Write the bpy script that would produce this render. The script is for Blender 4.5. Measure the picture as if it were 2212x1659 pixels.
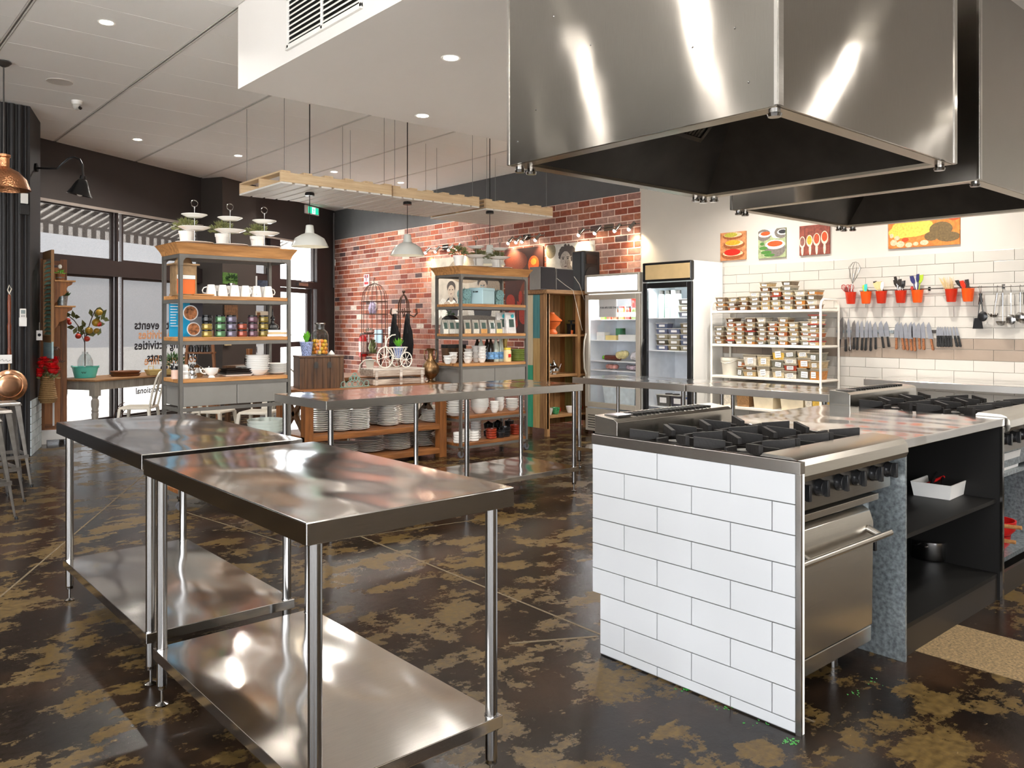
import bpy, bmesh, math, random
from mathutils import Vector, Matrix
random.seed(7)
PI = math.pi
for _o in list(bpy.data.objects): bpy.data.objects.remove(_o)
SC = bpy.context.scene
COL = SC.collection

# ------------------------------------------------------------------ camera
H = 1.42; F = 1752.0; CX = 1106.0; CY = 702.0; YAW = math.radians(41.15)
cam_d = bpy.data.cameras.new('camera'); cam = bpy.data.objects.new('camera', cam_d); COL.objects.link(cam)
cam.location = (0, 0, H); cam.rotation_euler = (PI/2, 0, -YAW)
cam_d.sensor_width = 36; cam_d.lens = 36*F/2212; cam_d.shift_y = -(829.5-CY)/2212
cam_d.clip_start = 0.05; cam_d.clip_end = 200
SC.camera = cam

# ------------------------------------------------------------------ world, sun, exposure
wd = bpy.data.worlds.new('world'); SC.world = wd; wd.use_nodes = True
nt = wd.node_tree; bgn = nt.nodes['Background']
bgn.inputs[0].default_value = (0.93, 0.96, 1.0, 1); bgn.inputs[1].default_value = 5.0
sun_d = bpy.data.lights.new('sun', 'SUN'); sun_d.energy = 20; sun_d.angle = 0.01; sun_d.color = (1, .93, .82)
sun = bpy.data.objects.new('sun', sun_d); COL.objects.link(sun)
sun.rotation_euler = Vector((.345, .658, .669)).to_track_quat('Z', 'Y').to_euler()
SC.view_settings.view_transform = 'Standard'; SC.view_settings.look = 'None'
SC.view_settings.gamma = 1; SC.view_settings.use_curve_mapping = False
SC.view_settings.exposure = 0.76
LAMP_W = 21.0            # power of every ceiling downlight
LAMP_C = (1, .94, .86)

# ------------------------------------------------------------------ pixel -> point helpers (survey of the room)
FW = (math.sin(YAW), math.cos(YAW)); RT = (math.cos(YAW), -math.sin(YAW))
def ray(px, py):
    k = (px-CX)/F
    return (FW[0]+RT[0]*k, FW[1]+RT[1]*k, (CY-py)/F)
def PZ(px, py, z): r = ray(px, py); t = (z-H)/r[2]; return Vector((r[0]*t, r[1]*t, z))
def PX(px, py, x): r = ray(px, py); t = x/r[0]; return Vector((x, r[1]*t, H+r[2]*t))
def PY(px, py, y): r = ray(px, py); t = y/r[1]; return Vector((r[0]*t, y, H+r[2]*t))
def PD(px, py, d): r = ray(px, py); return Vector((r[0]*d, r[1]*d, H+r[2]*d))

# ------------------------------------------------------------------ materials
def lin(c): return tuple((v/12.92 if v <= .04045 else ((v+.055)/1.055)**2.4) for v in c)
def C8(r, g, b): return lin((r/255, g/255, b/255))
MATS = {}
def _base(name):
    m = bpy.data.materials.new(name); m.use_nodes = True; MATS[name] = m
    n = m.node_tree.nodes; b = n['Principled BSDF']; return m, n, m.node_tree.links, b
def _noise(n, l, stretch, scale, detail=3, rough=.55, coord='Object'):
    t = n.new('ShaderNodeTexCoord'); mp = n.new('ShaderNodeMapping'); mp.inputs['Scale'].default_value = stretch
    l.new(t.outputs[coord], mp.inputs[0]); z = n.new('ShaderNodeTexNoise'); z.inputs['Scale'].default_value = scale
    z.inputs['Detail'].default_value = detail; z.inputs['Roughness'].default_value = rough
    l.new(mp.outputs[0], z.inputs['Vector']); return z
def _ramp(n, l, src, stops):
    r = n.new('ShaderNodeValToRGB'); e = r.color_ramp.elements
    while len(e) < len(stops): e.new(.5)
    for i, (p, c) in enumerate(stops): e[i].position = p; e[i].color = (*c, 1)
    l.new(src, r.inputs[0]); return r
def mat(name, col, rough=.5, metal=0., var=.08, scale=6, bump=0., bscale=60, stretch=(1, 1, 1), emit=0, spec=.5, coat=0, bdist=.01):
    if name in MATS: return MATS[name]
    m, n, l, b = _base(name)
    z = _noise(n, l, stretch, scale)
    r = _ramp(n, l, z.outputs[0], [(.3, tuple(max(0, c*(1-var)) for c in col)), (.7, tuple(min(1, c*(1+var)) for c in col))])
    l.new(r.outputs[0], b.inputs['Base Color'])
    b.inputs['Roughness'].default_value = rough; b.inputs['Metallic'].default_value = metal
    b.inputs['Specular IOR Level'].default_value = spec; b.inputs['Coat Weight'].default_value = coat
    if emit:
        b.inputs['Emission Color'].default_value = (*col, 1); b.inputs['Emission Strength'].default_value = emit
    if bump:
        z2 = _noise(n, l, stretch, bscale, 4); bp = n.new('ShaderNodeBump')
        bp.inputs['Strength'].default_value = bump; bp.inputs['Distance'].default_value = bdist
        l.new(z2.outputs[0], bp.inputs['Height']); l.new(bp.outputs[0], b.inputs['Normal'])
    return m
def wood(name, c1, c2, axis=0, rough=.5, scale=3.5, fine=.4):
    if name in MATS: return MATS[name]
    m, n, l, b = _base(name)
    st = [9, 9, 9]; st[axis] = .7
    z = _noise(n, l, tuple(st), scale, 6, .65)
    r = _ramp(n, l, z.outputs[0], [(.28, c1), (.5, tuple((a+d)/2 for a, d in zip(c1, c2))), (.72, c2)])
    l.new(r.outputs[0], b.inputs['Base Color']); b.inputs['Roughness'].default_value = rough
    bp = n.new('ShaderNodeBump'); bp.inputs['Strength'].default_value = fine; bp.inputs['Distance'].default_value = .004
    l.new(z.outputs[0], bp.inputs['Height']); l.new(bp.outputs[0], b.inputs['Normal']); return m
def steel(name, col=(.60, .58, .55), rough=.2, wave=.25, wscale=1.6, brush=(1, 30, 30), aniso=0., wdist=.02, wst=(1, 1, 1)):
    if name in MATS: return MATS[name]
    m, n, l, b = _base(name)
    b.inputs['Metallic'].default_value = 1
    z = _noise(n, l, brush, 14, 3)
    r = _ramp(n, l, z.outputs[0], [(.3, tuple(c*.93 for c in col)), (.7, tuple(min(1, c*1.05) for c in col))])
    l.new(r.outputs[0], b.inputs['Base Color'])
    rr = n.new('ShaderNodeMapRange'); rr.inputs['To Min'].default_value = rough*.93; rr.inputs['To Max'].default_value = rough*1.1
    l.new(z.outputs[0], rr.inputs['Value']); l.new(rr.outputs[0], b.inputs['Roughness'])
    w = _noise(n, l, wst, wscale, 1.5, .4); bp = n.new('ShaderNodeBump')
    bp.inputs['Strength'].default_value = wave; bp.inputs['Distance'].default_value = wdist
    l.new(w.outputs[0], bp.inputs['Height'])
    bp2 = n.new('ShaderNodeBump'); bp2.inputs['Strength'].default_value = .012; bp2.inputs['Distance'].default_value = .001
    l.new(z.outputs[0], bp2.inputs['Height']); l.new(bp.outputs[0], bp2.inputs['Normal']); l.new(bp2.outputs[0], b.inputs['Normal'])
    if aniso:
        b.inputs['Anisotropic'].default_value = aniso; b.inputs['Anisotropic Rotation'].default_value = .25
        tg = n.new('ShaderNodeTangent'); tg.direction_type = 'RADIAL'; tg.axis = 'Z'; l.new(tg.outputs[0], b.inputs['Tangent'])
    return m
def glassy(name, tint=(1, 1, 1), refl=.12, rough=.03, film=None):
    """thin glass: clear transmission with a surface reflection; film adds a diffuse sheet"""
    if name in MATS: return MATS[name]
    m, n, l, b = _base(name); n.remove(b); out = n['Material Output']
    tr = n.new('ShaderNodeBsdfTransparent'); tr.inputs[0].default_value = (*tint, 1)
    gl = n.new('ShaderNodeBsdfGlossy'); gl.inputs['Roughness'].default_value = rough; gl.inputs[0].default_value = (1, 1, 1, 1)
    fr = n.new('ShaderNodeFresnel'); fr.inputs[0].default_value = 1.45
    ge = n.new('ShaderNodeNewGeometry'); io = n.new('ShaderNodeMath'); io.operation = 'MULTIPLY_ADD'; io.inputs[1].default_value = -.76; io.inputs[2].default_value = 1.45
    l.new(ge.outputs['Backfacing'], io.inputs[0]); l.new(io.outputs[0], fr.inputs[0])
    mx = n.new('ShaderNodeMixShader'); src = tr.outputs[0]
    if film:
        d = n.new('ShaderNodeBsdfDiffuse'); z = _noise(n, l, (1, 1, 1), 260, 2)
        r = _ramp(n, l, z.outputs[0], [(.35, tuple(c*.7 for c in film[0])), (.65, film[0])]); l.new(r.outputs[0], d.inputs[0])
        m2 = n.new('ShaderNodeMixShader'); z2 = _noise(n, l, (1, 1, 1), 260, 2)
        rr = n.new('ShaderNodeMapRange'); rr.inputs['From Min'].default_value = .3; rr.inputs['From Max'].default_value = .7
        rr.inputs['To Min'].default_value = film[1]*.97; rr.inputs['To Max'].default_value = min(1, film[1]*1.03)
        l.new(z2.outputs[0], rr.inputs['Value']); l.new(rr.outputs[0], m2.inputs[0])
        l.new(tr.outputs[0], m2.inputs[1]); l.new(d.outputs[0], m2.inputs[2]); src = m2.outputs[0]
    ml = n.new('ShaderNodeMath'); ml.operation = 'MULTIPLY'; ml.inputs[1].default_value = refl*8
    l.new(fr.outputs[0], ml.inputs[0]); ml.use_clamp = True
    l.new(ml.outputs[0], mx.inputs[0]); l.new(src, mx.inputs[1]); l.new(gl.outputs[0], mx.inputs[2]); l.new(mx.outputs[0], out.inputs[0])
    return m
def glow(name, col, s):
    if name in MATS: return MATS[name]
    m, n, l, b = _base(name); b.inputs['Base Color'].default_value = (*col, 1)
    b.inputs['Emission Color'].default_value = (*col, 1); b.inputs['Emission Strength'].default_value = s; return m

STEEL = steel('brushed steel', (.80, .785, .765), rough=.12, wave=1, wscale=1.7, wdist=.022, wst=(1.7, .9, 1))
STEELV = steel('steel tube', (.36, .35, .34), rough=.17, wave=0, brush=(30, 30, 1))
HOOD = steel('hood steel', (.40, .375, .345), rough=.16, wave=1, wscale=2.0, brush=(40, 40, 1), aniso=1, wdist=.006)
APRON_DIM = steel('steel edge', (.34, .32, .30), rough=.16, wave=.1)  # near edges: the dark floor they reflect is put into the colour
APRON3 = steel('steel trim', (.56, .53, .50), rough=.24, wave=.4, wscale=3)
APRON_LIT = steel('steel edge lit tone', (.66, .63, .59), rough=.3, wave=.3)  # lighter copy of the edge steel, brighter reflections painted into the colour
GALV = mat('galvanised', (.33, .37, .39), .38, .75, .45, 55)
DSTEEL = mat('dark steel', (.07, .065, .06), .45, .6, .2)
RFRAME = mat('gunmetal frame', C8(116, 113, 108), .45, .5, .1)
DRAWERM = mat('grey drawer metal', C8(140, 137, 132), .42, .35, .06)
BLACK = mat('black paint', C8(24, 22, 24), .55, 0, .1, bump=.1)
BLACKG = mat('gloss black', (.012, .012, .013), .22)
MATTEBLK = mat('matt black board', (.006, .0055, .005), .5, spec=.3)
CASTIRON = mat('cast iron', (.012, .0105, .010), .6, 0, .3, bump=.2, spec=.3)
CHAR = mat('charcoal wall', C8(88, 88, 90), .7, 0, .05, bump=.1)
WHITEW = mat('white wall paint', C8(204, 198, 189), .6, 0, .02, 3)
CEIL = mat('ceiling tile white', C8(252, 251, 249), .8, 0, .03, 300, bump=.12, bscale=300)
GAP = mat('ceiling joint grey', C8(150, 148, 144), .8)
RAILW = mat('ceiling rail white', C8(222, 219, 214), .6)
TILEW = mat('white glazed tile', C8(186, 188, 191), .16, 0, .015, 3)
TILEP = mat('white wall tile', C8(196, 191, 183), .2, 0, .02, 3)
TILET = mat('taupe tile', C8(152, 136, 122), .3, 0, .05, 8)
GROUT = mat('pale grout', C8(176, 170, 160), .8)
GROUTD = mat('grey grout', C8(104, 102, 100), .8)
CHINA = mat('white china', C8(240, 238, 233), .15, 0, .02, coat=.3)
CHINAG = mat('cream china', C8(214, 208, 198), .2, 0, .04)
PLASTW = mat('white plastic', C8(236, 234, 230), .35, 0, .02)
CREAM = mat('cream painted metal', C8(205, 198, 184), .4, .1, .06)
WHITEMET = mat('white powder coated tube', C8(240, 234, 222), .35, 0, .02)
COPPER = mat('hammered copper', (.55, .26, .13), .28, 1, .2, 10, bump=.5, bscale=60)
COPPERL = mat('polished copper', (.72, .40, .24), .2, 1, .15)
BRONZE = mat('aged bronze', (.22, .13, .06), .35, .9, .4, 20, bump=.2)
TEAL = mat('teal enamel', C8(90, 196, 182), .25, 0, .05)
RED = mat('red paint', C8(190, 25, 25), .3)
ORANGE = mat('orange plastic', C8(250, 92, 22), .3)
REDOR = mat('red orange plastic', C8(205, 50, 22), .3)
LEAF = mat('leaf green', C8(108, 112, 66), .5, 0, .35, 12)
LEAFY = mat('bright leaf green', C8(104, 178, 48), .4, 0, .25, 12)
LEAFD = mat('dark leaf green', C8(48, 82, 34), .5, 0, .35, 12)
SOIL = mat('soil', (.03, .02, .012), .9)
PAPER = mat('white paper', C8(238, 236, 234), .7, 0, .01)
INK = mat('black ink', (.015, .015, .02), .6)
GLASS = glassy('clear glass')
OAK = wood('oak shelf x', C8(128, 82, 42), C8(205, 150, 92), 0)
OAKY = wood('oak shelf y', C8(128, 82, 42), C8(205, 150, 92), 1)
OAKD = wood('orange brown wood x', C8(84, 48, 22), C8(158, 100, 50), 0)
OAKZ = wood('orange brown wood z', C8(88, 50, 22), C8(162, 102, 50), 2)
PINE = wood('pale pine x', C8(206, 172, 130), C8(238, 214, 176), 0)
PINEY = wood('pale pine y', C8(206, 172, 130), C8(238, 214, 176), 1)
SLATW = wood('white washed slat', C8(232, 226, 218), C8(246, 243, 238), 1, .5, 2, .1)
DWOOD = wood('dark trunk wood', C8(42, 27, 18), C8(112, 78, 50), 2, .45)
RECL = wood('reclaimed wood z', C8(118, 80, 46), C8(186, 142, 94), 2)
RECLX = wood('reclaimed wood x', C8(118, 80, 46), C8(186, 142, 94), 0)
GREYW = wood('grey limed wood', C8(128, 120, 110), C8(168, 160, 148), 2)

# ------------------------------------------------------------------ mesh builder
class MB:
    def __init__(s): s.v = []; s.f = []; s.m = []
    def add(s, vs, fs, mi=0, M=None):
        o = len(s.v)
        if M is not None: vs = [M @ Vector(v) for v in vs]
        s.v += [tuple(v) for v in vs]; s.f += [tuple(i+o for i in f) for f in fs]; s.m += [mi]*len(fs); return s
    def box(s, a, b, mi=0, M=None):
        x0, y0, z0 = a; x1, y1, z1 = b
        return s.add([(x0, y0, z0), (x1, y0, z0), (x1, y1, z0), (x0, y1, z0), (x0, y0, z1), (x1, y0, z1), (x1, y1, z1), (x0, y1, z1)],
                     [(0, 3, 2, 1), (4, 5, 6, 7), (0, 1, 5, 4), (1, 2, 6, 5), (2, 3, 7, 6), (3, 0, 4, 7)], mi, M)
    def frus(s, c, a, b, z0, z1, mi=0, M=None):
        """tapered box: half sizes a at z0 and b at z1"""
        v = []
        for (hx, hy), z in ((a, z0), (b, z1)): v += [(c[0]-hx, c[1]-hy, z), (c[0]+hx, c[1]-hy, z), (c[0]+hx, c[1]+hy, z), (c[0]-hx, c[1]+hy, z)]
        return s.add(v, [(0, 3, 2, 1), (4, 5, 6, 7), (0, 1, 5, 4), (1, 2, 6, 5), (2, 3, 7, 6), (3, 0, 4, 7)], mi, M)
    def cyl(s, p, q, r, r2=None, n=12, mi=0, caps=True, M=None):
        p = Vector(p); q = Vector(q); r2 = r if r2 is None else r2
        d = (q-p).normalized(); a = d.orthogonal().normalized(); b = d.cross(a); v = []
        for c, rr in ((p, r), (q, r2)):
            for i in range(n):
                t = 2*PI*i/n; v.append(c+(a*math.cos(t)+b*math.sin(t))*rr)
        f = [(i, (i+1) % n, n+(i+1) % n, n+i) for i in range(n)]
        if caps: f += [tuple(range(n-1, -1, -1)), tuple(range(n, 2*n))]
        return s.add(v, f, mi, M)
    def tube(s, pts, r, n=8, mi=0, M=None, closed=False):
        pts = [Vector(p) for p in pts]; v = []; k = len(pts); up = None
        for i, p in enumerate(pts):
            if closed: d = pts[(i+1) % k]-pts[i-1]
            else: d = pts[min(i+1, k-1)]-pts[max(i-1, 0)]
            d = d.normalized()
            if up is None: up = d.orthogonal().normalized()
            up = (up-d*up.dot(d)); up = up.normalized() if up.length > 1e-6 else d.orthogonal().normalized(); b = d.cross(up)
            rr = r[i] if isinstance(r, (list, tuple)) else r
            for j in range(n):
                t = 2*PI*j/n; v.append(p+(up*math.cos(t)+b*math.sin(t))*rr)
        f = []
        for i in range(k if closed else k-1):
            i2 = (i+1) % k
            for j in range(n): f.append((i*n+j, i*n+(j+1) % n, i2*n+(j+1) % n, i2*n+j))
        if not closed: f += [tuple(range(n-1, -1, -1)), tuple(range((k-1)*n, k*n))]
        return s.add(v, f, mi, M)
    def lathe(s, prof, c=(0, 0, 0), n=20, mi=0, M=None):
        v = []; f = []; rings = []
        for r, z in prof:
            if r < 1e-5: rings.append([len(v)]); v.append((c[0], c[1], c[2]+z))
            else:
                rings.append(list(range(len(v), len(v)+n)))
                v += [(c[0]+r*math.cos(2*PI*i/n), c[1]+r*math.sin(2*PI*i/n), c[2]+z) for i in range(n)]
        for a, b in zip(rings, rings[1:]):
            for i in range(n):
                j = (i+1) % n
                if len(a) == 1 and len(b) == 1: continue
                if len(a) == 1: f.append((a[0], b[j], b[i]))
                elif len(b) == 1: f.append((a[i], a[j], b[0]))
                else: f.append((a[i], a[j], b[j], b[i]))
        return s.add(v, f, mi, M)
    def prism(s, poly, z0, z1, mi=0, M=None):
        n = len(poly); v = [(x, y, z0) for x, y in poly]+[(x, y, z1) for x, y in poly]
        return s.add(v, [tuple(range(n-1, -1, -1)), tuple(range(n, 2*n))]+[(i, (i+1) % n, n+(i+1) % n, n+i) for i in range(n)], mi, M)
    def ball(s, c, r, n=10, mi=0, sq=1.0, M=None):
        k = max(4, n//2); return s.lathe([(r*math.sin(PI*i/k) if 0 < i < k else 0, -r*sq*math.cos(PI*i/k)) for i in range(k+1)], c, n, mi, M)
    def build(s, name, mats, parent=None, smooth=38, bevel=0, kind=None, label=None, loc=None, rot=None, recalc=True):
        me = bpy.data.meshes.new(name); me.from_pydata(s.v, [], s.f)
        if not isinstance(mats, (list, tuple)): mats = [mats]
        for m in mats: me.materials.append(m)
        me.polygons.foreach_set('material_index', s.m)
        if recalc:
            bm = bmesh.new(); bm.from_mesh(me); bmesh.ops.recalc_face_normals(bm, faces=bm.faces[:]); bm.to_mesh(me); bm.free()
        if smooth: me.shade_smooth(); me.set_sharp_from_angle(angle=math.radians(smooth))
        o = bpy.data.objects.new(name, me); COL.objects.link(o)
        if parent: o.parent = parent
        if loc is not None: o.location = loc
        if rot is not None: o.rotation_euler = rot
        if bevel:
            b = o.modifiers.new('bevel', 'BEVEL'); b.width = bevel; b.segments = 2; b.limit_method = 'ANGLE'; b.angle_limit = math.radians(40)
        if kind: o['kind'] = kind
        if label: o['label'] = label
        return o
def T(name, label, cat, loc=(0, 0, 0), rz=0, group=None):
    o = bpy.data.objects.new(name, None); o.empty_display_size = .05; COL.objects.link(o)
    o.location = loc; o.rotation_euler = (0, 0, rz); o['label'] = label; o['category'] = cat
    if group: o['group'] = group
    return o
def tag(o, label, cat, group=None):
    o['label'] = label; o['category'] = cat
    if group: o['group'] = group
    return o
def dup(root, loc, rz=None, label=None, group=None, scale=None):
    r = root.copy(); COL.objects.link(r); r.location = loc
    if rz is not None: r.rotation_euler = (0, 0, rz)
    if label: r['label'] = label
    if group: r['group'] = group
    if scale: r.scale = (scale,)*3
    for ch in list(root.children):
        c = ch.copy(); COL.objects.link(c); c.parent = r
        for g in ch.children:
            d = g.copy(); COL.objects.link(d); d.parent = c
    return r
def struct(name, mb, m, parent=None, **k):
    o = mb.build(name, m, parent, smooth=0, **k)
    if parent is None: o['kind'] = 'structure'
    return o
def cp(o, parent, loc, rz=0):
    c = o.copy(); COL.objects.link(c); c.parent = parent; c.location = loc; c.rotation_euler = (0, 0, rz); return c
ORD = ['lowest', 'second', 'third', 'fourth', 'fifth', 'sixth', 'seventh', 'eighth', 'ninth', 'tenth', 'eleventh', 'twelfth', 'thirteenth', 'fourteenth', 'fifteenth', 'sixteenth', 'seventeenth', 'eighteenth']
NTH = ['first'] + ORD[1:]
def text(s, size, m, parent, M, name='lettering', mirror=False, align='LEFT', ext=.0008):
    cu = bpy.data.curves.new(name, 'FONT'); cu.body = s; cu.size = size; cu.extrude = ext; cu.resolution_u = 2; cu.offset = size*.02; cu.align_x = align
    t = bpy.data.objects.new('tmp', cu); COL.objects.link(t)
    dg = bpy.context.evaluated_depsgraph_get(); me = bpy.data.meshes.new_from_object(t.evaluated_get(dg))
    bpy.data.objects.remove(t)
    if mirror:
        for v in me.vertices: v.co.x = -v.co.x
    for v in me.vertices: v.co = M @ v.co
    me.materials.clear(); me.materials.append(m); me.name = name
    o = bpy.data.objects.new(name, me); COL.objects.link(o); o.parent = parent; return o

# ------------------------------------------------------------------ floor
def floor_mat():
    m, n, l, b = _base('worn painted concrete')
    def nz(st, sc, de=4, ro=.6): return _noise(n, l, st, sc, de, ro)
    a = nz((1, 1, 1), 3.0, 12, .72); a2 = nz((1, 1, 1), 34, 5, .6)
    st = nz((.5, 2.2, 1), 3.2, 8, .7)
    mixv = n.new('ShaderNodeMath'); mixv.operation = 'ADD'; l.new(a.outputs[0], mixv.inputs[0])
    h = n.new('ShaderNodeMath'); h.operation = 'MULTIPLY_ADD'; h.inputs[1].default_value = .35; h.inputs[2].default_value = -.175
    l.new(st.outputs[0], h.inputs[0])
    sp_n = nz((1, 1, 1), 26, 8, .8); h2 = n.new('ShaderNodeMath'); h2.operation = 'MULTIPLY_ADD'; h2.inputs[1].default_value = .16; l.new(sp_n.outputs[0], h2.inputs[0]); l.new(h.outputs[0], h2.inputs[2])
    h3 = n.new('ShaderNodeMath'); h3.operation = 'SUBTRACT'; h3.inputs[1].default_value = .08; l.new(h2.outputs[0], h3.inputs[0]); l.new(h3.outputs[0], mixv.inputs[1])
    msk = _ramp(n, l, mixv.outputs[0], [(.515, (0, 0, 0)), (.55, (1, 1, 1))])
    dark = _ramp(n, l, nz((1, 1, 1), 2.4, 6).outputs[0], [(.3, C8(14, 11, 10)), (.5, C8(28, 20, 14)), (.72, C8(52, 36, 24))])
    tan = _ramp(n, l, a2.outputs[0], [(.3, C8(56, 42, 18)), (.7, C8(98, 78, 40))])
    mx = n.new('ShaderNodeMix'); mx.data_type = 'RGBA'; l.new(msk.outputs[0], mx.inputs[0]); l.new(dark.outputs[0], mx.inputs[6]); l.new(tan.outputs[0], mx.inputs[7])
    # pale worn flecks
    fl = _ramp(n, l, nz((.6, 1.6, 1), 9, 8, .75).outputs[0], [(.66, (0, 0, 0)), (.72, (1, 1, 1))])
    mx2 = n.new('ShaderNodeMix'); mx2.data_type = 'RGBA'; mx2.inputs[7].default_value = (*C8(168, 146, 110), 1)
    l.new(fl.outputs[0], mx2.inputs[0]); l.new(mx.outputs[2], mx2.inputs[6]); l.new(mx2.outputs[2], b.inputs['Base Color'])
    r = n.new('ShaderNodeMapRange'); r.inputs['To Min'].default_value = .08; r.inputs['To Max'].default_value = .3
    l.new(msk.outputs[0], r.inputs['Value'])
    r2 = n.new('ShaderNodeMath'); r2.operation = 'MULTIPLY_ADD'; r2.inputs[1].default_value = .25; l.new(a2.outputs[0], r2.inputs[0]); l.new(r.outputs[0], r2.inputs[2])
    l.new(r2.outputs[0], b.inputs['Roughness'])
    bp = n.new('ShaderNodeBump'); bp.inputs['Strength'].default_value = .5; bp.inputs['Distance'].default_value = .004
    l.new(mixv.outputs[0], bp.inputs['Height'])
    bp2 = n.new('ShaderNodeBump'); bp2.inputs['Strength'].default_value = .35; bp2.inputs['Distance'].default_value = .003
    l.new(nz((1, 1, 1), 18, 6).outputs[0], bp2.inputs['Height']); l.new(bp.outputs[0], bp2.inputs['Normal']); l.new(bp2.outputs[0], b.inputs['Normal'])
    b.inputs['Specular IOR Level'].default_value = .26; b.inputs['Coat Weight'].default_value = .05; b.inputs['Coat Roughness'].default_value = .16
    return m
FLOORM = floor_mat()
XR = 8.35                                   # the long brick and tile wall
P0 = Vector((2.08, 11.60, 0)); WANG = math.radians(29.75)     # the shopfront runs obliquely
U = Vector((math.cos(WANG), math.sin(WANG), 0)); OUT = Vector((-math.sin(WANG), math.cos(WANG), 0))
SLEN = (XR-P0.x)/U.x
def WS(px, py=700, off=0.0):
    """pixel on the shopfront plane -> (distance along it, height)"""
    r = ray(px, py); q = P0+OUT*off; t = (q.x*OUT.x+q.y*OUT.y)/(r[0]*OUT.x+r[1]*OUT.y)
    p = Vector((r[0]*t, r[1]*t, H+r[2]*t)); return ((p-q).dot(U), p.z)
pc = P0+U*SLEN
fl = MB().prism([(-5, -4), (XR, -4), (XR, pc.y), (P0.x, P0.y), (-5, P0.y)], -.1, 0)
floor = struct('floor', fl, FLOORM)
g = [PZ(1963, 1402, 0), PZ(2058, 1347, 0), PZ(2260, 1400, 0), PZ(2300, 1500, 0)]
AGG = mat('exposed aggregate', C8(128, 106, 72), .8, 0, .55, 90, bump=.8, bscale=160)
fp = MB().prism([(p.x, p.y) for p in g], 0, .0015).build('patch', AGG, floor, 0)
# saw cut joints in the slab, filled with crumbled mortar
JM = mat('joint mortar', C8(92, 78, 56), .8, 0, .3, 60, bump=.6)
for (a, b, w) in [((650, 1106), (1760, 1560), .006), ((1100, 1390), (1290, 1375), .008), ((0, 1290), (330, 1010), .006), ((700, 1170), (1050, 1120), .005), ((380, 1100), (640, 1180), .005)]:
    A_ = PZ(*a, 0); B_ = PZ(*b, 0); d = (B_-A_).normalized()*w; nrm = Vector((-d.y, d.x, 0))
    MB().prism([(A_+nrm)[:2], (A_-nrm)[:2], (B_-nrm)[:2], (B_+nrm)[:2]], 0, .0012).build('joint', JM, floor, 0)
GLIT = mat('spilt green glitter', C8(40, 130, 44), .4)
sp = MB()
for k in range(90):
    bx, by, s = random.choice([(1708, 1604, 13), (1708, 1604, 9), (1640, 1565, 16), (1560, 1530, 14), (1480, 1488, 12), (1890, 1470, 10), (1850, 1500, 8)])
    p = PZ(bx+random.gauss(0, s), by+random.gauss(0, s*.45), 0); h = random.uniform(.002, .006)
    sp.add([(p.x-h, p.y-h*.4, .001), (p.x+h, p.y-h*.5, .001), (p.x, p.y+h, .0035)], [(0, 1, 2)])
tag(sp.build('green_glitter', GLIT, None, 0, kind='stuff'), 'bright green flecks spilt on the floor along the white tiled panel', 'glitter')

# ------------------------------------------------------------------ ceiling
ZC = 3.8
ceil = struct('ceiling', MB().prism([(-5, -4), (XR, -4), (XR, pc.y+.1), (P0.x, P0.y+.1), (-5, P0.y+.1)], ZC, ZC+.1), GAP)
def clip(poly):
    out = []; f = lambda p: -((p[0]-P0.x)*OUT.x+(p[1]-P0.y)*OUT.y)-.02
    for a, b in zip(poly, poly[1:]+poly[:1]):
        fa, fb = f(a), f(b)
        if fa >= 0: out.append(a)
        if fa*fb < 0: t = fa/(fa-fb); out.append((a[0]+(b[0]-a[0])*t, a[1]+(b[1]-a[1])*t))
    return out
XL = [.07+1.19*k for k in range(-3, 8)]
full = None; rest = MB()
for i in range(len(XL)-1):
    x0, x1 = XL[i]+.022, min(XL[i+1]-.022, XR-.01)
    for j in range(-10, 16):
        y0 = 6.58+.662*j+.003; y1 = y0+.656
        if x1 <= x0+.05 or y0 < -3.9: continue
        if x0 > 2.3 and y1 < 5.9: continue          # above the bulkhead
        pl = clip([(x0, y0), (x1, y0), (x1, y1), (x0, y1)])
        if len(pl) < 3: continue
        if y0 < 2.6 or x1 < 0: rest.prism(pl, ZC-.008, ZC); continue
        if len(pl) == 4 and x1-x0 > 1.1:
            if full is None: full = MB().box((0, 0, 0), (1.146, .656, .008)).build('ceiling_tile', CEIL, ceil, 0, loc=(x0, y0, ZC-.008))
            else: cp(full, ceil, (x0, y0, ZC-.008))
        else: MB().prism(pl, ZC-.008, ZC).build('ceiling_tile', CEIL, ceil, 0)
o = rest.build('ceiling_tile', CEIL, ceil, 0); o['kind'] = 'stuff'
for x in XL[2:]:
    for dx in (-.013, .013):
        if dx+x < XR: MB().box((x+dx-.005, -3.8, ZC-.011), (x+dx+.004, min(11.6+max(0, (x-2.08))*.57-.05, 15), ZC-.0005)).build('ceiling_rail', RAILW, ceil, 0)
ZB = 3.17
BK = WHITEW
bulk = struct('trim_1', MB().box((2.43, -3.9, ZB), (XR-.002, 5.87, ZC-.012)), mat('bulkhead paint', C8(232, 228, 224), .55, 0, .01, 2))
a = PX(622, 110, 2.43); b = PX(784, 10, 2.43)
vy0, vy1, vz0 = min(a.y, b.y), max(a.y, b.y), PX(632, 101, 2.43).z; vz1 = vz0+.34
vent = T('air_grille', 'white louvred air grille set in the side of the white ceiling bulkhead', 'vent', (2.43, vy0, vz0))
L = vy1-vy0
m = MB()
for c in ((0, .025), (L/2-.012, L/2+.012), (L-.025, L)): m.box((-.012, c[0], 0), (-.0005, c[1], vz1-vz0))
m.box((-.012, 0, 0), (-.0005, L, .025)).box((-.012, 0, vz1-vz0-.025), (-.0005, L, vz1-vz0)).box((-.02, -.005, -.012), (-.0005, L+.005, 0))
m.build('frame', PLASTW, vent, bevel=.002)
MB().box((-.002, .02, .02), (-.0002, L-.02, vz1-vz0-.02)).build('backing', MATTEBLK, vent)
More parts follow.
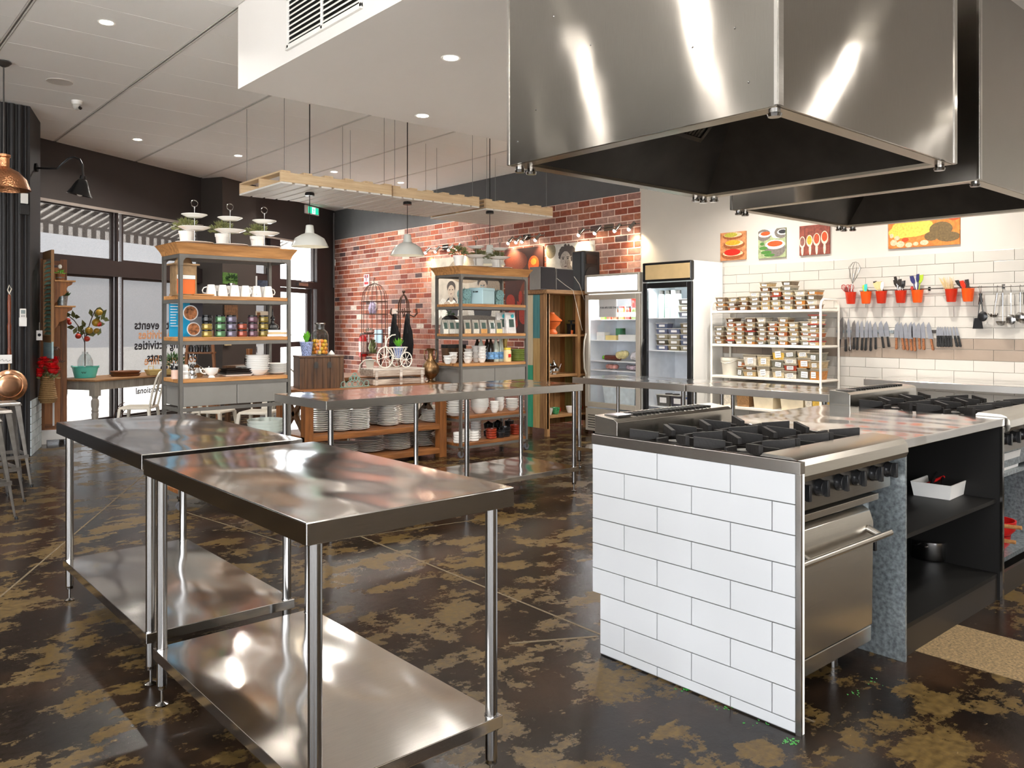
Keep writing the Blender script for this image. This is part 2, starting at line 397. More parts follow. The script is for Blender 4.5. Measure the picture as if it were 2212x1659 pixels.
lv = MB().box((-.010, 0, 0), (-.0035, L/2-.04, .006)).add([(-.012, 0, -.008), (-.012, L/2-.04, -.008), (-.004, L/2-.04, .008), (-.004, 0, .008)], [(0, 1, 2, 3)])
l0 = None
for k in range(9):
    for yy in (.026, L/2+.014):
        z = .04+k*(vz1-vz0-.07)/8
        if l0 is None: l0 = lv.build('louvre', PLASTW, vent, 0, loc=(0, yy, z))
        else: cp(l0, vent, (0, yy, z))

# ------------------------------------------------------------------ right hand wall: plaster, glazed tiles, brick cladding
YB = 6.96
wall = struct('wall_right', MB().box((XR, -4, 0), (XR+.15, YB+.02, ZC)), WHITEW)
TH = .1035; TL = .345; Z0 = 1.083; YT0 = PX(2192, 740, XR).y
struct('grout_bed', MB().box((XR-.006, -1, 0), (XR, 6.2, Z0+10*TH)), GROUT, wall)
tiles = {}
restt = MB(); restm = []
for k in range(-10, 10):
    z = Z0+k*TH
    tp = k in (0, 1)
    off = 0 if k % 2 else TL/2
    for j in range(-14, 14):
        y = YT0+off+j*TL
        y1 = min(y+TL-.004, 6.2)
        if y1 < y+.03 or y < -1: continue
        key = (tp, round(y1-y, 2))
        vis = (2.0 < y1 and z > .55)
        if vis:
            if key not in tiles: tiles[key] = MB().box((-.0085, 0, 0), (0, y1-y, TH-.004)).build('tile', TILET if tp else TILEP, wall, 0, bevel=.0012, loc=(XR-.006, y, z+.002), label='taupe tile' if tp else None)
            else: cp(tiles[key], wall, (XR-.006, y, z+.002))
        else: restt.box((XR-.0145, y, z+.002), (XR-.006, y1, z+TH-.002))
o = restt.build('tile', TILEP, wall, 0); o['kind'] = 'stuff'

wb = struct('wall_back', MB().box((XR, YB+.02, 0), (XR+.15, pc.y+.2, ZC)), CHAR)
BH = .0915; BT = 3.185
struct('mortar_bed', MB().box((XR-.012, YB, 0), (XR, pc.y-.02, BT)), mat('pink mortar', C8(236, 210, 196), .85, 0, .08, 30, bump=.3), wb)
BC = [C8(158, 86, 62), C8(142, 72, 52), C8(164, 100, 78), C8(164, 122, 110), C8(152, 108, 98), C8(124, 60, 46), C8(170, 130, 118), C8(80, 60, 60), C8(206, 192, 180), C8(170, 106, 80)]
BM = [mat('brick %s' % w, c, .75, 0, .22, 22, bump=.5, bscale=70) for w, c in zip(('red', 'rust', 'salmon', 'pink', 'dusky', 'dark red', 'pale pink', 'burnt', 'whitish', 'orange'), BC)]
BW = [3, 3, 3, 4, 4, 2.2, 2.5, .8, .35, 2.2]
bricks = []; bl = .232
r2 = random.Random(3)
for k in range(0, 35):
    z = BT-(k+1)*BH; off = (k % 2)*bl/2+.0
    y = YB+.001-off*0
    first = bl*.5 if k % 2 else bl*.98
    while y < pc.y-.05:
        w = first; first = bl+r2.uniform(-.006, .006)
        y1 = min(y+w, pc.y-.03)
        if y1-y > .03: bricks.append((y, y1-y-.015, max(z, .002), r2.choices(range(10), BW)[0]))
        y = y1
def bvis(b):
    y, w, z, c = b
    d = XR*FW[0]+y*FW[1]; px = CX+F*(XR*RT[0]+y*RT[1])/d; py = CY-F*(z-H)/d
    hid = (y < 7.45 and z < 2.0) or (px < 720) or z < .75 or (930 < px < 1170 and 1.45 < z < 2.5)
    return (0 if hid else 1, 1/d)
bricks.sort(key=bvis, reverse=True)
cache = {}; rb = MB(); rv = random.Random(5)
for i, (y, w, z, c) in enumerate(bricks):
    e = rv.uniform(.004, .008)
    if i < 300:
        key = (round(w, 1), c, round(e, 3) if 0 else int(e*400))
        if key not in cache:
            mb = MB(); h = BH-.015; t = .006
            pts = []
            for a, bb in ((t, 0), (w-t, 0), (w, t), (w, h-t), (w-t, h), (t, h), (0, h-t), (0, t)): pts.append((a+rv.uniform(-.0015, .0015), bb+rv.uniform(-.0015, .0015)))
            n8 = len(pts)
            mb.add([(0, a, bb) for a, bb in pts]+[(-e, a*.97+w*.015, bb*.95+h*.025) for a, bb in pts], [tuple(range(n8, 2*n8))]+[(q, (q+1) % n8, n8+(q+1) % n8, n8+q) for q in range(n8)])
            cache[key] = (mb.build('brick', BM[c], wb, 0, loc=(XR-.012, y, z+.005)), w)
        else:
            o = cp(cache[key][0], wb, (XR-.012, y, z+.005)); o.scale = (1, w/cache[key][1], 1)
    else:
        rb.box((XR-.012-e, y, z+.005), (XR-.012, y+w, z+BH-.010), c)
o = rb.build('brick', BM, wb, 0); o['kind'] = 'stuff'

# ------------------------------------------------------------------ other walls
def glazed(name, a, b, ax, off, bays):  # unseen wall with unglazed bays to the sky, added to let in fill daylight
    m = MB()
    def bx(u0, u1, z0, z1):
        m.box((u0, off-.1, z0), (u1, off, z1)) if ax == 0 else m.box((off-.1, u0, z0), (off, u1, z1))
    bx(a, b, 0, .35); bx(a, b, 3.45, ZC); w = (b-a)/bays
    for k in range(bays+1):
        c = a+k*w; bx(max(a, c-.2), min(b, c+.2), .35, 3.45)
    return struct(name, m, WHITEW)
struct('wall_rear', MB().box((1.2, -4.1, 0), (XR, -4, ZC)), WHITEW)
glazed('wall_rear_fill_gaps', -5, 1.2, 0, -4, 2)  # openings behind the camera, added to brighten the ceiling
glazed('wall_west_fill_gaps', -4, 5.2, 1, -5, 3)  # added openings, cool fill light from outside the view
struct('wall_west_far', MB().box((-5.1, 5.2, 0), (-5, 10.05, ZC)), CHAR)  # unseen stretch, left solid and dark so the hood reflects less light
blkp = mat('black painted brickwork', C8(30, 28, 30), .6, 0, .12, 3, bump=.15, bscale=14)
wl = struct('wall_left', MB().prism([(-5, 10.05), (1.85, 10.05), (2.09, 10.78), (2.09, 11.58), (-5, 11.58)], 0, ZC-.012), blkp)
pm = mat('whitewashed brick', C8(176, 186, 190), .7, 0, .15, 9, bump=.4)
d = Vector((2.09-1.85, 10.78-10.05, 0)); Ld = d.length; an = math.atan2(d.y, d.x)
for r in range(7):
    x = 0 if r % 2 else -.11
    while x < Ld:
        a0, a1 = max(0, x), min(Ld, x+.222)
        if a1-a0 > .02: MB().box((a0+.003, -.012, r*.086+.002), (a1-.003, 0, r*.086+.08)).build('brick', pm, wl, 0, loc=(1.85+.001, 10.05, 0), rot=(0, 0, an))
        x += .228
# black ribs of the painted pipes and folds in front of the left wall
rib = None
for i, px in enumerate((3, 10, 18, 27, 36, 44, 57)):
    p = PY(px, 700, 10.0)
    r = (.022, .03, .02, .034, .022, .03, .014)[i]
    if rib is None or 1: MB().cyl((0, 0, .02), (0, 0, ZC-.02), r, n=10).build('pipe', BLACK, wl, loc=(p.x, 10.05-r*.6, 0))

# ------------------------------------------------------------------ shopfront
def sf(name, mb, m, parent=None, **k):
    o = mb.build(name, m, parent, smooth=0, **k)
    if parent is None: o.location = P0; o.rotation_euler = (0, 0, WANG); o['kind'] = 'structure'
    return o
BRN = mat('dark bronze frame', C8(46, 38, 38), .4, .2, .1)
zt = 3.02; za, zb_ = 2.10, 2.32; zs = .10
s = {k: WS(k)[0] for k in (94, 250, 264, 434, 513, 583, 602, 663, 671, 682, 697)}
mb = MB().box((-.3, 0, zt), (SLEN, .2, ZC+.1)).box((-.3, .0, 0), (s[697]+.02, .2, zs))
mb.box((s[697]+.01, -.0, 0), (SLEN, .2, zt)).box((-.3, .0, zs), (s[94]-.35, .2, zt))
wf = sf('wall_front', mb, mat('black front wall', C8(52, 46, 44), .6, 0, .05, 4, bump=.08))
sf('trim_2', MB().box((-.1, -.03, za), (s[583], .12, zb_)), BRN)
sf('trim_3', MB().box((s[250], -.02, zs), (s[264]-.085, .02, za)).box((s[250], -.02, zb_), (s[264]-.085, .02, zt)), BRN)
sf('trim_4', MB().box((-.1, -.05, zt-.02), (SLEN-.3, 0, zt+.015)), mat('pale track', C8(150, 140, 132), .5))
pl = sf('trim_5', MB().box((s[434], -.42, 0), (s[513]-.05, .1, ZC-.012)), mat('pillar black', C8(60, 54, 50), .6, 0, .05, bump=.08))
FILM = glassy('frosted window film', (.82, .82, .82), .03, .15, film=(C8(110, 107, 106), .68))
FILM2 = glassy('frosted window film light', (.9, .9, .9), .03, .15, film=(C8(150, 150, 148), .6))
DGL = glassy('door glass', (.97, .98, .98), .06)
FILM3 = glassy('frosted window film grey', (.8, .8, .8), .03, .15, film=(C8(118, 115, 115), .75))
def window(nr, s0, s1, z0, z1, pane, fr=.03):
    w = bpy.data.objects.new('window_%d' % nr, None); COL.objects.link(w); w['kind'] = 'structure'
    w.location = P0; w.rotation_euler = (0, 0, WANG)
    MB().box((s0, .04, z0), (s0+fr, .09, z1)).box((s1-fr, .04, z0), (s1, .09, z1)).box((s0+fr, .04, z0), (s1-fr, .09, z0+fr)).box((s0+fr, .04, z1-fr), (s1-fr, .09, z1)).build('window_frame', BRN, w, 0)
    MB().box((s0+fr, .06, z0+fr), (s1-fr, .066, z1-fr)).build('pane', pane, w, 0); return w
L0 = -.2
window(1, L0, s[250], zb_, zt, FILM)
w2 = window(2, L0, s[250], .62, za, FILM3)
window(3, L0, s[250], zs, .62, FILM2)
window(4, s[264]+.03, s[434]+.05, zb_, zt, FILM)
w5 = window(5, s[264]+.03, s[434]+.05, .62, za, FILM3)
w6 = window(6, s[264]+.03, s[434]+.05, zs, .62, FILM2)
window(7, s[264]-.085, s[264]+.03, zs, zt, DGL, .002)
window(8, s[513]-.1, s[583], zb_, zt, FILM)
w9 = window(9, s[513]-.1, s[583], zs, za, FILM3)
window(10, s[602], s[682], zb_-.05, zt, DGL, .02)
# door
dr = bpy.data.objects.new('door_1', None); COL.objects.link(dr); dr['kind'] = 'structure'; dr.location = P0; dr.rotation_euler = (0, 0, WANG)
d0, d1 = s[602]+.02, s[671]-.01
zd = 2.14
MB().box((s[583]-.02, -.03, 0), (d0-.01, .12, zt)).box((d1+.01, -.03, 0), (s[671]+.05, .12, zd)).box((s[682], -.03, 0), (s[697]+.02, .12, zt)).box((d0-.01, -.03, zd), (s[682], .12, zb_-.05)).build('door_frame', BRN, dr, 0)
MB().box((d0, .02, .05), (d0+.07, .07, zd-.01)).box((d1-.08, .02, .05), (d1, .07, zd-.01)).box((d0+.07, .02, zd-.1), (d1-.08, .07, zd-.01)).box((d0+.07, .02, 1.0), (d1-.08, .07, 1.1)).box((d0+.07, .02, .05), (d1-.08, .07, .25)).build('door_leaf', BRN, dr, 0)
MB().box((d0+.07, .04, .25), (d1-.08, .046, 1.0)).box((d0+.07, .04, 1.1), (d1-.08, .046, zd-.1)).box((s[671]+.05, .04, .05), (s[682], .046, zd)).build('pane', DGL, dr, 0)
sc_, zc_ = WS(650, 615)
MB().box((sc_-.2, -.09, zc_-.03), (sc_+.12, -.035, zc_+.03)).cyl((sc_-.1, -.07, zc_+.05), (sc_+.32, -.06, zc_+.06), .01, n=8).build('door_closer', STEELV, dr)
# lettering on the film, read from the street, so mirrored from inside
ORI = mat('orange faded ink', C8(206, 150, 110), .7)
def wtext(st, px, py, h, m=INK, right=True):
    ss, zz = WS(px, py); M_ = Matrix.Translation((ss, .056, zz-h*.25)) @ Matrix.Rotation(PI/2, 4, 'X')
    return text(st, h, m, w5 if px < 450 else w9, M_, 'lettering', True, 'LEFT', .0005)
for st, py, m_ in (('corporate events', 697, INK), ('private activities', 716, ORI), ('bonding activities', 737, INK), ('private events', 762, INK), ('corporate hire', 768, ORI), ('venue hire', 784, INK)):
    wtext(st, 432, py+7, .19, m_)
wtext('Professional', 562, 757, .155); wtext('cooking', 565, 772, .14); wtext('school', 562, 790, .14)
ss, zz = WS(352, 846); text('Professional', .13, INK, w6, Matrix.Translation((ss+.15, .056, zz)) @ Matrix.Rotation(PI/2, 4, 'X'), 'lettering', True, 'LEFT', .0005)
# awning outside
ST1 = mat('awning dark stripe', C8(26, 22, 22), .8); ST2 = mat('awning pale stripe', C8(235, 228, 220), .8)
ST2.node_tree.nodes['Principled BSDF'].inputs['Transmission Weight'].default_value = .75; ST2.node_tree.nodes['Principled BSDF'].inputs['IOR'].default_value = 1.0; ST2.node_tree.nodes['Principled BSDF'].inputs['Roughness'].default_value = .9
aw = T('striped_awning', 'dark and pale striped awning sloping out above the shopfront windows', 'awning', P0, WANG)
A1 = [None, None]
for i in range(92):
    x = -.9+i*.088; mm = (ST1, ST2)[i % 2]
    if A1[i % 2] is None:
        A1[i % 2] = MB().add([(0, .1, 3.55), (.088, .1, 3.55), (.088, 1.5, 2.99), (0, 1.5, 2.99), (0, .1, 3.53), (.088, .1, 3.53), (.088, 1.5, 2.97), (0, 1.5, 2.97)], [(0, 1, 2, 3), (7, 6, 5, 4), (0, 4, 5, 1), (1, 5, 6, 2), (2, 6, 7, 3), (3, 7, 4, 0)]).box((0, 1.5, 2.80), (.088, 1.512, 2.99)).build('stripe', mm, aw, 0, loc=(x, 0, 0))
    else: cp(A1[i % 2], aw, (x, 0, 0))
MB().cyl((-.9, 1.49, 2.96), (7.6, 1.49, 2.96), .025, n=8).build('front_bar', BRN, aw)
# street outside
gm = mat('street paving', C8(226, 225, 222), .8, 0, .06, 2)
o = struct('ground', MB().box((-25, -30, -.14), (45, 60, -.11)), gm)
sp_ = WS(222, 500)[0]
tag(MB().cyl((0, 0, -.1), (0, 0, 6), .09, n=10).build('street_pole', mat('pole grey', C8(130, 120, 110), .6), None, loc=P0+U*(sp_*1.3)+OUT*3.2), 'slim grey street pole outside the left shop window', 'pole')

# ------------------------------------------------------------------ extraction hoods
FILTM = mat('filter mesh', (.10, .09, .07), .4, .8, .6, 60)
def hood(x0, y0, W, D, label):
    z0, z1 = 2.15, ZB-.001
    h = T('extraction_hood', label, 'range hood', (x0, y0, z0)); hh = z1-z0
    MB().box((0, 0, 0), (.012, D, hh)).box((W-.012, 0, 0), (W, D, hh)).box((.012, 0, 0), (W-.012, .012, hh)).box((.012, D-.012, 0), (W-.012, D, hh)).build('shell', HOOD, h, 0)
    m = MB()
    for cx, cy, sx, sy in ((0, 0, -1, -1), (W, 0, 1, -1), (0, D, -1, 1), (W, D, 1, 1)):
        m.box((min(cx, cx-sx*.03), min(cy, cy+sy*.004), .002), (max(cx, cx-sx*.03), max(cy, cy+sy*.004), hh)).box((min(cx, cx+sx*.004), min(cy+0, cy-sy*.012), .002), (max(cx, cx+sx*.004), max(cy, cy-sy*.012), hh))
    m.build('corner_strip', steel('bright strip', (.7, .68, .65), .15, 0), h, 0)
    r = .075
    MB().box((.0125, .0125, -.002), (r, D-.0125, .012)).box((W-r, .0125, -.002), (W-.0125, D-.0125, .012)).box((r, .0125, -.002), (W-r, r, .012)).box((r, D-r, -.002), (W-r, D-.0125, .012)).build('rim', steel('rim steel', (.42, .36, .28), .3, .2, 3), h, 0)
    q = r-.004
    lo = [(q, q, .01), (W-q, q, .01), (W-q, D-q, .01), (q, D-q, .01)]
    hi = [(W*.36, D*.30, .46), (W*.72, D*.30, .46), (W*.72, D*.62, .46), (W*.36, D*.62, .46)]
    lo2 = [(x, y, z+.008) for x, y, z in lo]; hi2 = [(x, y, z+.01) for x, y, z in hi]
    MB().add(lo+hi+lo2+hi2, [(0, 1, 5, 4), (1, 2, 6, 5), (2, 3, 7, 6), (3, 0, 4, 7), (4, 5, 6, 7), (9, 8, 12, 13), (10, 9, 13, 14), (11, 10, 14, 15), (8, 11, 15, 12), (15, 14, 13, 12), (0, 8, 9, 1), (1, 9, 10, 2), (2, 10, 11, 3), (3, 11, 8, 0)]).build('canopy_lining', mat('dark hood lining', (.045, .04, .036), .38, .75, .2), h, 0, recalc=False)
    # grease filter on the far sloping side
    a, b, c, d = [Vector(v) for v in (lo[3], lo[2], hi[2], hi[3])]
    def on(u, v, off=0):
        p = (a*(1-u)+b*u)*(1-v)+(d*(1-u)+c*u)*v; return p+Vector((0, -1, -.9)).normalized()*off
    ex = (b-a).normalized(); ey = ((d+c)/2-(a+b)/2).normalized(); ez = ex.cross(ey); 
    if ez.z > 0: ez = -ez
    M_ = Matrix((( ex.x, ey.x, ez.x, 0), (ex.y, ey.y, ez.y, 0), (ex.z, ey.z, ez.z, 0), (0, 0, 0, 1)))
    org = on(.42, .5, 0); M_.translation = org
    f = MB().box((0, 0, 0), (.36, .022, .02)).box((0, .26, 0), (.36, .282, .02)).box((0, 0, 0), (.022, .28, .02)).box((.338, 0, 0), (.36, .28, .02)).build('filter_frame', STEELV, h, 0)
    f.matrix_local = M_
    f2 = MB()
    for i in range(12): f2.box((.026+i*.026, .022, .002), (.042+i*.026, .26, .012))
    f2 = f2.build('filter', FILTM, h, 0); f2.matrix_local = M_
    m = MB().lathe([(0, -.03), (.022, -.03), (.026, -.02), (.02, -.016), (.02, -.002), (0, -.002)], (0, 0, 0), 14).build('corner_foot', STEELV, h, loc=(.03, .03, 0))
    for x, y in ((W-.06, .05), (.05, D-.03), (.12, D-.03), (W-.05, D-.03), (W-.12, D-.03), (W-.03, D-.09)): cp(m, h, (x, y, 0))
    rv = MB().lathe([(.0045, 0), (.003, -.0025), (0, -.003)], (0, 0, 0), 8)
    m = rv.build('rivet', STEELV, h); m.rotation_euler = (0, PI/2, 0); m.location = (0, D*.12, .3)
    for y, z in ((.08, .1), (.25, .28), (.42, .55), (.62, .42), (.86, .22), (.95, .1), (.78, .6), (.55, .8)):
        o = cp(m, h, (0, D*y, z)); o.rotation_euler = (0, PI/2, 0)
    return h
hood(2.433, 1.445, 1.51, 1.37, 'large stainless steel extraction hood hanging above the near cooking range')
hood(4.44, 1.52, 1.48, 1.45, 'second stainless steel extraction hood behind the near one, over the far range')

# ------------------------------------------------------------------ stainless work tables
def steel_table(x0, y0, L, W, legs, label, z=.918, th=.06, shelf=.21, group=None, rz=0):
    APR_ = APRON_DIM if x0 < 2 else APRON_LIT
    t = T('steel_table', label, 'table', (x0, y0, 0), rz, group)
    MB().box((0, 0, z-th), (L, W, z)).build('tabletop', [STEEL], t, 0, bevel=.003)
    m = MB().box((0, 0, 0), (0, 0, 0))
    e = MB().box((-.0008, .002, z-th+.002), (0, W-.002, z-.003)).box((L, .002, z-th+.002), (L+.0008, W-.002, z-.003)).box((.002, -.0008, z-th+.002), (L-.002, 0, z-.003)).box((.002, W, z-th+.002), (L-.002, W+.0008, z-.003)).build('edge_apron', APR_, t, 0)
    if shelf:
        MB().box((.025, .025, shelf-.04), (L-.025, W-.025, shelf)).build('undershelf', [STEEL], t, 0, bevel=.002)
    lg = None
    for (x, y) in legs:
        if lg is None:
            lg = MB().cyl((0, 0, .075), (0, 0, z-th), .019, n=20).build('leg', STEELV, t, loc=(x, y, 0))
            ft = MB().lathe([(0, .001), (.022, .001), (.024, .004), (.012, .01), (.006, .012), (.006, .062), (.0, .062)], n=16).lathe([(.019, .062), (.0175, .06), (.0175, .076), (.019, .078)], n=16).build('foot', STEELV, lg)
            cl = MB().cyl((0, 0, shelf-.045), (0, 0, shelf+.002), .0225, n=20).build('collar', STEELV, lg) if shelf else None
        else:
            l2 = cp(lg, t, (x, y, 0)); cp(ft, l2, (0, 0, 0))
            if cl: cp(cl, l2, (0, 0, 0))
    return t
def four(L, W, i=.05): return [(i, i), (L-i, i), (i, W-i), (L-i, W-i)]
steel_table(.96, 1.89, .70, 1.305, four(.70, 1.305), 'stainless steel work table nearest the camera with brushed undershelf')
steel_table(.985, 3.305, .675, 1.40, four(.675, 1.40), 'stainless steel work table end to end behind the nearest one')
steel_table(2.59, 4.82, 2.43, .78, [(.06, .05), (.06, .73), (1.21, .05), (1.21, .73), (2.37, .05), (2.37, .73)], 'long six-legged stainless steel table in the middle of the room')
steel_table(5.78, 3.02, .68, 1.29, four(.68, 1.29), 'stainless steel table in front of the white shelf of tubs, right of its pair', z=.9)
steel_table(5.78, 4.33, .68, 1.37, four(.68, 1.37), 'stainless steel table in front of the glass-door fridges, left of its pair', z=.9)
steel_table(7.62, -.6, .70, 4.22, [(.05, .05), (.05, 1.4), (.05, 2.8), (.05, 4.17), (.6, .05), (.6, 4.17)], 'long stainless steel bench against the tiled wall under the knives', z=.905)

# ------------------------------------------------------------------ cooking island
isl = T('tiled_end_panel', 'white subway-tiled end panel of the cooking island with steel edging', 'panel', (2.59, 1.455, 0))
PD_ = .975; PH = .945
MB().box((.006, 0, 0), (.026, PD_-.045, PH)).box((.006, PD_-.045, .27), (.026, PD_, PH)).build('board', GROUTD, isl, 0)
MB().box((-.003, -.004, PH-.042), (.03, PD_+.004, PH)).box((-.003, -.006, 0), (.01, .014, PH-.042)).build('steel_edging', APRON3, isl, 0, bevel=.001)
MB().box((.012, -.003, 0), (.028, .0, PH-.042)).build('white_edge_strip', PLASTW, isl, 0)
jA = [PX(1419.7, 990, 2.59).y-1.455, PX(1578, 1020, 2.59).y-1.455]; jB = [PX(q, 1050, 2.59).y-1.455 for q in (1348.8, 1494, 1668)]
for r in range(9):
    z1 = .902-r*.1075; z0 = max(.006, z1-.1035)
    cut = sorted([0.014]+(jA if r % 2 == 0 else jB)+[PD_ if z0 > .2 else PD_-.045])
    for a, b in zip(cut, cut[1:]):
        MB().box((-.0022+(r*7 % 3)*.0003, a+.002, z0), (.006, b-.002, z1)).build('tile', TILEW, isl, 0, bevel=.0009)
def knob(t, x, y, z, r=.024, name='knob'):
    M_ = Matrix.Translation((x, y, z)) @ Matrix.Rotation(PI/2, 4, 'X')
    k = MB().lathe([(0, 0), (r*1.1, 0), (r*1.1, .008), (r, .012), (r*.95, .03), (0, .03)], n=18)
    k.box((-r*.28, -r, .03), (r*.28, r, .045))
    o = k.build(name, BLACKG, t, bevel=.001); o.matrix_local = M_; return o
def grate_set(t, x0, x1, y0, y1, z):
    gw = (x1-x0)/3; gd = (y1-y0)/2; g0 = b0 = None
    for i in range(3):
        for j in range(2):
            loc = (x0+gw*(i+.5), y0+gd*(j+.5), z)
            if g0 is None:
                m = MB(); a = gw*.47; b = gd*.47
                for sx in (-1, 1):
                    m.box((min(sx*a, sx*(a-.013)), -b, .008), (max(sx*a, sx*(a-.013)), b, .02)); m.box((-a, min(sx*b, sx*(b-.013)), .008), (a, max(sx*b, sx*(b-.013)), .02))
                    for sy in (-1, 1):
                        c = Vector((sx*a*.97, sy*b*.97, 0)); d = Vector((sx*.05, sy*.05, 0)); n_ = (c-d).normalized(); w = Vector((-n_.y, n_.x, 0))*.009
                        m.add([c-w+Vector((0, 0, .01)), c+w+Vector((0, 0, .01)), d+w+Vector((0, 0, .035)), d-w+Vector((0, 0, .035)), c-w+Vector((0, 0, .072)), c+w+Vector((0, 0, .072)), d+w+Vector((0, 0, .06)), d-w+Vector((0, 0, .06))], [(0, 1, 2, 3), (7, 6, 5, 4), (0, 4, 5, 1), (1, 5, 6, 2), (2, 6, 7, 3), (3, 7, 4, 0)])
                    m.box((min(sx*a, sx*.055), -.006, .012), (max(sx*a, sx*.055), .006, .047)); m.box((-.006, min(sx*b, sx*.055), .012), (.006, max(sx*b, sx*.055), .047))
                g0 = m.build('grate', CASTIRON, t, 0, bevel=.0015, loc=loc)
                b0 = MB().lathe([(0, .001), (.058, .001), (.058, .012), (.036, .016), (.036, .026), (0, .03)], n=18).build('burner', DSTEEL, t, loc=loc)
            else: cp(g0, t, loc); cp(b0, t, loc)
RST = steel('range steel', (.56, .53, .48), rough=.25, wave=.06, brush=(1, 30, 30))
def cook_range(x0, y0, w, label, full=True, D=.88):
    t = T('cooking_range', label, 'stove', (x0, y0, 0))
    b0 = .17 if full else .62
    MB().box((.02, .04, b0), (w-.13 if full else w-.02, D-.02, .88)).build('body', DSTEEL if full else GALV, t, 0)
    MB().box((0, .02, .88), (w, D, .905)).box((0, .02, .905), (.02, D, .925)).box((w-.02, .02, .905), (w, D, .925)).build('hob_deck', RST, t, 0, bevel=.002)
    MB().box((.025, .06, .9052), (w-.025, D-.15, .909)).build('drip_tray', mat('burnt drip tray', C8(74, 56, 38), .35, .6, .5, 14), t, 0)
    grate_set(t, .03, w-.03, .07, D-.15, .905)
    prof = [(-.095, .868), (-.105, .89), (-.1, .925), (-.085, .944), (-.06, .953), (.05, .956), (.062, .945), (.062, .9), (-.08, .9), (-.08, .868)]
    Mx = Matrix(((0, 0, 1, 0), (1, 0, 0, 0), (0, 1, 0, 0), (0, 0, 0, 1)))
    MB().prism(prof, 0, w, M=Mx).build('bullnose_rail', RST, t, 30)
    # rear flue
    y1 = D; y0_ = D-.13; zf = 1.015
    MB().prism([(y0_, .925), (y1, .925), (y1, zf+.01), (y0_+.02, zf), (y0_, zf-.012)], 0, w, M=Mx).build('flue', RST, t, 0, bevel=.002)
    sl = MB().box((0, y0_+.035, zf+.003), (.012, y1-.02, zf+.0115)).build('flue_slot', MATTEBLK, t, 0, loc=(.17, 0, 0))
    for k in range(1, 19): cp(sl, t, (.17+k*(w-.28)/19, 0, 0))
    MB().box((.04, y0_+.03, zf+.004), (.14, y1-.02, zf+.012)).build('badge_plate', STEELV, t, 0, bevel=.001)
    MB().box((.01, -.035, .74), (w-.015, .04, .872)).build('control_panel', steel('panel steel', (.30, .28, .25), .3, 0), t, 0)
    for q in (1751, 1790, 1832, 1869, 1905, 1938): knob(t, min(PY(q, 1020, 1.505).x-2.62-.035, w-.05), -.035, .815, .030)
    tr = MB().box((0, -.038, 0), (.012, -.0355, .012)).build('pilot_mark', PLASTW, t, 0, loc=(.11, 0, .847))
    for k in range(1, 4): cp(tr, t, (.11+k*.2, 0, .847))
    if full:
        MB().box((.0, -.03, .695), (w-.11, .04, .722)).build('vent_strip', RST, t, 0, bevel=.002)
        MB().prism([(.0, .2), (-.04, .2), (-.045, .62), (-.03, .665), (.0, .68)], .03, w-.19, M=Mx).build('oven_door', RST, t, 30, bevel=.002)
        hd = MB().cyl((.0, -.10, .58), (w-.16, -.10, .58), .013, n=14).cyl((w-.24, -.045, .6), (w-.24, -.10, .58), .016, .012, n=12).cyl((.07, -.045, .6), (.07, -.10, .58), .016, .012, n=12).build('door_handle', RST, t)
        MB().box((0, .0, .10), (w-.11, .5, .165)).build('kick_rail', RST, t, 0, bevel=.004)
        MB().box((w-.185, -.0, .2), (w-.135, .02, .69)).build('side_trim', GALV, t, 0)
        knob(t, w-.165, -.0, .52, .026, 'thermostat_knob')
        MB().box((w-.178, -.003, .215), (w-.14, -.0005, .26)).build('blue_sticker', mat('blue white sticker', C8(90, 100, 180), .5), t, 0)
        MB().box((w-.178, -.003, .26), (w-.14, -.0005, .30)).build('white_sticker', PAPER, t, 0)
        lg = MB().lathe([(0, 0), (.022, 0), (.022, .05), (.028, .055), (.028, .12), (0, .12)], n=14).build('leg', STEELV, t, loc=(w-.25, .1, 0))
        for p in ((.1, .1, 0), (.1, .7, 0), (w-.25, .7, 0)): cp(lg, t, p)
    else:
        MB().box((.0, .0, .1), (.02, D, .905)).box((w-.02, 0, .1), (w, D, .905)).box((.02, .02, .58), (w-.02, D, .6)).box((.02, .02, .11), (w-.02, D, .135)).box((.02, D-.02, .135), (w-.02, D, .58)).build('stand', GALV, t, 0)
        MB().box((0, .05, 0), (w, .07, .1)).build('plinth', MATTEBLK, t, 0)
    return t
R1 = cook_range(2.62, 1.565, .855, 'stainless gas range with oven behind the white tiled panel')
R2 = cook_range(4.70, 1.565, .93, 'far gas range on an open galvanised stand at the right edge', False)
wu = T('worktop_unit', 'black open-fronted island cupboard with steel worktop between the two ranges', 'cabinet', (3.49, 1.48, 0))
UW = 1.17; UD = .97
MB().box((-.012, 0, .898), (UW+.015, UD, .938)).build('worktop', STEEL, wu, 0, bevel=.003)
MB().box((0, 0, 0), (.014, UD-.05, .897)).build('galvanised_side', GALV, wu, 0)
MB().box((UW-.02, .01, .0), (UW, UD-.05, .897)).build('end_panel', MATTEBLK, wu, 0)
MB().box((.014, UD-.09, .1), (UW-.02, UD-.07, .897)).build('back_panel', MATTEBLK, wu, 0)
MB().box((.014, .03, .50), (UW-.02, UD-.09, .52)).build('shelf', MATTEBLK, wu, 0)
MB().box((.014, .02, .12), (UW-.02, UD-.09, .14)).build('base_shelf', MATTEBLK, wu, 0)
MB().box((.014, .025, 0), (UW+1.1, .045, .12)).build('plinth', mat('brown black plinth', C8(40, 34, 28), .45), wu, 0)
MB().box((UW-.024, -.002, 0), (UW, .01, .897)).build('end_edging', APRON_DIM, wu, 0)
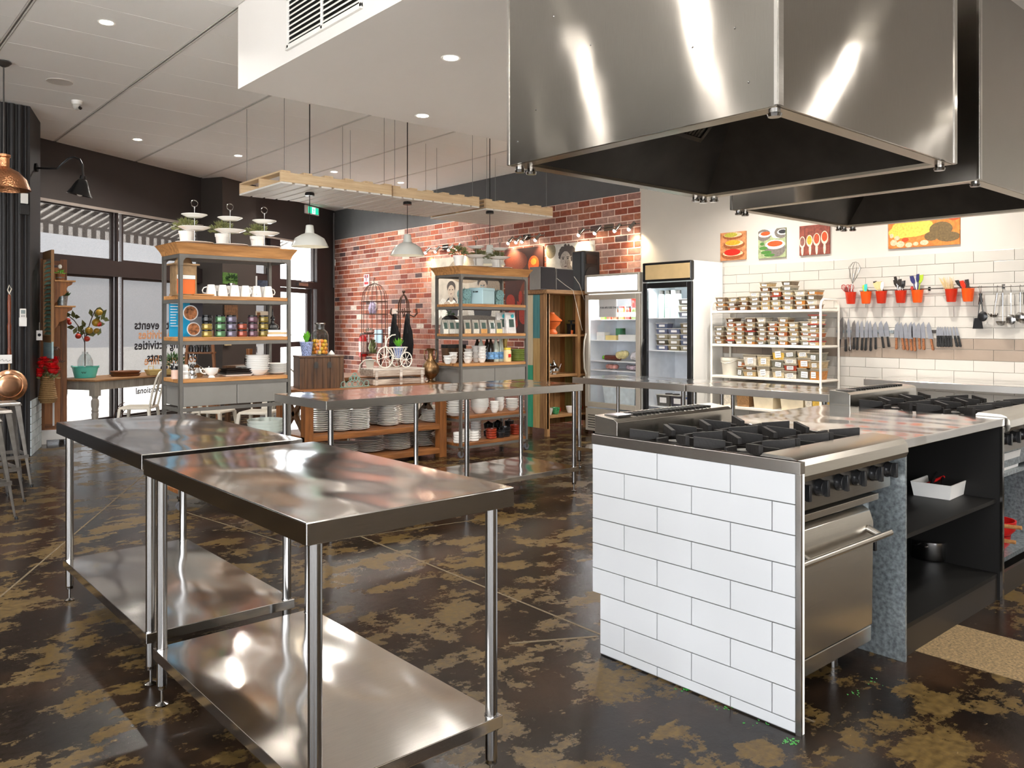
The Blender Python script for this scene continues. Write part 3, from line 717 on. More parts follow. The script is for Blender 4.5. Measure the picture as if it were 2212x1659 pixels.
# things in the open unit
tr = T('white_tray', 'white plastic tray of dark utensils on the black middle shelf', 'tray', PY(2035, 1052, 1.75)); tr.location.z = .521; tr.rotation_euler.z = .05
def tray_mb(a, b, h, t=.006, fl=.012):
    m = MB(); o = [(a-fl, b-fl), (a, b)]
    return m.frus((0, 0), (a-fl, b-fl), (a-fl, b-fl), 0, .004).add(
        [(-a+fl, -b+fl, 0), (a-fl, -b+fl, 0), (a-fl, b-fl, 0), (-a+fl, b-fl, 0), (-a, -b, h), (a, -b, h), (a, b, h), (-a, b, h),
         (-a+fl+t, -b+fl+t, .004), (a-fl-t, -b+fl+t, .004), (a-fl-t, b-fl-t, .004), (-a+fl+t, b-fl-t, .004), (-a+t, -b+t, h), (a-t, -b+t, h), (a-t, b-t, h), (-a+t, b-t, h)],
        [(0, 1, 5, 4), (1, 2, 6, 5), (2, 3, 7, 6), (3, 0, 4, 7), (9, 8, 12, 13), (10, 9, 13, 14), (11, 10, 14, 15), (8, 11, 15, 12), (4, 5, 13, 12), (5, 6, 14, 13), (6, 7, 15, 14), (7, 4, 12, 15)])
tray_mb(.17, .1, .075).build('body', PLASTW, tr, 0)
for k, (a, b, mm) in enumerate((((-.14, -.05, .05), (.12, .04, .085), BLACKG), ((-.12, .05, .05), (.14, .0, .09), RED), ((-.15, .0, .06), (.1, .06, .1), BLACKG))):
    o = T('utensil', ['black handled utensil lying frontmost in the white tray', 'red handled utensil lying in the white tray', 'black handled utensil lying rearmost in the white tray'][k], 'utensil', tr.location)
    MB().cyl(a, b, .008, n=8).build('handle', mm, o); MB().ball(b, .02, 8, sq=.4).build('head', mm, o)
def pot(x, y, z, r, h, m, label, handles=True, lid=None):
    t = T('cooking_pot', label, 'pot', (x, y, z))
    MB().lathe([(0, 0), (r*.93, 0), (r, .01), (r, h), (r*1.03, h+.002), (r*1.03, h-.004), (r*.96, h-.004), (r*.96, .008), (0, .008)], n=24).build('body', m, t)
    if handles:
        for s_ in (-1, 1): MB().tube([(s_*r, -.03, h*.8), (s_*(r+.035), -.028, h*.85), (s_*(r+.035), .028, h*.85), (s_*r, .03, h*.8)], .004, 6).build('handle', STEELV, t)
    return t
p = PY(2008, 1200, 1.85); pot(p.x, p.y, .141, .10, .10, STEELV, 'steel saucepan on the bottom shelf of the black unit')
ld = T('ladle', 'thin wire handled ladle standing in the steel saucepan', 'ladle', (p.x+.07, p.y, .15)); MB().tube([(0, 0, 0), (.09, -.02, .18), (.1, -.02, .21), (.085, -.02, .2)], .004, 6).build('handle', STEELV, ld); MB().ball((0, 0, .015), .02, 8, sq=.5).build('bowl', STEELV, ld)
for k, (px, py) in enumerate(((2186, 1120), (2196, 1160))):
    q = PY(px, py, 1.75+.1*(1-k)); r = .10
    t = T('red_pan', ['red cast iron pan with wooden handle, upper of the two by the far range', 'red cast iron pan with wooden handle, lower of the two by the far range'][k], 'pan', (5.17, 1.70+.03*k, .136+.085*(1-k)))
    MB().lathe([(0, 0), (.09, 0), (.115, .03), (.12, .08), (.112, .08), (.10, .02), (0, .01)], n=20).build('body', RED, t)
    MB().tube([(-.10, -.07, .07), (-.105, -.12, .075), (-.105, -.18, .078)], .011, 8).build('handle', OAK, t)
t = T('white_crate', 'low white plastic crate on the shelf of the galvanised stand', 'crate', (5.18, 1.70, .601)); tray_mb(.14, .1, .1).build('body', PLASTW, t, 0)

# ------------------------------------------------------------------ industrial shelving racks
def rack(x0, y0, W, D, label):
    t = T('industrial_rack', label, 'shelving rack', (x0, y0, 0))
    p0 = None
    for x in (0, W-.028):
        for y in (0, D-.028):
            if p0 is None: p0 = MB().box((0, 0, .11), (.028, .004, 1.965)).box((0, 0, .11), (.004, .028, 1.965)).box((.004, .004, .11), (.022, .022, 1.965)).build('post', RFRAME, t, 0, loc=(x, y, 0))
            else: cp(p0, t, (x, y, 0))
    gus = [(0, 0), (.085, 0), (.08, -.015), (.045, -.03), (.03, -.05), (.028, -.085), (0, -.085)]
    for fx in (0, 1):
        for fy in (0, 1):
            Mf = Matrix.Translation((.001 if fx == 0 else W-.001, .0 if fy == 0 else D-.004, 1.962)) @ Matrix(((1 if fx == 0 else -1, 0, 0, 0), (0, 0, 1, 0), (0, 1, 0, 0), (0, 0, 0, 1)))
            MB().prism(gus, -.003, .004, M=Mf).build('gusset', RFRAME, t, 0)
    def tray(z, th, nm, wm):
        MB().box((.006, .006, z-th), (W-.006, D-.006, z)).build(nm, wm, t, 0, bevel=.003)
    for z in (1.648, 1.325, 1.003, .44, .15): tray(z, .03, 'shelf', OAK if z > .9 else OAKD)
    m = MB()
    for z in (1.965, 1.617, 1.294, .972, .78, .41, .12):
        h = .028
        m.box((.02, .002, z-h), (W-.02, .006, z)).box((.02, D-.006, z-h), (W-.02, D-.002, z)).box((.002, .02, z-h), (.006, D-.02, z)).box((W-.006, .02, z-h), (W-.002, D-.02, z))
    m.build('rail', RFRAME, t, 0)
    Mx = Matrix(((1, 0, 0, 0), (0, 1, 0, 0), (0, 0, 1, 0), (0, 0, 0, 1)))
    cr = MB(); lv = [(.0, 1.966), (.006, 1.985), (.012, 2.0), (.04, 2.045), (.045, 2.05)]
    for (a, za_), (b, zb2) in zip(lv, lv[1:]):
        cr.add([(-a, -a, za_), (W+a, -a, za_), (W+a, D+a, za_), (-a, D+a, za_), (-b, -b, zb2), (W+b, -b, zb2), (W+b, D+b, zb2), (-b, D+b, zb2)], [(0, 1, 5, 4), (1, 2, 6, 5), (2, 3, 7, 6), (3, 0, 4, 7)])
    cr.add([(0, 0, 1.966), (W, 0, 1.966), (W, D, 1.966), (0, D, 1.966)], [(3, 2, 1, 0)]); b = .045
    cr.add([(-b, -b, 2.05), (W+b, -b, 2.05), (W+b, D+b, 2.05), (-b, D+b, 2.05)], [(0, 1, 2, 3)])
    cr.build('cornice', OAK, t, 0)
    MB().box((.03, .03, .79), (W-.03, D-.01, .968)).build('drawer_case', DRAWERM, t, 0)
    for k in (0, 1):
        xa = .032+k*(W-.064)/2; xb = xa+(W-.064)/2-.006
        o = MB().box((xa, .004, .792), (xb, .03, .965)).build('drawer', DRAWERM, t, 0, bevel=.002)
    for x in (.014, W-.014):
        for y in (.014, D-.014):
            c = MB().cyl((0, -.012, .035), (0, .012, .035), .034, n=16).build('caster', mat('caster rubber', (.10, .10, .11), .5), t, loc=(x, y, 0))
            MB().box((-.02, -.018, .09), (.02, .018, .11)).box((-.012, -.018, .035), (.012, -.014, .09)).box((-.012, .014, .035), (.012, .018, .09)).cyl((0, -.015, .035), (0, .015, .035), .012, n=10).build('fork', STEELV, c)
    return t
RK1 = (2.16, 6.33, .915, .40); RK2 = (5.27, 6.865, .97, .46)
rack(*RK1, 'industrial wood and grey metal rack on casters, left one, in front of the windows')
rack(*RK2, 'industrial wood and grey metal rack, right one, in front of the brick wall')

# ------------------------------------------------------------------ rustic dish bench
bn = T('dish_bench', 'rustic brown wooden bench with cross-braced ends holding stacks of plates', 'bench', (3.56, 7.04, 0))
BW_, BD = 1.66, .62
MB().box((-.03, -.03, .755), (BW_+.03, BD+.03, .80)).build('top', OAKD, bn, 0, bevel=.004)
for x in (0, BW_-.09):
    for y in (0, BD-.09): MB().box((x, y, 0), (x+.09, y+.09, .755)).build('post', OAKZ, bn, 0, bevel=.004)
for z in (.36, .10): MB().box((.0, .01, z-.055), (BW_, BD-.01, z)).build('shelf', OAKD, bn, 0, bevel=.004)
for x in (.03, BW_-.06):
    for zz in ((.12, .34), (.37, .74)):
        for f in ((zz[0], zz[1]), (zz[1], zz[0])):
            a = Vector((x, .09, f[0])); b = Vector((x, BD-.09, f[1])); d = (b-a).normalized(); w = Vector((0, -d.z, d.y))*.025
            MB().add([a-w, b-w, b+w, a+w]+[v+Vector((.03, 0, 0)) for v in (a-w, b-w, b+w, a+w)], [(0, 1, 2, 3), (7, 6, 5, 4), (0, 4, 5, 1), (1, 5, 6, 2), (2, 6, 7, 3), (3, 7, 4, 0)]).build('brace', DWOOD, bn, 0)

# ------------------------------------------------------------------ reclaimed cabinet
cb = T('reclaimed_cabinet', 'tall open cabinet of reclaimed coloured timber beside the silver fridge', 'cabinet', (7.10, 7.45, 0))
CW, CD, CH = 1.12, .40, 1.87
pk = [(.265, CD, wood('cream plank', C8(214, 196, 160), C8(238, 224, 196), 2), .9, CH-.06), (.135, .262, wood('blue plank', C8(44, 116, 128), C8(96, 160, 160), 2), 1.25, CH-.06), (.0, .132, RECL, .1, CH-.06), (.265, CD, wood('green plank', C8(30, 160, 126), C8(80, 190, 150), 2), .1, .9), (.135, .262, wood('tan plank', C8(180, 140, 80), C8(214, 180, 120), 2), .1, 1.25)]
MB().box((-.012, 0, .1), (.03, .05, CH-.05)).build('corner_post', RECL, cb, 0)
for a, b, mm, z0, z1 in pk: MB().box((.0, max(a, .052)+.002, z0), (.02, b-.002, z1)).build('side_plank', mm, cb, 0)
for x in (.0, CW*.5, CW-.05): MB().box((x, 0, 0 if x != CW*.5 else .06), (x+.05, .05, CH-.05)).build('upright', RECL, cb, 0, bevel=.002)
for x in (.02, CW-.05): MB().box((x, CD-.05, 0), (x+.05, CD, .1)).build('foot', RECL, cb, 0)
for z in (.26, .78, 1.30): MB().box((.02, .01, z-.03), (CW, CD, z)).build('shelf', RECLX, cb, 0, bevel=.002)
MB().box((-.03, -.03, CH-.05), (CW+.02, CD+.01, CH)).build('top', RECLX, cb, 0, bevel=.003)
MB().box((CW-.02, .05, .1), (CW, CD, CH-.05)).build('right_side', RECL, cb, 0)
x = .02; k = 0
while x < CW-.03:
    w = (.12, .09, .15, .11)[k % 4]; MB().box((x+.002, CD-.018, .1), (min(x+w, CW-.02)-.002, CD, CH-.05)).build('back_plank', (RECL, OAKZ, wood('olive plank', C8(112, 96, 46), C8(150, 128, 74), 2), RECL)[k % 4], cb, 0); x += w; k += 1

# ------------------------------------------------------------------ fridges
def fridge(y0, W, Hh, label, fm, bm, hm, zdoor, glowm, nshelf, dark=False):
    t = T('display_fridge', label, 'fridge', (7.70, y0, 0)); D = .62
    MB().box((.04, 0, .05), (D, .03, Hh)).box((.04, W-.03, .05), (D, W, Hh)).box((.04, .03, Hh-.03), (D, W-.03, Hh)).box((.04, .03, .05), (D, W-.03, .30)).box((D-.03, .03, .3), (D, W-.03, Hh-.03)).build('cabinet', bm, t, 0, bevel=.006)
    MB().box((.08, .031, zdoor[1]+.0), (D-.031, W-.031, Hh-.031)).build('compressor_box', bm, t, 0)
    MB().box((.045, .0305, .301), (.05, .036, zdoor[1])).box((.06, .0305, .301), (D-.0305, .034, zdoor[1])).box((.06, W-.034, .301), (D-.0305, W-.0305, zdoor[1])).box((D-.036, .035, .301), (D-.0305, W-.035, zdoor[1])).box((.06, .035, .301), (D-.04, W-.035, .306)).build('liner', mat('fridge liner', C8(236, 240, 246) if not dark else C8(190, 205, 198), .4), t, 0)
    z0, z1 = zdoor; e = .065
    d = MB().box((0, 0, z0), (.035, e, z1)).box((0, W-e, z0), (.035, W, z1)).box((0, e, z0), (.035, W-e, z0+e)).box((0, e, z1-e), (.035, W-e, z1)).build('door', fm, t, 0, bevel=.004)
    MB().box((.014, e, z0+e), (.02, W-e, z1-e)).build('glass', GLASS, d, 0)
    MB().tube([(-.01, W-.03, z0+.95), (-.045, W-.03, z0+.85), (-.055, W-.03, z0+.7), (-.045, W-.03, z0+.5), (-.01, W-.03, z0+.42)], .011, 8).build('handle', fm, d)
    hd = MB().box((-.01, 0, z1+.015), (.06, W, Hh)).build('header', hm[0], t, 0, bevel=.012)
    MB().box((-.016, .03 if not dark else .015, z1+.04), (-.0101, W-.05, Hh-.03)).build('lightbox', hm[1], hd, 0, bevel=.002)
    g = MB().box((.01, 0, .05), (.04, W, z0-.02)).build('base_grille', fm, t, 0, bevel=.004)
    sl = MB().box((.004, .05, 0), (.0105, W-.05, .008)).build('slot', MATTEBLK, g, 0, loc=(0, 0, .09))
    for k in range(1, 6): cp(sl, g, (0, 0, .09+k*(z0-.17)/6))
    zs_ = []
    for k in range(nshelf):
        z = z0+.14+(k+.72)*(z1-z0-.25)/(nshelf+.5) if k else z0+.14; zs_.append(z)
        if k: MB().box((.07, .036, z-.012), (D-.04, W-.036, z)).build('shelf', mat('white wire shelf', C8(238, 240, 242), .4), t, 0)
    MB().box((.062, .04, z1-.045), (.08, W-.04, z1-.02)).build('light_tube', glowm, t, 0)
    l = bpy.data.lights.new('fridge_lamp', 'AREA'); l.shape = 'RECTANGLE'; l.size = .04; l.size_y = W-.1; l.energy = 16 if not dark else 8; l.color = (.93, .97, 1)
    lo_ = bpy.data.objects.new('fridge_lamp', l); COL.objects.link(lo_); lo_.parent = t; lo_.location = (.1, W/2, z1-.05); lo_.rotation_euler = (0, .5, 0)
    for y in (.08, W-.08): MB().cyl((.1, y-.012, .025), (.1, y+.012, .025), .025, n=12).build('wheel', BLACKG, t)
    return t, zs_
SILV = mat('silver beige fridge', C8(190, 182, 168), .35, .3, .03)
GLW = glow('lit header', (.86, .90, 1), 1.0); GLT = glow('fridge tube', (.9, .95, 1), 3); GLT2 = glow('dim fridge tube', (.85, 1, .95), 1.6)
FRY1, FRW1 = 6.44, .92; FRY2, FRW2 = 5.67, .72
f1, fz1 = fridge(FRY1, FRW1, 2.07, 'silver upright display fridge with lit white header, left of the black one', SILV, PLASTW, (SILV, GLW), (.36, 1.81), GLT, 4)
f2, fz2 = fridge(FRY2, FRW2, 2.17, 'black framed upright display fridge with tan header and white sides', BLACKG, PLASTW, (BLACKG, mat('tan header panel', C8(206, 178, 130), .45)), (.30, 1.925), GLT2, 3, True)

# ------------------------------------------------------------------ white tube shelf for the tubs
ws = T('white_tube_shelf', 'white metal tube shelving unit crowded with labelled plastic tubs', 'shelving', (7.93, 4.22, 0))
SW, SD = 1.34, .38
for y in (0, SW): MB().tube([(0, y, .01), (0, y, 1.62), (.02, y, 1.665), (.05, y, 1.685), (SD-.05, y, 1.685), (SD-.02, y, 1.665), (SD, y, 1.62), (SD, y, .01)], .013, 10).build('end_frame', WHITEMET, ws)
SHZ = (1.585, 1.205, .845, .50)
for z in SHZ: MB().box((-.012, .012, z-.03), (SD+.012, SW-.012, z)).build('shelf', WHITEMET, ws, 0, bevel=.006)
for y in (0, SW):
    for z in SHZ: MB().cyl((0, y, z-.015), (SD, y, z-.015), .008, n=8).build('end_rail', WHITEMET, ws)

# ------------------------------------------------------------------ hanging pallets with pendant lamps
def pallet(x0, y0, zb, W, D, label, gl):
    t = T('hanging_pallet', label, 'pallet', (x0, y0, zb), 0, None)
    s0 = None
    n = 9; sw = .118
    for k in range(n):
        x = k*(W-sw)/(n-1)
        if s0 is None: s0 = MB().box((0, 0, 0), (sw, D, .018)).build('bottom_slat', SLATW, t, 0, bevel=.002, loc=(x, 0, 0))
        else: cp(s0, t, (x, 0, 0))
    for y in (0, D/2-.02, D-.04): MB().box((0, y, .019), (W, y+.04, .115)).build('bearer', PINE, t, 0, bevel=.002)
    s0 = None
    for k in range(6):
        x = .0+k*(W-.1)/5
        if s0 is None: s0 = MB().box((0, 0, .116), (.1, D, .134)).build('top_board', PINEY, t, 0, bevel=.002, loc=(x, 0, 0))
        else: cp(s0, t, (x, 0, 0))
    return t
WIRE = mat('wire', (.35, .35, .35), .4, .8); CORD = mat('black cord', (.01, .01, .01), .5)
def hangers(name, pts, z0, z1, r, m, lab, grp=None, cat='cable'):
    for (x, y), lb in zip(pts, lab): tag(MB().cyl((0, 0, 0), (0, 0, z1-z0), r, n=6).build(name, m, None, loc=(x, y, z0)), lb, cat, grp)
ENAM = mat('white enamel', C8(226, 228, 222), .22, 0, .02, coat=.4)
ENAMI = mat('warm enamel inside', C8(250, 240, 224), .35)
PAL = [((522, 423), (625, 388), (822, 430), 1.42, 'left'), ((744, 450), (862, 423), (1020, 452), 1.42, 'middle'), ((932, 473), (1055, 451), (1187, 471), 1.42, 'right')]
PEN = [(669, 8.7, 436, 486, 533, 40), (880, 9.35, 463, 506, 552, 37), (1058, 10.1, 482, 529, 572, 34)]
for (Lp, Np, Rp, hh, nm), (px, dd, y0, y1, y2, rpx) in zip(PAL, PEN):
    a, b, c = [PZ(*q, H+hh) for q in (Lp, Np, Rp)]
    x0 = (a.x+b.x)/2; y0_ = (b.y+c.y)/2; W = c.x-x0; D = a.y-y0_
    pallet(x0, y0_, H+hh, W, D, 'whitewashed timber pallet hanging from the ceiling, %s of three' % nm, None)
    zt_ = H+hh+.135
    hangers('suspension_wire', [(x0+.06, y0_+.06), (x0+.06, y0_+D-.06), (x0+W-.06, y0_+.06), (x0+W-.06, y0_+D-.06)], zt_, ZC-.012, .003, WIRE,
            ['thin steel wire at the %s corner of the %s pallet' % (q, nm) for q in ('front left', 'far left', 'front right', 'far right')])
    p = PD(px, y0, dd)
    t = T('pendant_lamp', 'white enamel pendant lamp hanging under the %s pallet' % nm, 'pendant lamp', (p.x, p.y, 0))
    zc = H+hh; zr = H+(CY-y2)/F*dd; zk = H+(CY-y1)/F*dd; R = rpx/F*dd
    MB().lathe([(0, 0), (.045, 0), (.05, -.01), (.05, -.035), (0, -.035)], (0, 0, zc), 16).build('ceiling_cup', BLACKG, t)
    MB().cyl((0, 0, zk), (0, 0, zc-.03), .004, n=6).build('cord', CORD, t)
    hS = zk-zr
    MB().lathe([(.028, 0), (.04, -.005), (.05, -hS*.38), (R*.45, -hS*.45), (R*.78, -hS*.62), (R*.92, -hS*.85), (R, -hS), (R*.985, -hS), (R*.9, -hS*.85), (R*.75, -hS*.64), (R*.4, -hS*.48), (0, -hS*.45)], (0, 0, zk), 32).build('lamp_shade', ENAM, t)
    MB().ball((0, 0, zk-hS*.68), .032, 12).build('bulb', glow('pendant bulb', (1, .8, .55), 12), t)
    MB().cyl((0, 0, zc+.136), (0, 0, ZC-.012), .006, n=6).build('feed_cable', CORD, t)

# ------------------------------------------------------------------ ceiling downlights
LENS = glow('downlight lens', (1, .93, .8), 28)
dl0 = None
spots = [((1.79, 6.88), ZC, 'nearest on the tiled ceiling at the left'), ((3.22, 10.96), ZC, 'on the tiled ceiling by the shopfront, leftmost'), ((4.59, 11.08), ZC, 'on the tiled ceiling by the shopfront, second from left'), ((6.19, 11.27), ZC, 'seen above the middle pallet'), ((7.5, 11.4), ZC, 'seen beyond the middle pallet'),
         ((3.195, 4.265), ZB, 'in the bulkhead, nearer one left of the hood'), ((3.90, 5.60), ZB, 'in the bulkhead at its far edge')]
hid = [((7.45, 5.0), ZB), ((7.45, 3.1), ZB), ((5.0, 4.4), ZB), ((6.4, 4.4), ZB), ((5.2, .3), ZB), ((3.4, -.2), ZB), ((6.8, .4), ZB), ((2.9, -2.2), ZB), ((5.4, -2.2), ZB),
       ((.3, 3.4), ZC), ((-.5, 5.2), ZC), ((.2, 0.2), ZC), ((-1.8, 1.5), ZC), ((.4, -2.4), ZC), ((-2.0, 7.2), ZC), ((-.2, 8.4), ZC), ((7.3, 13), ZC)]
for i, (p, z, lb) in enumerate(spots+[(a, b, None) for a, b in hid]):
    zz = z-(.0085 if z == ZC else 0)
    if dl0 is None:
        dl0 = T('downlight', '', 'light', (p[0], p[1], zz))
        MB().lathe([(.048, -.001), (.062, -.004), (.066, 0), (.048, 0)], n=24).build('trim_ring', PLASTW, dl0)
        MB().lathe([(0, -.002), (.048, -.002), (.048, 0), (0, 0)], n=24).build('lens', LENS, dl0)
        ar = bpy.data.lights.new('lamp', 'AREA'); ar.shape = 'DISK'; ar.size = .09; ar.energy = LAMP_W; ar.color = LAMP_C; ar.spread = math.radians(150)
        ao = bpy.data.objects.new('lamp', ar); COL.objects.link(ao); ao.parent = dl0; ao.location = (0, 0, -.006)
        o = dl0
    else: o = dup(dl0, (p[0], p[1], zz))
    if lb: o['label'] = 'lit round recessed downlight '+lb
    else: o['label'] = 'recessed downlight out of view'; o['group'] = 'downlights outside the picture'
p = PZ(129, 174, ZC); tag(MB().lathe([(0, -.004), (.1, -.004), (.115, -.007), (.12, 0)], n=32).build('ceiling_speaker', mat('speaker grille', C8(205, 200, 194), .7, 0, .1, 200), None, loc=(p.x, p.y, ZC-.009)), 'round flush speaker grille in the tiled ceiling', 'speaker')
p = PZ(166, 216, ZC); t = T('security_camera', 'small white dome security camera on the ceiling', 'camera', (p.x, p.y, ZC-.009), .6)
MB().lathe([(0, 0), (.055, 0), (.05, -.03), (.04, -.04), (0, -.04)], n=20).build('base', PLASTW, t)
MB().ball((0, 0, -.055), .042, 16).build('dome', mat('camera grey', C8(180, 176, 170), .4), t); MB().cyl((0, -.03, -.07), (.0, -.05, -.085), .016, n=12).build('lens', BLACKG, t)

# ================================================================== ITEMS
def plate_mesh(r, h, deep=.3):
    return MB().lathe([(0, 0), (r*.55, 0), (r*.6, .002), (r, h), (r*.995, h+.0025), (r*.62, .005+h*deep*0), (0, .0045)], n=24)
_pc = {}
def proto(key, fn):
    """first call builds the thing, later ones copy it"""
    if key in _pc: return _pc[key], False
    o = fn(); _pc[key] = o; return o, True
def place(key, fn, loc, label, cat=None, group=None, rz=0, sc=None):
    o, new = proto(key, fn)
    if new:
        o.location = loc; o.rotation_euler = (0, 0, rz); o['label'] = label
        if cat: o['category'] = cat
        if group: o['group'] = group
        if sc: o.scale = (sc,)*3
        return o
    return dup(o, loc, rz, label, group, sc)
def stack(kind, r, h, n, dz, x, y, z, m, word, where, group, jit=.003):
    key = (kind, r, h, m.name)
    def fn():
        if kind == 'plate': mb = plate_mesh(r, h)
        elif kind == 'bowl': mb = MB().lathe([(0, 0), (r*.5, 0), (r*.55, .004), (r*.80, h*.5), (r*.91, h-.007), (r*.99, h-.004), (r, h), (r*.95, h), (r*.8, h*.52), (r*.5, .008), (0, .007)], n=24)
        elif kind == 'dish': mb = MB().lathe([(0, 0), (r*.85, 0), (r*.97, .006), (r, h), (r*.96, h), (r*.92, .01), (0, .008)], n=20)
        o = mb.build(word.split()[-1], m); o['category'] = {'plate': 'plate', 'bowl': 'bowl', 'dish': 'dish'}[kind]; return o
    for k in range(n):
        nm = 'only' if n == 1 else 'topmost' if k == n-1 else ORD[k]+(' up' if k else '')
        place(key, fn, (x+random.uniform(-jit, jit), y+random.uniform(-jit, jit), z+k*dz), '%s, %s in the stack %s' % (word, nm, where), None, group)

# -------------------------------------------------- left rack
x0, y0, W, D = RK1; ym = y0+.20
def onr(px, y, z): p = PY(px, 700, y); return (p.x, y, z)
def tier_stand(loc, label, R=(.145, .122, .098)):
    def fn():
        t = T('cake_stand', label, 'cake stand', loc)
        t0 = plate_mesh(R[0], .016).build('plate', CHINA, t)
        for k, (r, z) in enumerate(((R[1], .115), (R[2], .215))): plate_mesh(r, .022).build('plate', CHINA, t, loc=(0, 0, z))
        MB().cyl((0, 0, .004), (0, 0, .29), .004, n=8).cyl((0, 0, .285), (0, 0, .30), .007, n=8).build('rod', STEELV, t)
        MB().tube([(.026*math.cos(a), 0, .325+.026*math.sin(a)) for a in [2*PI*k/16 for k in range(16)]], .0035, 6, closed=True).build('ring_handle', STEELV, t)
        return t
    return place('tier', fn, loc, label)
def leaf_tuft(name, m, par, n, R, z, ll=.035, lw=.011, up=.5, rnd=None, ball=1.0):
    rr = rnd or random; mb = MB()
    for k in range(n):
        a = rr.uniform(0, 2*PI); e = math.acos(rr.uniform(-.15, 1)); d = Vector((math.sin(e)*math.cos(a), math.sin(e)*math.sin(a), math.cos(e)))
        c = Vector((0, 0, z))+Vector((d.x*R, d.y*R, d.z*R*ball))*rr.uniform(.45, 1); ax = (d+Vector((rr.uniform(-.5, .5), rr.uniform(-.5, .5), up*rr.uniform(0, 1)))).normalized()
        s_ = ax.orthogonal().normalized(); s_ = (Matrix.Rotation(rr.uniform(0, PI), 3, ax) @ s_)*lw*.5
        mb.add([c, c+ax*ll*.45+s_, c+ax*ll, c+ax*ll*.45-s_], [(0, 1, 2, 3)])
    return mb.build(name, m, par, 0, recalc=False)
def potted(loc, label, r=.058, h=.125, key='potted', m=None, n=300, R=.095):
    def fn():
        t = T('potted_herb', label, 'potted plant', loc)
        MB().lathe([(0, 0), (r*.75, 0), (r*.97, h*.8), (r*1.05, h*.8), (r*1.08, h), (r, h), (r*.95, h*.9), (0, h*.88)], n=20).build('pot', m or PLASTW, t)
        leaf_tuft('foliage', LEAF, t, n, R, h+.02, ball=.8).__setitem__('kind', 'stuff')
        return t
    return place(key, fn, loc, label)
for k, (px, ppx) in enumerate(((420, 403), (497, 481), (571, 556))):
    nm = ('leftmost', 'middle', 'rightmost')[k]
    q = onr(px, y0+.12, 2.0505); tier_stand(q, 'three tier white plate stand on top of the left rack, %s of three' % nm)
    q = onr(ppx, y0+.33, 2.0505); potted(q, 'small green plant in white pot on the left rack, %s of three' % nm)
z = 1.649
for k, px in enumerate((456, 481, 507, 530, 554, 579)):
    def mug():
        t = T('mug', '', 'mug')
        MB().lathe([(.041, .001), (.040, .02), (.029, .088), (.026, .092), (0, .092), (0, .088), (.026, .086), (.037, .018), (.038, .001)], n=20).build('cup', CHINA, t)
        MB().tube([(.036, 0, .022), (.06, 0, .026), (.066, 0, .045), (.056, 0, .066), (.031, 0, .074)], .005, 8).build('handle', CHINA, t); return t
    place('mug', mug, onr(px, y0+.10, z), 'upturned white mug in the front row on the left rack, %s from the left' % NTH[k], None, 'white mugs on the left rack', rz=(2.9, .3, 4.6, -1.2, 4.3, .15)[k])
    if k < 5: place('mug', mug, onr(px+14, y0+.21, z), 'upturned white mug in the back row on the left rack, %s from the left' % NTH[k], None, 'white mugs on the left rack', rz=1.3+k)
t = T('house_lantern', 'weathered copper lantern with orange panel on the mug shelf', 'lantern', onr(396, y0+.13, z))
RUST = mat('weathered copper', C8(160, 130, 96), .5, .5, .25, 20)
MB().box((-.085, -.07, 0), (.085, .07, .012)).box((-.08, -.065, .16), (.08, .065, .235)).box((-.08, -.065, .012), (-.07, .065, .16)).box((.07, -.065, .012), (.08, .065, .16)).build('case', RUST, t, 0)
MB().box((-.07, -.06, .012), (.07, .06, .125)).build('candle_block', mat('orange wax', C8(226, 110, 46), .5), t, 0)
MB().box((-.072, -.064, .128), (.072, -.060, .158)).build('white_band', PLASTW, t, 0)
MB().box((-.1, -.08, .235), (.1, .08, .247)).lathe([(.07, .247), (.055, .285), (.03, .305), (0, .31)], n=16).build('roof', RUST, t, 30)
q = onr(437, y0+.035, z); t = T('serving_board', 'thin wooden serving board lying at the front of the mug shelf', 'board', q)
MB().box((-.075, -.03, .001), (.085, .03, .013)).build('board', OAK, t, 0, bevel=.004)
t = T('chalk_tag', 'small dark picture tag standing behind the mugs', 'card', onr(567, y0+.33, z)); MB().box((-.045, -.004, .001), (.045, .004, .155)).build('board', mat('navy card', C8(52, 58, 74), .6, 0, .5, 60), t, 0)
MB().box((-.06, -.006, .001), (-.05, .006, .19)).build('easel', PLASTW, t, 0)
t = T('small_bouquet', 'tiny flower posy in a steel cup behind the mugs', 'plant', onr(500, y0+.33, z)); MB().lathe([(0, 0), (.022, 0), (.03, .12), (.0, .12)], n=14).build('cup', STEELV, t); leaf_tuft('leaves', LEAFD, t, 60, .045, .14).__setitem__('kind', 'stuff')
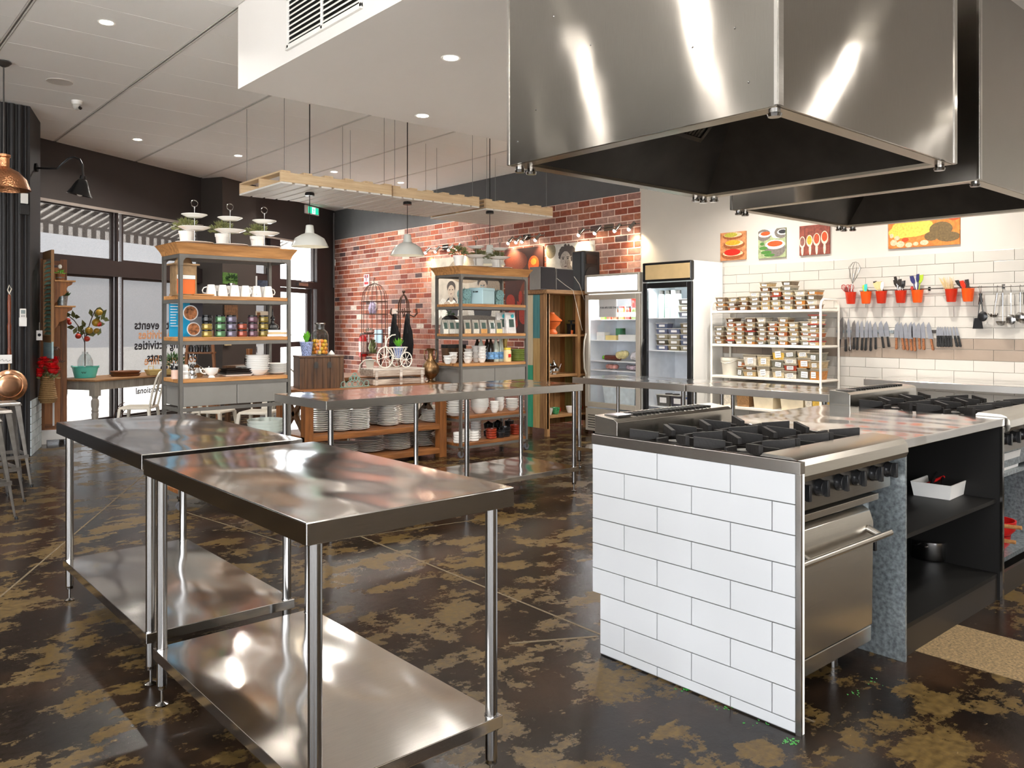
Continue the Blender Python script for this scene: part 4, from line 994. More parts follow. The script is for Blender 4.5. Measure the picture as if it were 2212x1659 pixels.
# jam jars
z = 1.326
JC = {'gold': C8(214, 180, 80), 'green': C8(120, 176, 120), 'lilac': C8(150, 140, 165), 'red': C8(200, 90, 60), 'plum': C8(140, 96, 112), 'amber': C8(176, 150, 60), 'black': C8(40, 40, 42)}
for c, (px, cols) in enumerate(((447, ['gold', 'gold', 'black']), (476, ['green']*3), (499.5, ['lilac']*3), (523, ['red']*2), (546, ['plum']*3), (569, ['amber']*3))):
    for k, cn in enumerate(cols):
        def jar():
            t = T('jam_jar', '', 'jar')
            MB().lathe([(0, 0), (.036, 0), (.04, .006), (.04, .04), (.036, .045), (0, .045)], n=20).build('glass', mat('jam '+cn, tuple(v*.35 for v in JC[cn]), .15, 0, .2), t)
            MB().lathe([(.0405, .012), (.0405, .034), (.0402, .034), (.0402, .012)], n=20).build('paper_band', mat('jar label '+cn, tuple(v*.38+.04 for v in JC[cn]), .3, .6, .1), t)
            MB().lathe([(.037, .0455), (.038, .056), (.036, .0575), (0, .0575)], n=20).build('lid', BLACKG, t); return t
        place('jar'+cn, jar, onr(px, y0+.07, z+k*.058), 'dark jam jar with %s band, %s in its pile, %s pile from the left' % (cn, ORD[k], NTH[c]), None, 'jam jars on the left rack')
q = onr(586, y0+.08, z)
for k in range(3): tag(MB().box((-.09+k*.004, -.06, 0), (.12-k*.006, .06, .016)).build('book', [PAPER, mat('tan cover', C8(196, 168, 128), .6), PAPER][k], None, 0, loc=(q[0]+.035, q[1], z+.001+k*.0175)), 'pale book under the dark decanter, %s of three' % ('lowest', 'middle', 'topmost')[k], 'book', 'books under the decanter')
t = T('dark_decanter', 'dark glass genie bottle with long stopper on the pile of books', 'decanter', (q[0]+.012, q[1], z+.054))
MB().lathe([(0, 0), (.04, 0), (.052, .018), (.045, .04), (.018, .055), (.012, .075), (.02, .08), (.012, .085), (0, .085)], n=20).build('body', BLACKG, t); MB().lathe([(0, .0855), (.018, .09), (.02, .1), (.008, .115), (.004, .17), (0, .18)], n=14).build('stopper', BLACKG, t)
# poster on the jam shelf
q = onr(402, y0+.27, z+.001)
t = T('food_poster', 'blue poster with round food photographs standing on the jam jar shelf', 'poster', q, .05)
MB().box((-.135, 0, 0), (.135, .006, .31)).build('board', mat('poster grey', C8(120, 120, 124), .5), t, 0)
MB().box((-.134, -.001, .001), (.03, .0, .309)).build('blue_panel', mat('poster blue', C8(20, 150, 196), .5), t, 0)
MB().box((.03, -.001, .16), (.134, 0, .309)).build('dark_panel', mat('poster dark', C8(60, 58, 66), .5), t, 0)
Mr = Matrix.Rotation(PI/2, 4, 'X')
for (cx, cz, r) in ((.035, .19, .062), (.06, .06, .055)):
    MB().cyl((cx, -.001, cz), (cx, -.003, cz), r, n=24).build('plate_print', PAPER, t, 0)
    MB().cyl((cx, -.003, cz), (cx, -.004, cz), r*.86, n=20).build('food_print', mat('food print', C8(170, 110, 70), .6, 0, .8, 34), t, 0)
m = MB()
for k in range(10): m.box((-.125, -.002, .28-k*.022), (-.125+random.uniform(.04, .1), -.001, .286-k*.022))
m.build('print_lines', PAPER, t, 0).__setitem__('kind', 'stuff')
t = T('photo_card', 'small framed card behind the amber jars', 'card', onr(566, y0+.28, z+.001)); MB().box((-.055, 0, 0), (.055, .006, .21)).build('card', mat('card tan', C8(214, 196, 170), .6), t, 0)
MB().box((-.045, -.001, .14), (-.015, 0, .2)).build('picture', OAKD, t, 0)
# crockery shelf
z = 1.004
t = T('salt_jar', 'pink salt in a small glass shaker with black lid at the rack corner', 'shaker', onr(378, y0+.1, z)); MB().lathe([(0, 0), (.028, 0), (.028, .07), (0, .07)], n=16).build('body', mat('pink salt', C8(214, 178, 160), .4), t); MB().lathe([(.029, .07), (.03, .09), (.02, .098), (0, .098)], n=16).build('lid', BLACKG, t)
t = T('white_grinder', 'turned white pepper grinder on the crockery shelf', 'grinder', onr(399, y0+.07, z)); MB().lathe([(0, 0), (.028, 0), (.03, .02), (.024, .03), (.03, .05), (.024, .062), (.03, .085), (.026, .1), (.02, .108), (0, .11)], n=18).build('body', PLASTW, t)
t = T('steel_grinder', 'polished steel and glass pepper grinder with knob top', 'grinder', onr(416, y0+.06, z)); MB().lathe([(0, 0), (.034, 0), (.034, .02), (.026, .03), (.03, .045), (.026, .065), (.012, .075), (.016, .085), (0, .09)], n=18).build('body', steel('chrome', (.8, .8, .8), .06, 0), t); MB().lathe([(0, .09), (.01, .092), (.013, .102), (.008, .112), (0, .115)], n=14).build('knob', STEELV, t)
def chain(t, pts, r, m, name='handle'): return MB().tube(pts, r, 8).build(name, m, t)
t = T('gravy_boat', 'white china gravy jug with curled handle on foot', 'jug', onr(457, y0+.08, z)); MB().lathe([(0, 0), (.028, 0), (.024, .008), (.02, .016), (.045, .035), (.052, .06), (.058, .075), (.055, .075), (.045, .05), (.0, .03)], n=24).build('body', CHINA, t)
chain(t, [(-.045, 0, .03), (-.075, 0, .038), (-.085, 0, .06), (-.07, 0, .075), (-.055, 0, .062)], .005, CHINA)
t = T('silver_teapot', 'small silver teapot behind the grinders', 'teapot', onr(425, y0+.24, z)); MB().lathe([(0, 0), (.045, 0), (.06, .035), (.045, .075), (.02, .09), (0, .11)], n=20).build('body', _pc and MATS['chrome'], t); chain(t, [(.05, 0, .02), (.085, 0, .04), (.1, 0, .08)], .007, MATS['chrome'], 'spout')
BT_ = mat('black tray', (.02, .016, .014), .35)
for k in range(4): tag(tray_mb(.115-.004*k, .085, .014).build('serving_tray', BT_ if k else PLASTW, None, 0, loc=(onr(508, y0+.17, 0)[0], y0+.17, z+.001+k*.0155)), '%s oblong serving tray, %s of four piled on the rack' % ('white' if k == 0 else 'black', ORD[k]), 'tray', 'oblong trays on the left rack')
q = onr(556, y0+.14, z); stack('bowl', .098, .05, 9, .0145, q[0], q[1], z+.001, CHINA, 'white serving bowl', 'on the left rack', 'white bowls on the left rack')
q = onr(602, y0+.17, z); stack('plate', .095, .016, 8, .0105, q[0]-.01, q[1], z+.001, CHINA, 'white dinner plate', 'at the right of the left rack', 'plates on the left rack')
q = onr(532, y0+.30, z); stack('plate', .085, .016, 6, .0105, q[0], q[1], z+.001, CHINAG, 'grey white plate', 'behind the bowls on the left rack', 'grey plates on the left rack')
z = .441
BLUEB = mat('dark blue glaze', C8(34, 38, 92), .2); PGLZ = mat('pale celadon glaze', C8(206, 214, 206), .2)
q = onr(573, y0+.18, z)
for k in range(5):
    r = .15; tag(MB().lathe([(0, 0), (r*.6, 0), (r*.95, .05), (r, .075), (r*.97, .075), (r*.9, .052), (r*.55, .012), (0, .01)], n=28).build('large_bowl', BLUEB if k < 1 else PGLZ, None, loc=(q[0], q[1], z+k*.028)), '%s wide bowl, %s of five nested under the drawers' % ('dark blue' if k < 1 else 'pale celadon', ORD[k]), 'bowl', 'wide bowls under the left rack')

# -------------------------------------------------- right rack
x0, y0, W, D = RK2
place('potted', None, onr(991, y0+.16, 2.0505), 'small green plant in white pot at the front corner of the right rack')
for k, px in enumerate((1034, 1073)): place('potted', None, onr(px, y0+.35, 2.0505), 'small green plant in white pot behind the %s plate stand on the right rack' % ('left', 'right')[k])
for k, px in enumerate((1028, 1080)): place('tier', None, onr(px, y0+.15, 2.0505), 'three tier white plate stand on the right rack, %s of two' % ('left', 'right')[k])
z = 1.649
TL_ = mat('pierced teal metal', C8(112, 150, 152), .5, .1, .5, 70); LB = mat('pale blue tin', C8(166, 196, 204), .4, 0, .04)
for k, px in enumerate((1003, 1074)):
    t = T('teal_lantern', 'pierced teal metal lantern with arched roof, %s of the blue tin' % ('left', 'right')[k], 'lantern', onr(px, y0+.2+.05*k, z))
    MB().box((-.06, -.05, 0), (.06, .05, .01)).box((-.055, -.045, .01), (.055, .045, .11)).build('case', TL_, t, 0)
    MB().cyl((0, -.055, .11), (0, .055, .11), .06, n=20).build('arched_roof', TL_, t); MB().tube([(-.012, 0, .168), (0, 0, .185), (.012, 0, .168)], .003, 6).build('ring', TL_, t)
t = T('bread_tin', 'pale blue metal bread tin with carrying handle between teal lanterns', 'tin', onr(1041, y0+.17, z), .35)
MB().box((-.13, -.09, 0), (.13, .09, .175)).build('body', LB, t, 0, bevel=.008); MB().box((-.133, -.093, .15), (.133, .093, .182)).build('lid', LB, t, 0, bevel=.006)
chain(t, [(-.04, 0, .182), (-.03, 0, .21), (.03, 0, .21), (.04, 0, .182)], .004, LB); MB().box((-.14, -.03, .13), (-.1305, .03, .145)).build('clasp', STEELV, t, 0)
z = 1.326
t = T('black_vase', 'glossy black ball shaped vase behind the pouches', 'vase', onr(972, y0+.28, z)); MB().lathe([(0, 0), (.05, 0), (.09, .07), (.1, .12), (.085, .17), (.05, .195), (.045, .2), (.04, .195), (0, .17)], n=24).build('body', BLACKG, t); leaf_tuft('leaves', LEAFD, t, 20, .03, .2, .04).__setitem__('kind', 'stuff')
FOILM = mat('clear pouch foil', C8(170, 168, 160), .2, .5, .2, 40); LBG = mat('dark green pouch label', C8(48, 72, 64), .5)
SPI = [C8(220, 216, 204), C8(190, 186, 178), C8(170, 168, 160), C8(200, 176, 140), C8(205, 200, 186), C8(190, 140, 80), C8(208, 204, 200), C8(220, 196, 130)]
for k, px in enumerate((960, 974, 988, 1008, 1026, 1043, 1061, 1076)):
    t = T('spice_pouch', 'clear pouch with dark green label and %s contents, %s from the left' % (('white', 'grey', 'silver', 'tan', 'cream', 'orange', 'pale', 'yellow')[k], NTH[k]), 'pouch', onr(px, y0+.08, z), (.25, .1, -.1, 0, .1, -.05, .15, 0)[k], 'pouches on the right rack')
    w = .047; MB().add([(-w, -.022, 0), (w, -.022, 0), (w, .022, 0), (-w, .022, 0), (-w, -.003, .15), (w, -.003, .15), (w, .003, .15), (-w, .003, .15), (-w, -.024, .05), (w, -.024, .05), (w, .024, .05), (-w, .024, .05)], [(0, 3, 2, 1), (0, 1, 9, 8), (1, 2, 10, 9), (2, 3, 11, 10), (3, 0, 8, 11), (8, 9, 5, 4), (9, 10, 6, 5), (10, 11, 7, 6), (11, 8, 4, 7), (4, 5, 6, 7)]).build('bag', FOILM, t, 20)
    MB().add([(-w*.9, -.0245, .002), (w*.9, -.0245, .002), (w*.9, -.0250, .05), (-w*.9, -.0250, .05)], [(0, 1, 2, 3)]).build('contents', mat('spice %d' % k, SPI[k], .7, 0, .2, 60), t, 0)
    MB().add([(-w*.55, -.0245, .055), (w*.55, -.0245, .055), (w*.55, -.0125, .12), (-w*.55, -.0125, .12)], [(0, 1, 2, 3)]).build('paper_label', LBG, t, 0)
AQ = mat('aqua logo', C8(60, 180, 190), .4)
for k, px in enumerate((1082, 1101)):
    t = T('large_pouch', 'large clear pouch with turquoise round mark, %s of two' % ('left', 'right')[k], 'pouch', onr(px, y0+.14-.03*k, z), .05)
    w = .075; MB().frus((0, 0), (w, .03), (w, .004), 0, .235).build('bag', mat('white pouch', C8(214, 212, 210), .25, .2, .15, 30), t, 20)
    MB().frus((.01, -.003), (.036, .024), (.036, .013), .07, .16).build('paper_label', LBG, t, 0); MB().cyl((.03, -.012, .195), (.03, -.016, .195), .022, n=18).build('round_logo', AQ, t)
z = 1.004
def cupst(px, y, n, r=.042, h=.05, dz=.03, nm=''): q = onr(px, y, z); stack('bowl', r, h, n, dz, q[0], q[1], z+.001, CHINA, 'small white cup', nm, 'white cups on the right rack', .0015)
for px, yy, n, nm in ((967, .10, 2, 'leftmost at the front of the right rack'), (979, .19, 3, 'second from left on the right rack'), (1010, .09, 3, 'by the front post of the right rack'), (1012, .22, 4, 'behind the front post of the right rack'), (1028, .22, 5, 'behind the tallest cups on the right rack'), (1041, .10, 5, 'tallest at the front of the right rack')): cupst(px, y0+yy, n, .05, .055, .032, nm)
CLR = mat('pale bottle glass', C8(196, 204, 190), .08, 0, .1); DKB = mat('dark bottle glass', (.03, .02, .015), .08)
BBL = mat('blue white label', C8(110, 160, 210), .5, 0, .6, 30); CAPR = mat('red cap', C8(180, 70, 60), .4); CAPB = mat('blue cap', C8(60, 130, 170), .4)
for k, (px, yy, m1, cm) in enumerate(((1031, .33, DKB, CAPR), (1039, .28, CLR, CAPB), (1052, .30, DKB, CAPR), (1060, .2, DKB, CAPR), (1071, .2, CLR, CAPB), (1081, .22, CLR, CAPR))):
    t = T('sauce_bottle', 'tall %s glass bottle with %s cap, %s from the left on the right rack' % ('dark' if m1 is DKB else 'pale', 'red' if cm is CAPR else 'blue', NTH[k]), 'bottle', onr(px, y0+yy, z))
    MB().lathe([(0, 0), (.035, 0), (.037, .01), (.037, .15), (.028, .2), (.014, .235), (.013, .27), (0, .27)], n=18).build('body', m1, t); MB().lathe([(.016, .271), (.016, .292), (0, .294)], n=14).build('cap', cm, t)
    MB().lathe([(.0376, .03), (.0376, .11), (.037, .11), (.037, .03)], n=18).build('paper_label', BBL, t)
t = T('mayonnaise_jar', 'cream coloured sauce jar with yellow lid and red diamond', 'jar', onr(1096, y0+.1, z)); MB().lathe([(0, 0), (.042, 0), (.044, .01), (.044, .12), (.036, .135), (0, .135)], n=20).build('body', mat('mayo cream', C8(226, 200, 150), .3), t); MB().lathe([(.04, .136), (.04, .158), (0, .16)], n=20).build('lid', mat('yellow lid', C8(230, 200, 60), .4), t)
MB().cyl((-.004, -.0435, .07), (-.004, -.047, .07), .026, n=4).build('diamond', RED, t, 0)
t = T('brass_pourer', 'small brass bottle stopper figure behind the jar', 'ornament', onr(1091, y0+.33, z)); MB().lathe([(0, 0), (.02, 0), (.024, .2), (.03, .24), (.018, .275), (.022, .3), (0, .315)], n=16).build('body', mat('dull brass', C8(190, 160, 90), .4, .6), t)
GRN = mat('olive green glaze', C8(104, 118, 52), .25)
q = onr(1117, y0+.17, z); stack('dish', .085, .024, 6, .0225, q[0]+.01, q[1], z+.001, GRN, 'olive green dish', 'at the right end of the right rack', 'green dishes on the right rack')
t = T('dark_basket', 'dark woven basket behind the cups on the right rack', 'basket', onr(980, y0+.38, z)); MB().frus((0, 0), (.12, .05), (.13, .06), 0, .16).build('body', DWOOD, t, 0); MB().box((-.13, -.06, .161), (.13, .06, .2)).build('lid', BLACKG, t, 0)
z = .441
for px, yy, kd, r, h, n, dz, m_, w_, nm in ((983, .12, 'bowl', .10, .045, 11, .026, CHINA, 'white soup plate', 'behind the front leg of the right rack'), (1036, .14, 'bowl', .105, .08, 7, .016, CHINA, 'deep white bowl', 'widest under the drawers of the right rack'), (1068, .09, 'bowl', .052, .06, 4, .022, CHINA, 'small white ramekin', 'beside the wide bowls'), (1079, .19, 'bowl', .06, .07, 5, .04, CHINA, 'tall white bowl', 'behind the ramekins'), (1106, .13, 'bowl', .075, .04, 6, .019, CHINA, 'square white bowl', 'rightmost under the drawers')):
    q = onr(px, y0+yy, z); stack(kd, r, h, n, dz, q[0], q[1], z+.001, m_, w_, nm, 'crockery under the right rack drawers', .002)
z = .151
TER = mat('terracotta red glaze', C8(150, 56, 34), .3)
for px, yy, r, n, m_, w_, nm in ((990, .1, .055, 4, CHINA, 'white fluted dish', 'leftmost at the bottom of the right rack'), (1005, .1, .055, 5, CHINA, 'white fluted dish', 'second at the bottom of the right rack'), (1023, .1, .06, 4, CHINA, 'white fluted dish', 'third at the bottom of the right rack'), (1028, .24, .06, 7, CHINA, 'white fluted dish', 'at the back of the bottom shelf'), (1061, .12, .062, 4, TER, 'terracotta dish', 'in front of the black pots'), (1090, .14, .066, 4, BLACKG, 'black dish', 'under the red dish edge'), (1113, .2, .062, 4, TER, 'terracotta dish', 'rightmost at the bottom')):
    q = onr(px, y0+yy, z); stack('dish', r, .028, n, .0275, q[0], q[1], z+.001, m_, w_, nm, 'small dishes at the bottom of the right rack', .002)
for px, yy, k in ((1055, .30, 0), (1075, .32, 1), (1100, .33, 2), (1080, .12, 3)):
    q = onr(px, y0+yy, z)
    for j in range(2):
        t = T('mini_casserole', 'black lidded mini casserole, %s of its pair, %s on the bottom shelf' % (('lower', 'upper')[j], ('left at the back', 'middle at the back', 'right at the back', 'in the middle')[k]), 'casserole', (q[0], q[1], z+.001+j*.087+(.0 if k < 3 else .0))) if k < 3 or j < 1 else None
        if t is None: continue
        MB().lathe([(0, 0), (.05, 0), (.056, .055), (0, .055)], n=20).build('body', BLACKG, t); MB().lathe([(.058, .056), (.056, .062), (.02, .072), (.012, .08), (0, .085)], n=20).build('lid', BLACKG, t)

# -------------------------------------------------- dish bench
def ob(px, y): p = PY(px, 900, y); return p.x
zb1, zb2 = .361, .101
for px, yy, r, n, dz, nm, g in ((690, 7.33, .12, 14, .021, 'leftmost behind the corner post', 0), (716, 7.48, .12, 17, .018, 'behind the table leg', 0), (736, 7.26, .12, 17, .0175, 'second from left at the front', 0), (773, 7.22, .12, 12, .0175, 'third from left at the front', 0), (812, 7.5, .11, 12, .018, 'behind, between third and fourth', 0), (838, 7.30, .115, 13, .018, 'fourth from left at the front', 0), (881, 7.32, .11, 17, .019, 'tallest on the upper shelf', 0), (934, 7.28, .125, 8, .017, 'rightmost on the upper shelf', 0)):
    stack('plate', r, .02, min(n, 18), dz, ob(px, yy), yy, zb1, CHINA, 'white plate', nm+' of the bench', 'plates on the upper bench shelf', .004)
for px, yy, r, n, dz, nm in ((748, 7.30, .13, 7, .017, 'leftmost'), (797, 7.36, .15, 7, .018, 'second from left'), (857, 7.30, .145, 14, .0165, 'tallest'), (912, 7.34, .135, 9, .019, 'rightmost')):
    stack('plate', r, .022, min(n, 18), dz, ob(px, yy), yy, zb2, CHINAG, 'grey white plate', nm+' on the lower bench shelf', 'plates on the lower bench shelf', .004)
zt_ = .801
t = T('storage_chest', 'dark slatted wooden chest with two latches on the dish bench', 'trunk', (ob(690, 7.3), 7.32, zt_), -.25)
TW = .43; TD2 = .30; TH2 = .30
k = 0; x = -TW/2
while x < TW/2-.01:
    w = (.045, .03, .06, .035, .05)[k % 5]; w = min(w, TW/2-x)
    MB().box((x+.001, -TD2/2-.004*(k % 2), 0), (x+w-.001, -TD2/2+.015, TH2)).build('plank', DWOOD, t, 0, loc=(0, 0, 0)); x += w; k += 1
x = -TD2/2+.016; k = 0
while x < TD2/2-.01:
    w = (.05, .035)[k % 2]; w = min(w, TD2/2-x)
    for sx in (-1, 1): MB().box((min(sx*TW/2, sx*(TW/2-.015)), x+.001, 0), (max(sx*TW/2, sx*(TW/2-.015))+(.003 if k % 2 and sx > 0 else 0), x+w-.001, TH2)).build('plank', DWOOD, t, 0)
    x += w; k += 1
MB().box((-TW/2-.006, -TD2/2-.008, TH2+.001), (TW/2+.006, TD2/2, TH2+.018)).build('lid', DWOOD, t, 0, bevel=.003)
MB().box((-TW/2+.016, TD2/2-.02, 0), (TW/2-.016, TD2/2-.005, TH2)).build('back', DWOOD, t, 0)
for x in (-.06, .07): MB().box((x-.02, -TD2/2-.012, .2), (x+.02, -TD2/2-.006, .245)).box((x-.014, -TD2/2-.016, .225), (x+.014, -TD2/2-.011, .26)).build('latch', DSTEEL, t, 0)
ztr = zt_+TH2+.019
BW2 = mat('blue and white pattern', C8(140, 152, 190), .25, 0, .75, 95)
def succulent(loc, label, r, h, n, ll, spread, z0=0):
    t = T('succulent_pot', label, 'potted plant', loc)
    MB().lathe([(0, 0), (r*.72, 0), (r*1.0, h*.93), (r*1.05, h*.93), (r*1.05, h), (r*.92, h), (0, h*.92)], n=24).build('pot', BW2, t)
    m = MB()
    for k in range(n):
        a = k*2.4; tilt = spread*(.3+.7*(k/n)); d = Vector((math.cos(a)*tilt, math.sin(a)*tilt, 1)).normalized(); s_ = Vector((-math.sin(a), math.cos(a), 0)); b = Vector((0, 0, h*.9)); L_ = ll*(1-.25*k/n); w = ll*.14; nn = d.cross(s_)*w*.4
        m.add([b-s_*w*.5, b+s_*w*.5, b+d*L_*.5+s_*w, b+d*L_, b+d*L_*.5-s_*w, b+nn, b+d*L_*.5+nn], [(5, 1, 2, 6), (0, 5, 6, 4), (6, 2, 3), (4, 6, 3), (1, 0, 4, 3, 2)])
    m.build('leaves', LEAFY, t, 30); return t
succulent((ob(662, 7.26), 7.26, ztr), 'green succulent in blue and white patterned pot on the dark chest', .062, .135, 16, .13, .55)
t = T('preserve_jar', 'glass jar of yellow and orange kumquats on the dark chest', 'jar', (ob(691, 7.28), 7.28, ztr))
MB().lathe([(0, .001), (.078, .001), (.084, .012), (.084, .2), (.07, .235), (.045, .255), (.043, .29), (.05, .295), (.05, .305), (.046, .305), (.039, .295), (.041, .257), (.066, .233), (.080, .2), (.080, .012), (0, .008)], n=28).build('glass', glassy('jar glass', (.93, .95, .94), .1), t)
MB().lathe([(0, .30), (.052, .3055), (.055, .31), (.052, .32), (0, .322)], n=24).build('lid', STEELV, t)
fr = [mat('kumquat orange', C8(236, 130, 24), .3), mat('kumquat yellow', C8(222, 176, 40), .3), mat('kumquat amber', C8(230, 156, 40), .3)]
k = 0
for ly in range(4):
    for j in range(9 if ly < 3 else 7):
        a = j*2*PI/9+ly*.35; R_ = .058 if j < 8 or 1 else .0
        k += 1; tag(MB().ball((0, 0, 0), .0205, 10).build('kumquat', fr[(k*7) % 3], None, loc=(t.location.x+R_*math.cos(a), t.location.y+R_*math.sin(a), ztr+.03+ly*.036+.004*(j % 2))), '%s kumquat inside the jar on the chest, %s layer' % (('orange', 'yellow', 'amber')[(k*7) % 3], ORD[ly]), 'fruit', 'kumquats in the glass jar')
t = T('seashell', 'white seashell lying on the right end of the chest', 'shell', (ob(716, 7.28), 7.28, ztr)); MB().lathe([(0, .05), (.012, .04), (.02, .028), (.034, .012), (.03, .002), (0, 0)], n=14).build('shell', CHINA, t)
# copper ewer, crate, tricycle, wire stand
t = T('bronze_ewer', 'tall aged bronze two-handled ewer beside the white crate', 'vase', (ob(930, 7.2), 7.2, zt_))
MB().lathe([(0, 0), (.06, 0), (.06, .008), (.028, .022), (.026, .032), (.06, .06), (.092, .1), (.098, .14), (.085, .18), (.055, .225), (.03, .26), (.026, .30), (.03, .335), (.045, .36), (.05, .365), (.046, .365), (.026, .335), (.02, .30), (0, .28)], n=32).build('body', BRONZE, t)
for s_ in (-1, 1): chain(t, [(s_*.04, 0, .35), (s_*.08, 0, .345), (s_*.082, 0, .31), (s_*.07, 0, .25), (s_*.045, 0, .235)], .006, BRONZE)
t = T('distressed_crate', 'distressed white and brown slatted crate on the dish bench', 'crate', (ob(848, 7.3), 7.3, zt_), -.1)
CRW = wood('flaking white paint', C8(110, 76, 50), C8(240, 234, 224), 0)
CRD = wood('flaking white paint dark', C8(96, 62, 40), C8(214, 200, 184), 0, .6, 6)
cw, cd = .30, .16
for z0, z1, mm in ((.0, .06, CRD), (.085, .15, CRD)):
    for y in (-cd, cd-.014): MB().box((-cw, y, z0+.004), (cw, y+.014, z1)).build('slat', mm, t, 0, bevel=.003)
    for x in (-cw, cw-.014): MB().box((x, -cd+.015, z0+.004), (x+.014, cd-.015, z1)).build('slat', mm, t, 0, bevel=.003)
for x in (-cw+.02, 0, cw-.05): MB().box((x, -cd-.010, .0), (x+.03, -cd-.0005, .155)).build('batten', CRW, t, 0, bevel=.002)
MB().box((-cw, -cd, .151), (cw, cd, .165)).build('lid', CRW, t, 0, bevel=.003)
zc_ = zt_+.166
t = T('wire_tricycle', 'white wire tricycle planter standing on the distressed crate', 'planter', (ob(851, 7.25), 7.25, zc_), .15)
def wheel(t, c, r, tilt=0):
    m = MB().tube([(c[0]+r*math.cos(a), c[1], c[2]+r*math.sin(a)) for a in [2*PI*k/24 for k in range(24)]], .006, 6, closed=True)
    for k in range(8): a = k*PI/4+.2; m.cyl((c[0], c[1], c[2]), (c[0]+r*math.cos(a), c[1], c[2]+r*math.sin(a)), .0028, n=5)
    m.cyl((c[0], c[1]-.012, c[2]), (c[0], c[1]+.012, c[2]), .008, n=8); return m.build('wheel', WHITEMET, t)
wheel(t, (-.12, 0, .115), .109); wheel(t, (.11, -.07, .085), .079); wheel(t, (.11, .07, .085), .079)
MB().tube([(-.12, -.02, .115), (-.115, -.02, .22), (-.115, 0, .24), (-.115, 0, .34)], .006, 6).tube([(-.115, 0, .24), (-.09, 0, .31), (-.03, 0, .345), (.02, 0, .35)], .006, 6).tube([(-.12, .02, .115), (-.115, .02, .22), (-.115, 0, .24)], .006, 6).tube([(-.115, 0, .225), (-.05, 0, .16), (0, 0, .1), (.11, -.07, .085)], .005, 6).tube([(0, 0, .1), (.11, .07, .085)], .005, 6).build('frame', WHITEMET, t)
m = MB()
for k in range(16): a = 2*PI*k/16; m.tube([(.06+.03*math.cos(a), .03*math.sin(a), .1), (.06+.06*math.cos(a), .05*math.sin(a), .14), (.06+.105*math.cos(a), .085*math.sin(a), .215)], .0028, 5)
m.tube([(.06+.105*math.cos(a), .085*math.sin(a), .217) for a in [2*PI*k/24 for k in range(24)]], .005, 6, closed=True).build('basket', WHITEMET, t)
succulent((t.location.x+.062, t.location.y+.01, zc_+.105), 'green spiky plant in blue and white pot in the tricycle basket', .055, .12, 18, .12, 1.0)
t = T('scroll_rack', 'verdigris green scrolled wire plate rack beside the chest', 'rack', (ob(767, 7.12), 7.12, zt_))
VG = mat('verdigris metal', C8(128, 160, 148), .6, .2, .2)
m = MB()
for k in range(5):
    cx = -.13+k*.065; m.tube([(cx+.028*math.cos(a), 0, .032+.028*math.sin(a)) for a in [2*PI*j/14 for j in range(14)]], .004, 6, closed=True)
for k, (cx, cz, r) in enumerate(((-.02, .09, .024), (.02, .09, .024), (0, .12, .02), (-.045, .08, .016), (.045, .08, .016))): m.tube([(cx+r*math.cos(a), .01, cz+r*math.sin(a)) for a in [2*PI*j/12 for j in range(12)]], .005, 6, closed=True)
m.cyl((-.17, 0, .004), (.17, 0, .004), .004, n=6).build('scrollwork', VG, t)

# -------------------------------------------------- things in the reclaimed cabinet and on it
CBX, CBY = 7.10, 7.45
def onc(px, y, z): p = PY(px, 700, y); return (p.x, y, z)
def spk(px0, px1, y, hgt, label, rz=0):
    a, b = onc(px0, y, 0)[0], onc(px1, y, 0)[0]
    t = T('bookshelf_speaker', label, 'speaker', (a, y, CH+.001), rz); w = b-a
    MB().box((0, 0, 0), (w, .2, hgt)).build('cabinet', mat('speaker light edge', C8(150, 146, 142), .5), t, 0, bevel=.003)
    MB().box((.008, -.008, .008), (w-.008, -.0005, hgt-.008)).build('grille_cloth', mat('speaker cloth', C8(58, 56, 58), .9, 0, .1, 200), t, 0); return t
spk(1167, 1199, 7.5, .29, 'dark grey bookshelf speaker on the reclaimed cabinet, left of two'); spk(1202, 1238, 7.5, .28, 'dark grey bookshelf speaker on the reclaimed cabinet, right of two')
a = onc(1252, 7.62, 0)[0]; t = T('loudspeaker', 'large black plastic loudspeaker on top of the reclaimed cabinet', 'speaker', (a, 7.55, CH+.001))
w = .36; hh = .55
MB().prism([(.04, 0), (w-.04, 0), (w, .04), (w-.04, .26), (.04, .26), (0, .04)], 0, hh).build('cabinet', mat('black plastic', (.015, .015, .016), .4), t, 0, bevel=.02)
MB().cyl((w*.45, -.012, .2), (w*.45, 0.002, .2), .135, n=28).build('woofer_grille', mat('black mesh', (.03, .03, .032), .6, 0, .3, 200), t); MB().box((.05, -.006, .37), (w-.09, .002, .5)).build('horn', BLACKG, t, 0, bevel=.01)
t = T('tagine', 'orange terracotta tagine with conical lid in the reclaimed cabinet', 'pot', onc(1192, 7.60, 1.301))
TC = mat('terracotta orange', C8(206, 96, 36), .5)
MB().lathe([(0, 0), (.07, 0), (.075, .02), (.05, .06), (.06, .09), (.105, .13), (.115, .16), (.10, .165), (0, .15)], n=28).build('base', TC, t); MB().lathe([(.13, .166), (.135, .18), (.06, .245), (.035, .265), (.035, .28), (.02, .285), (0, .29)], n=28).build('lid', TC, t)
t = T('dark_mincer', 'small black cast iron stand with terracotta cup on the same shelf', 'ornament', onc(1234, 7.58, 1.301)); MB().box((-.05, -.03, 0), (-.04, .03, .12)).box((.04, -.03, 0), (.05, .03, .12)).box((-.055, -.035, .12), (.055, .035, .135)).box((-.04, -.02, .165), (.05, .02, .18)).cyl((0, 0, .135), (0, 0, .17), .015, n=10).build('stand', CASTIRON, t, 0)
MB().lathe([(0, 0), (.025, 0), (.03, .05), (0, .05)], n=14).build('cup', TC, t)
CHR = MATS['chrome']
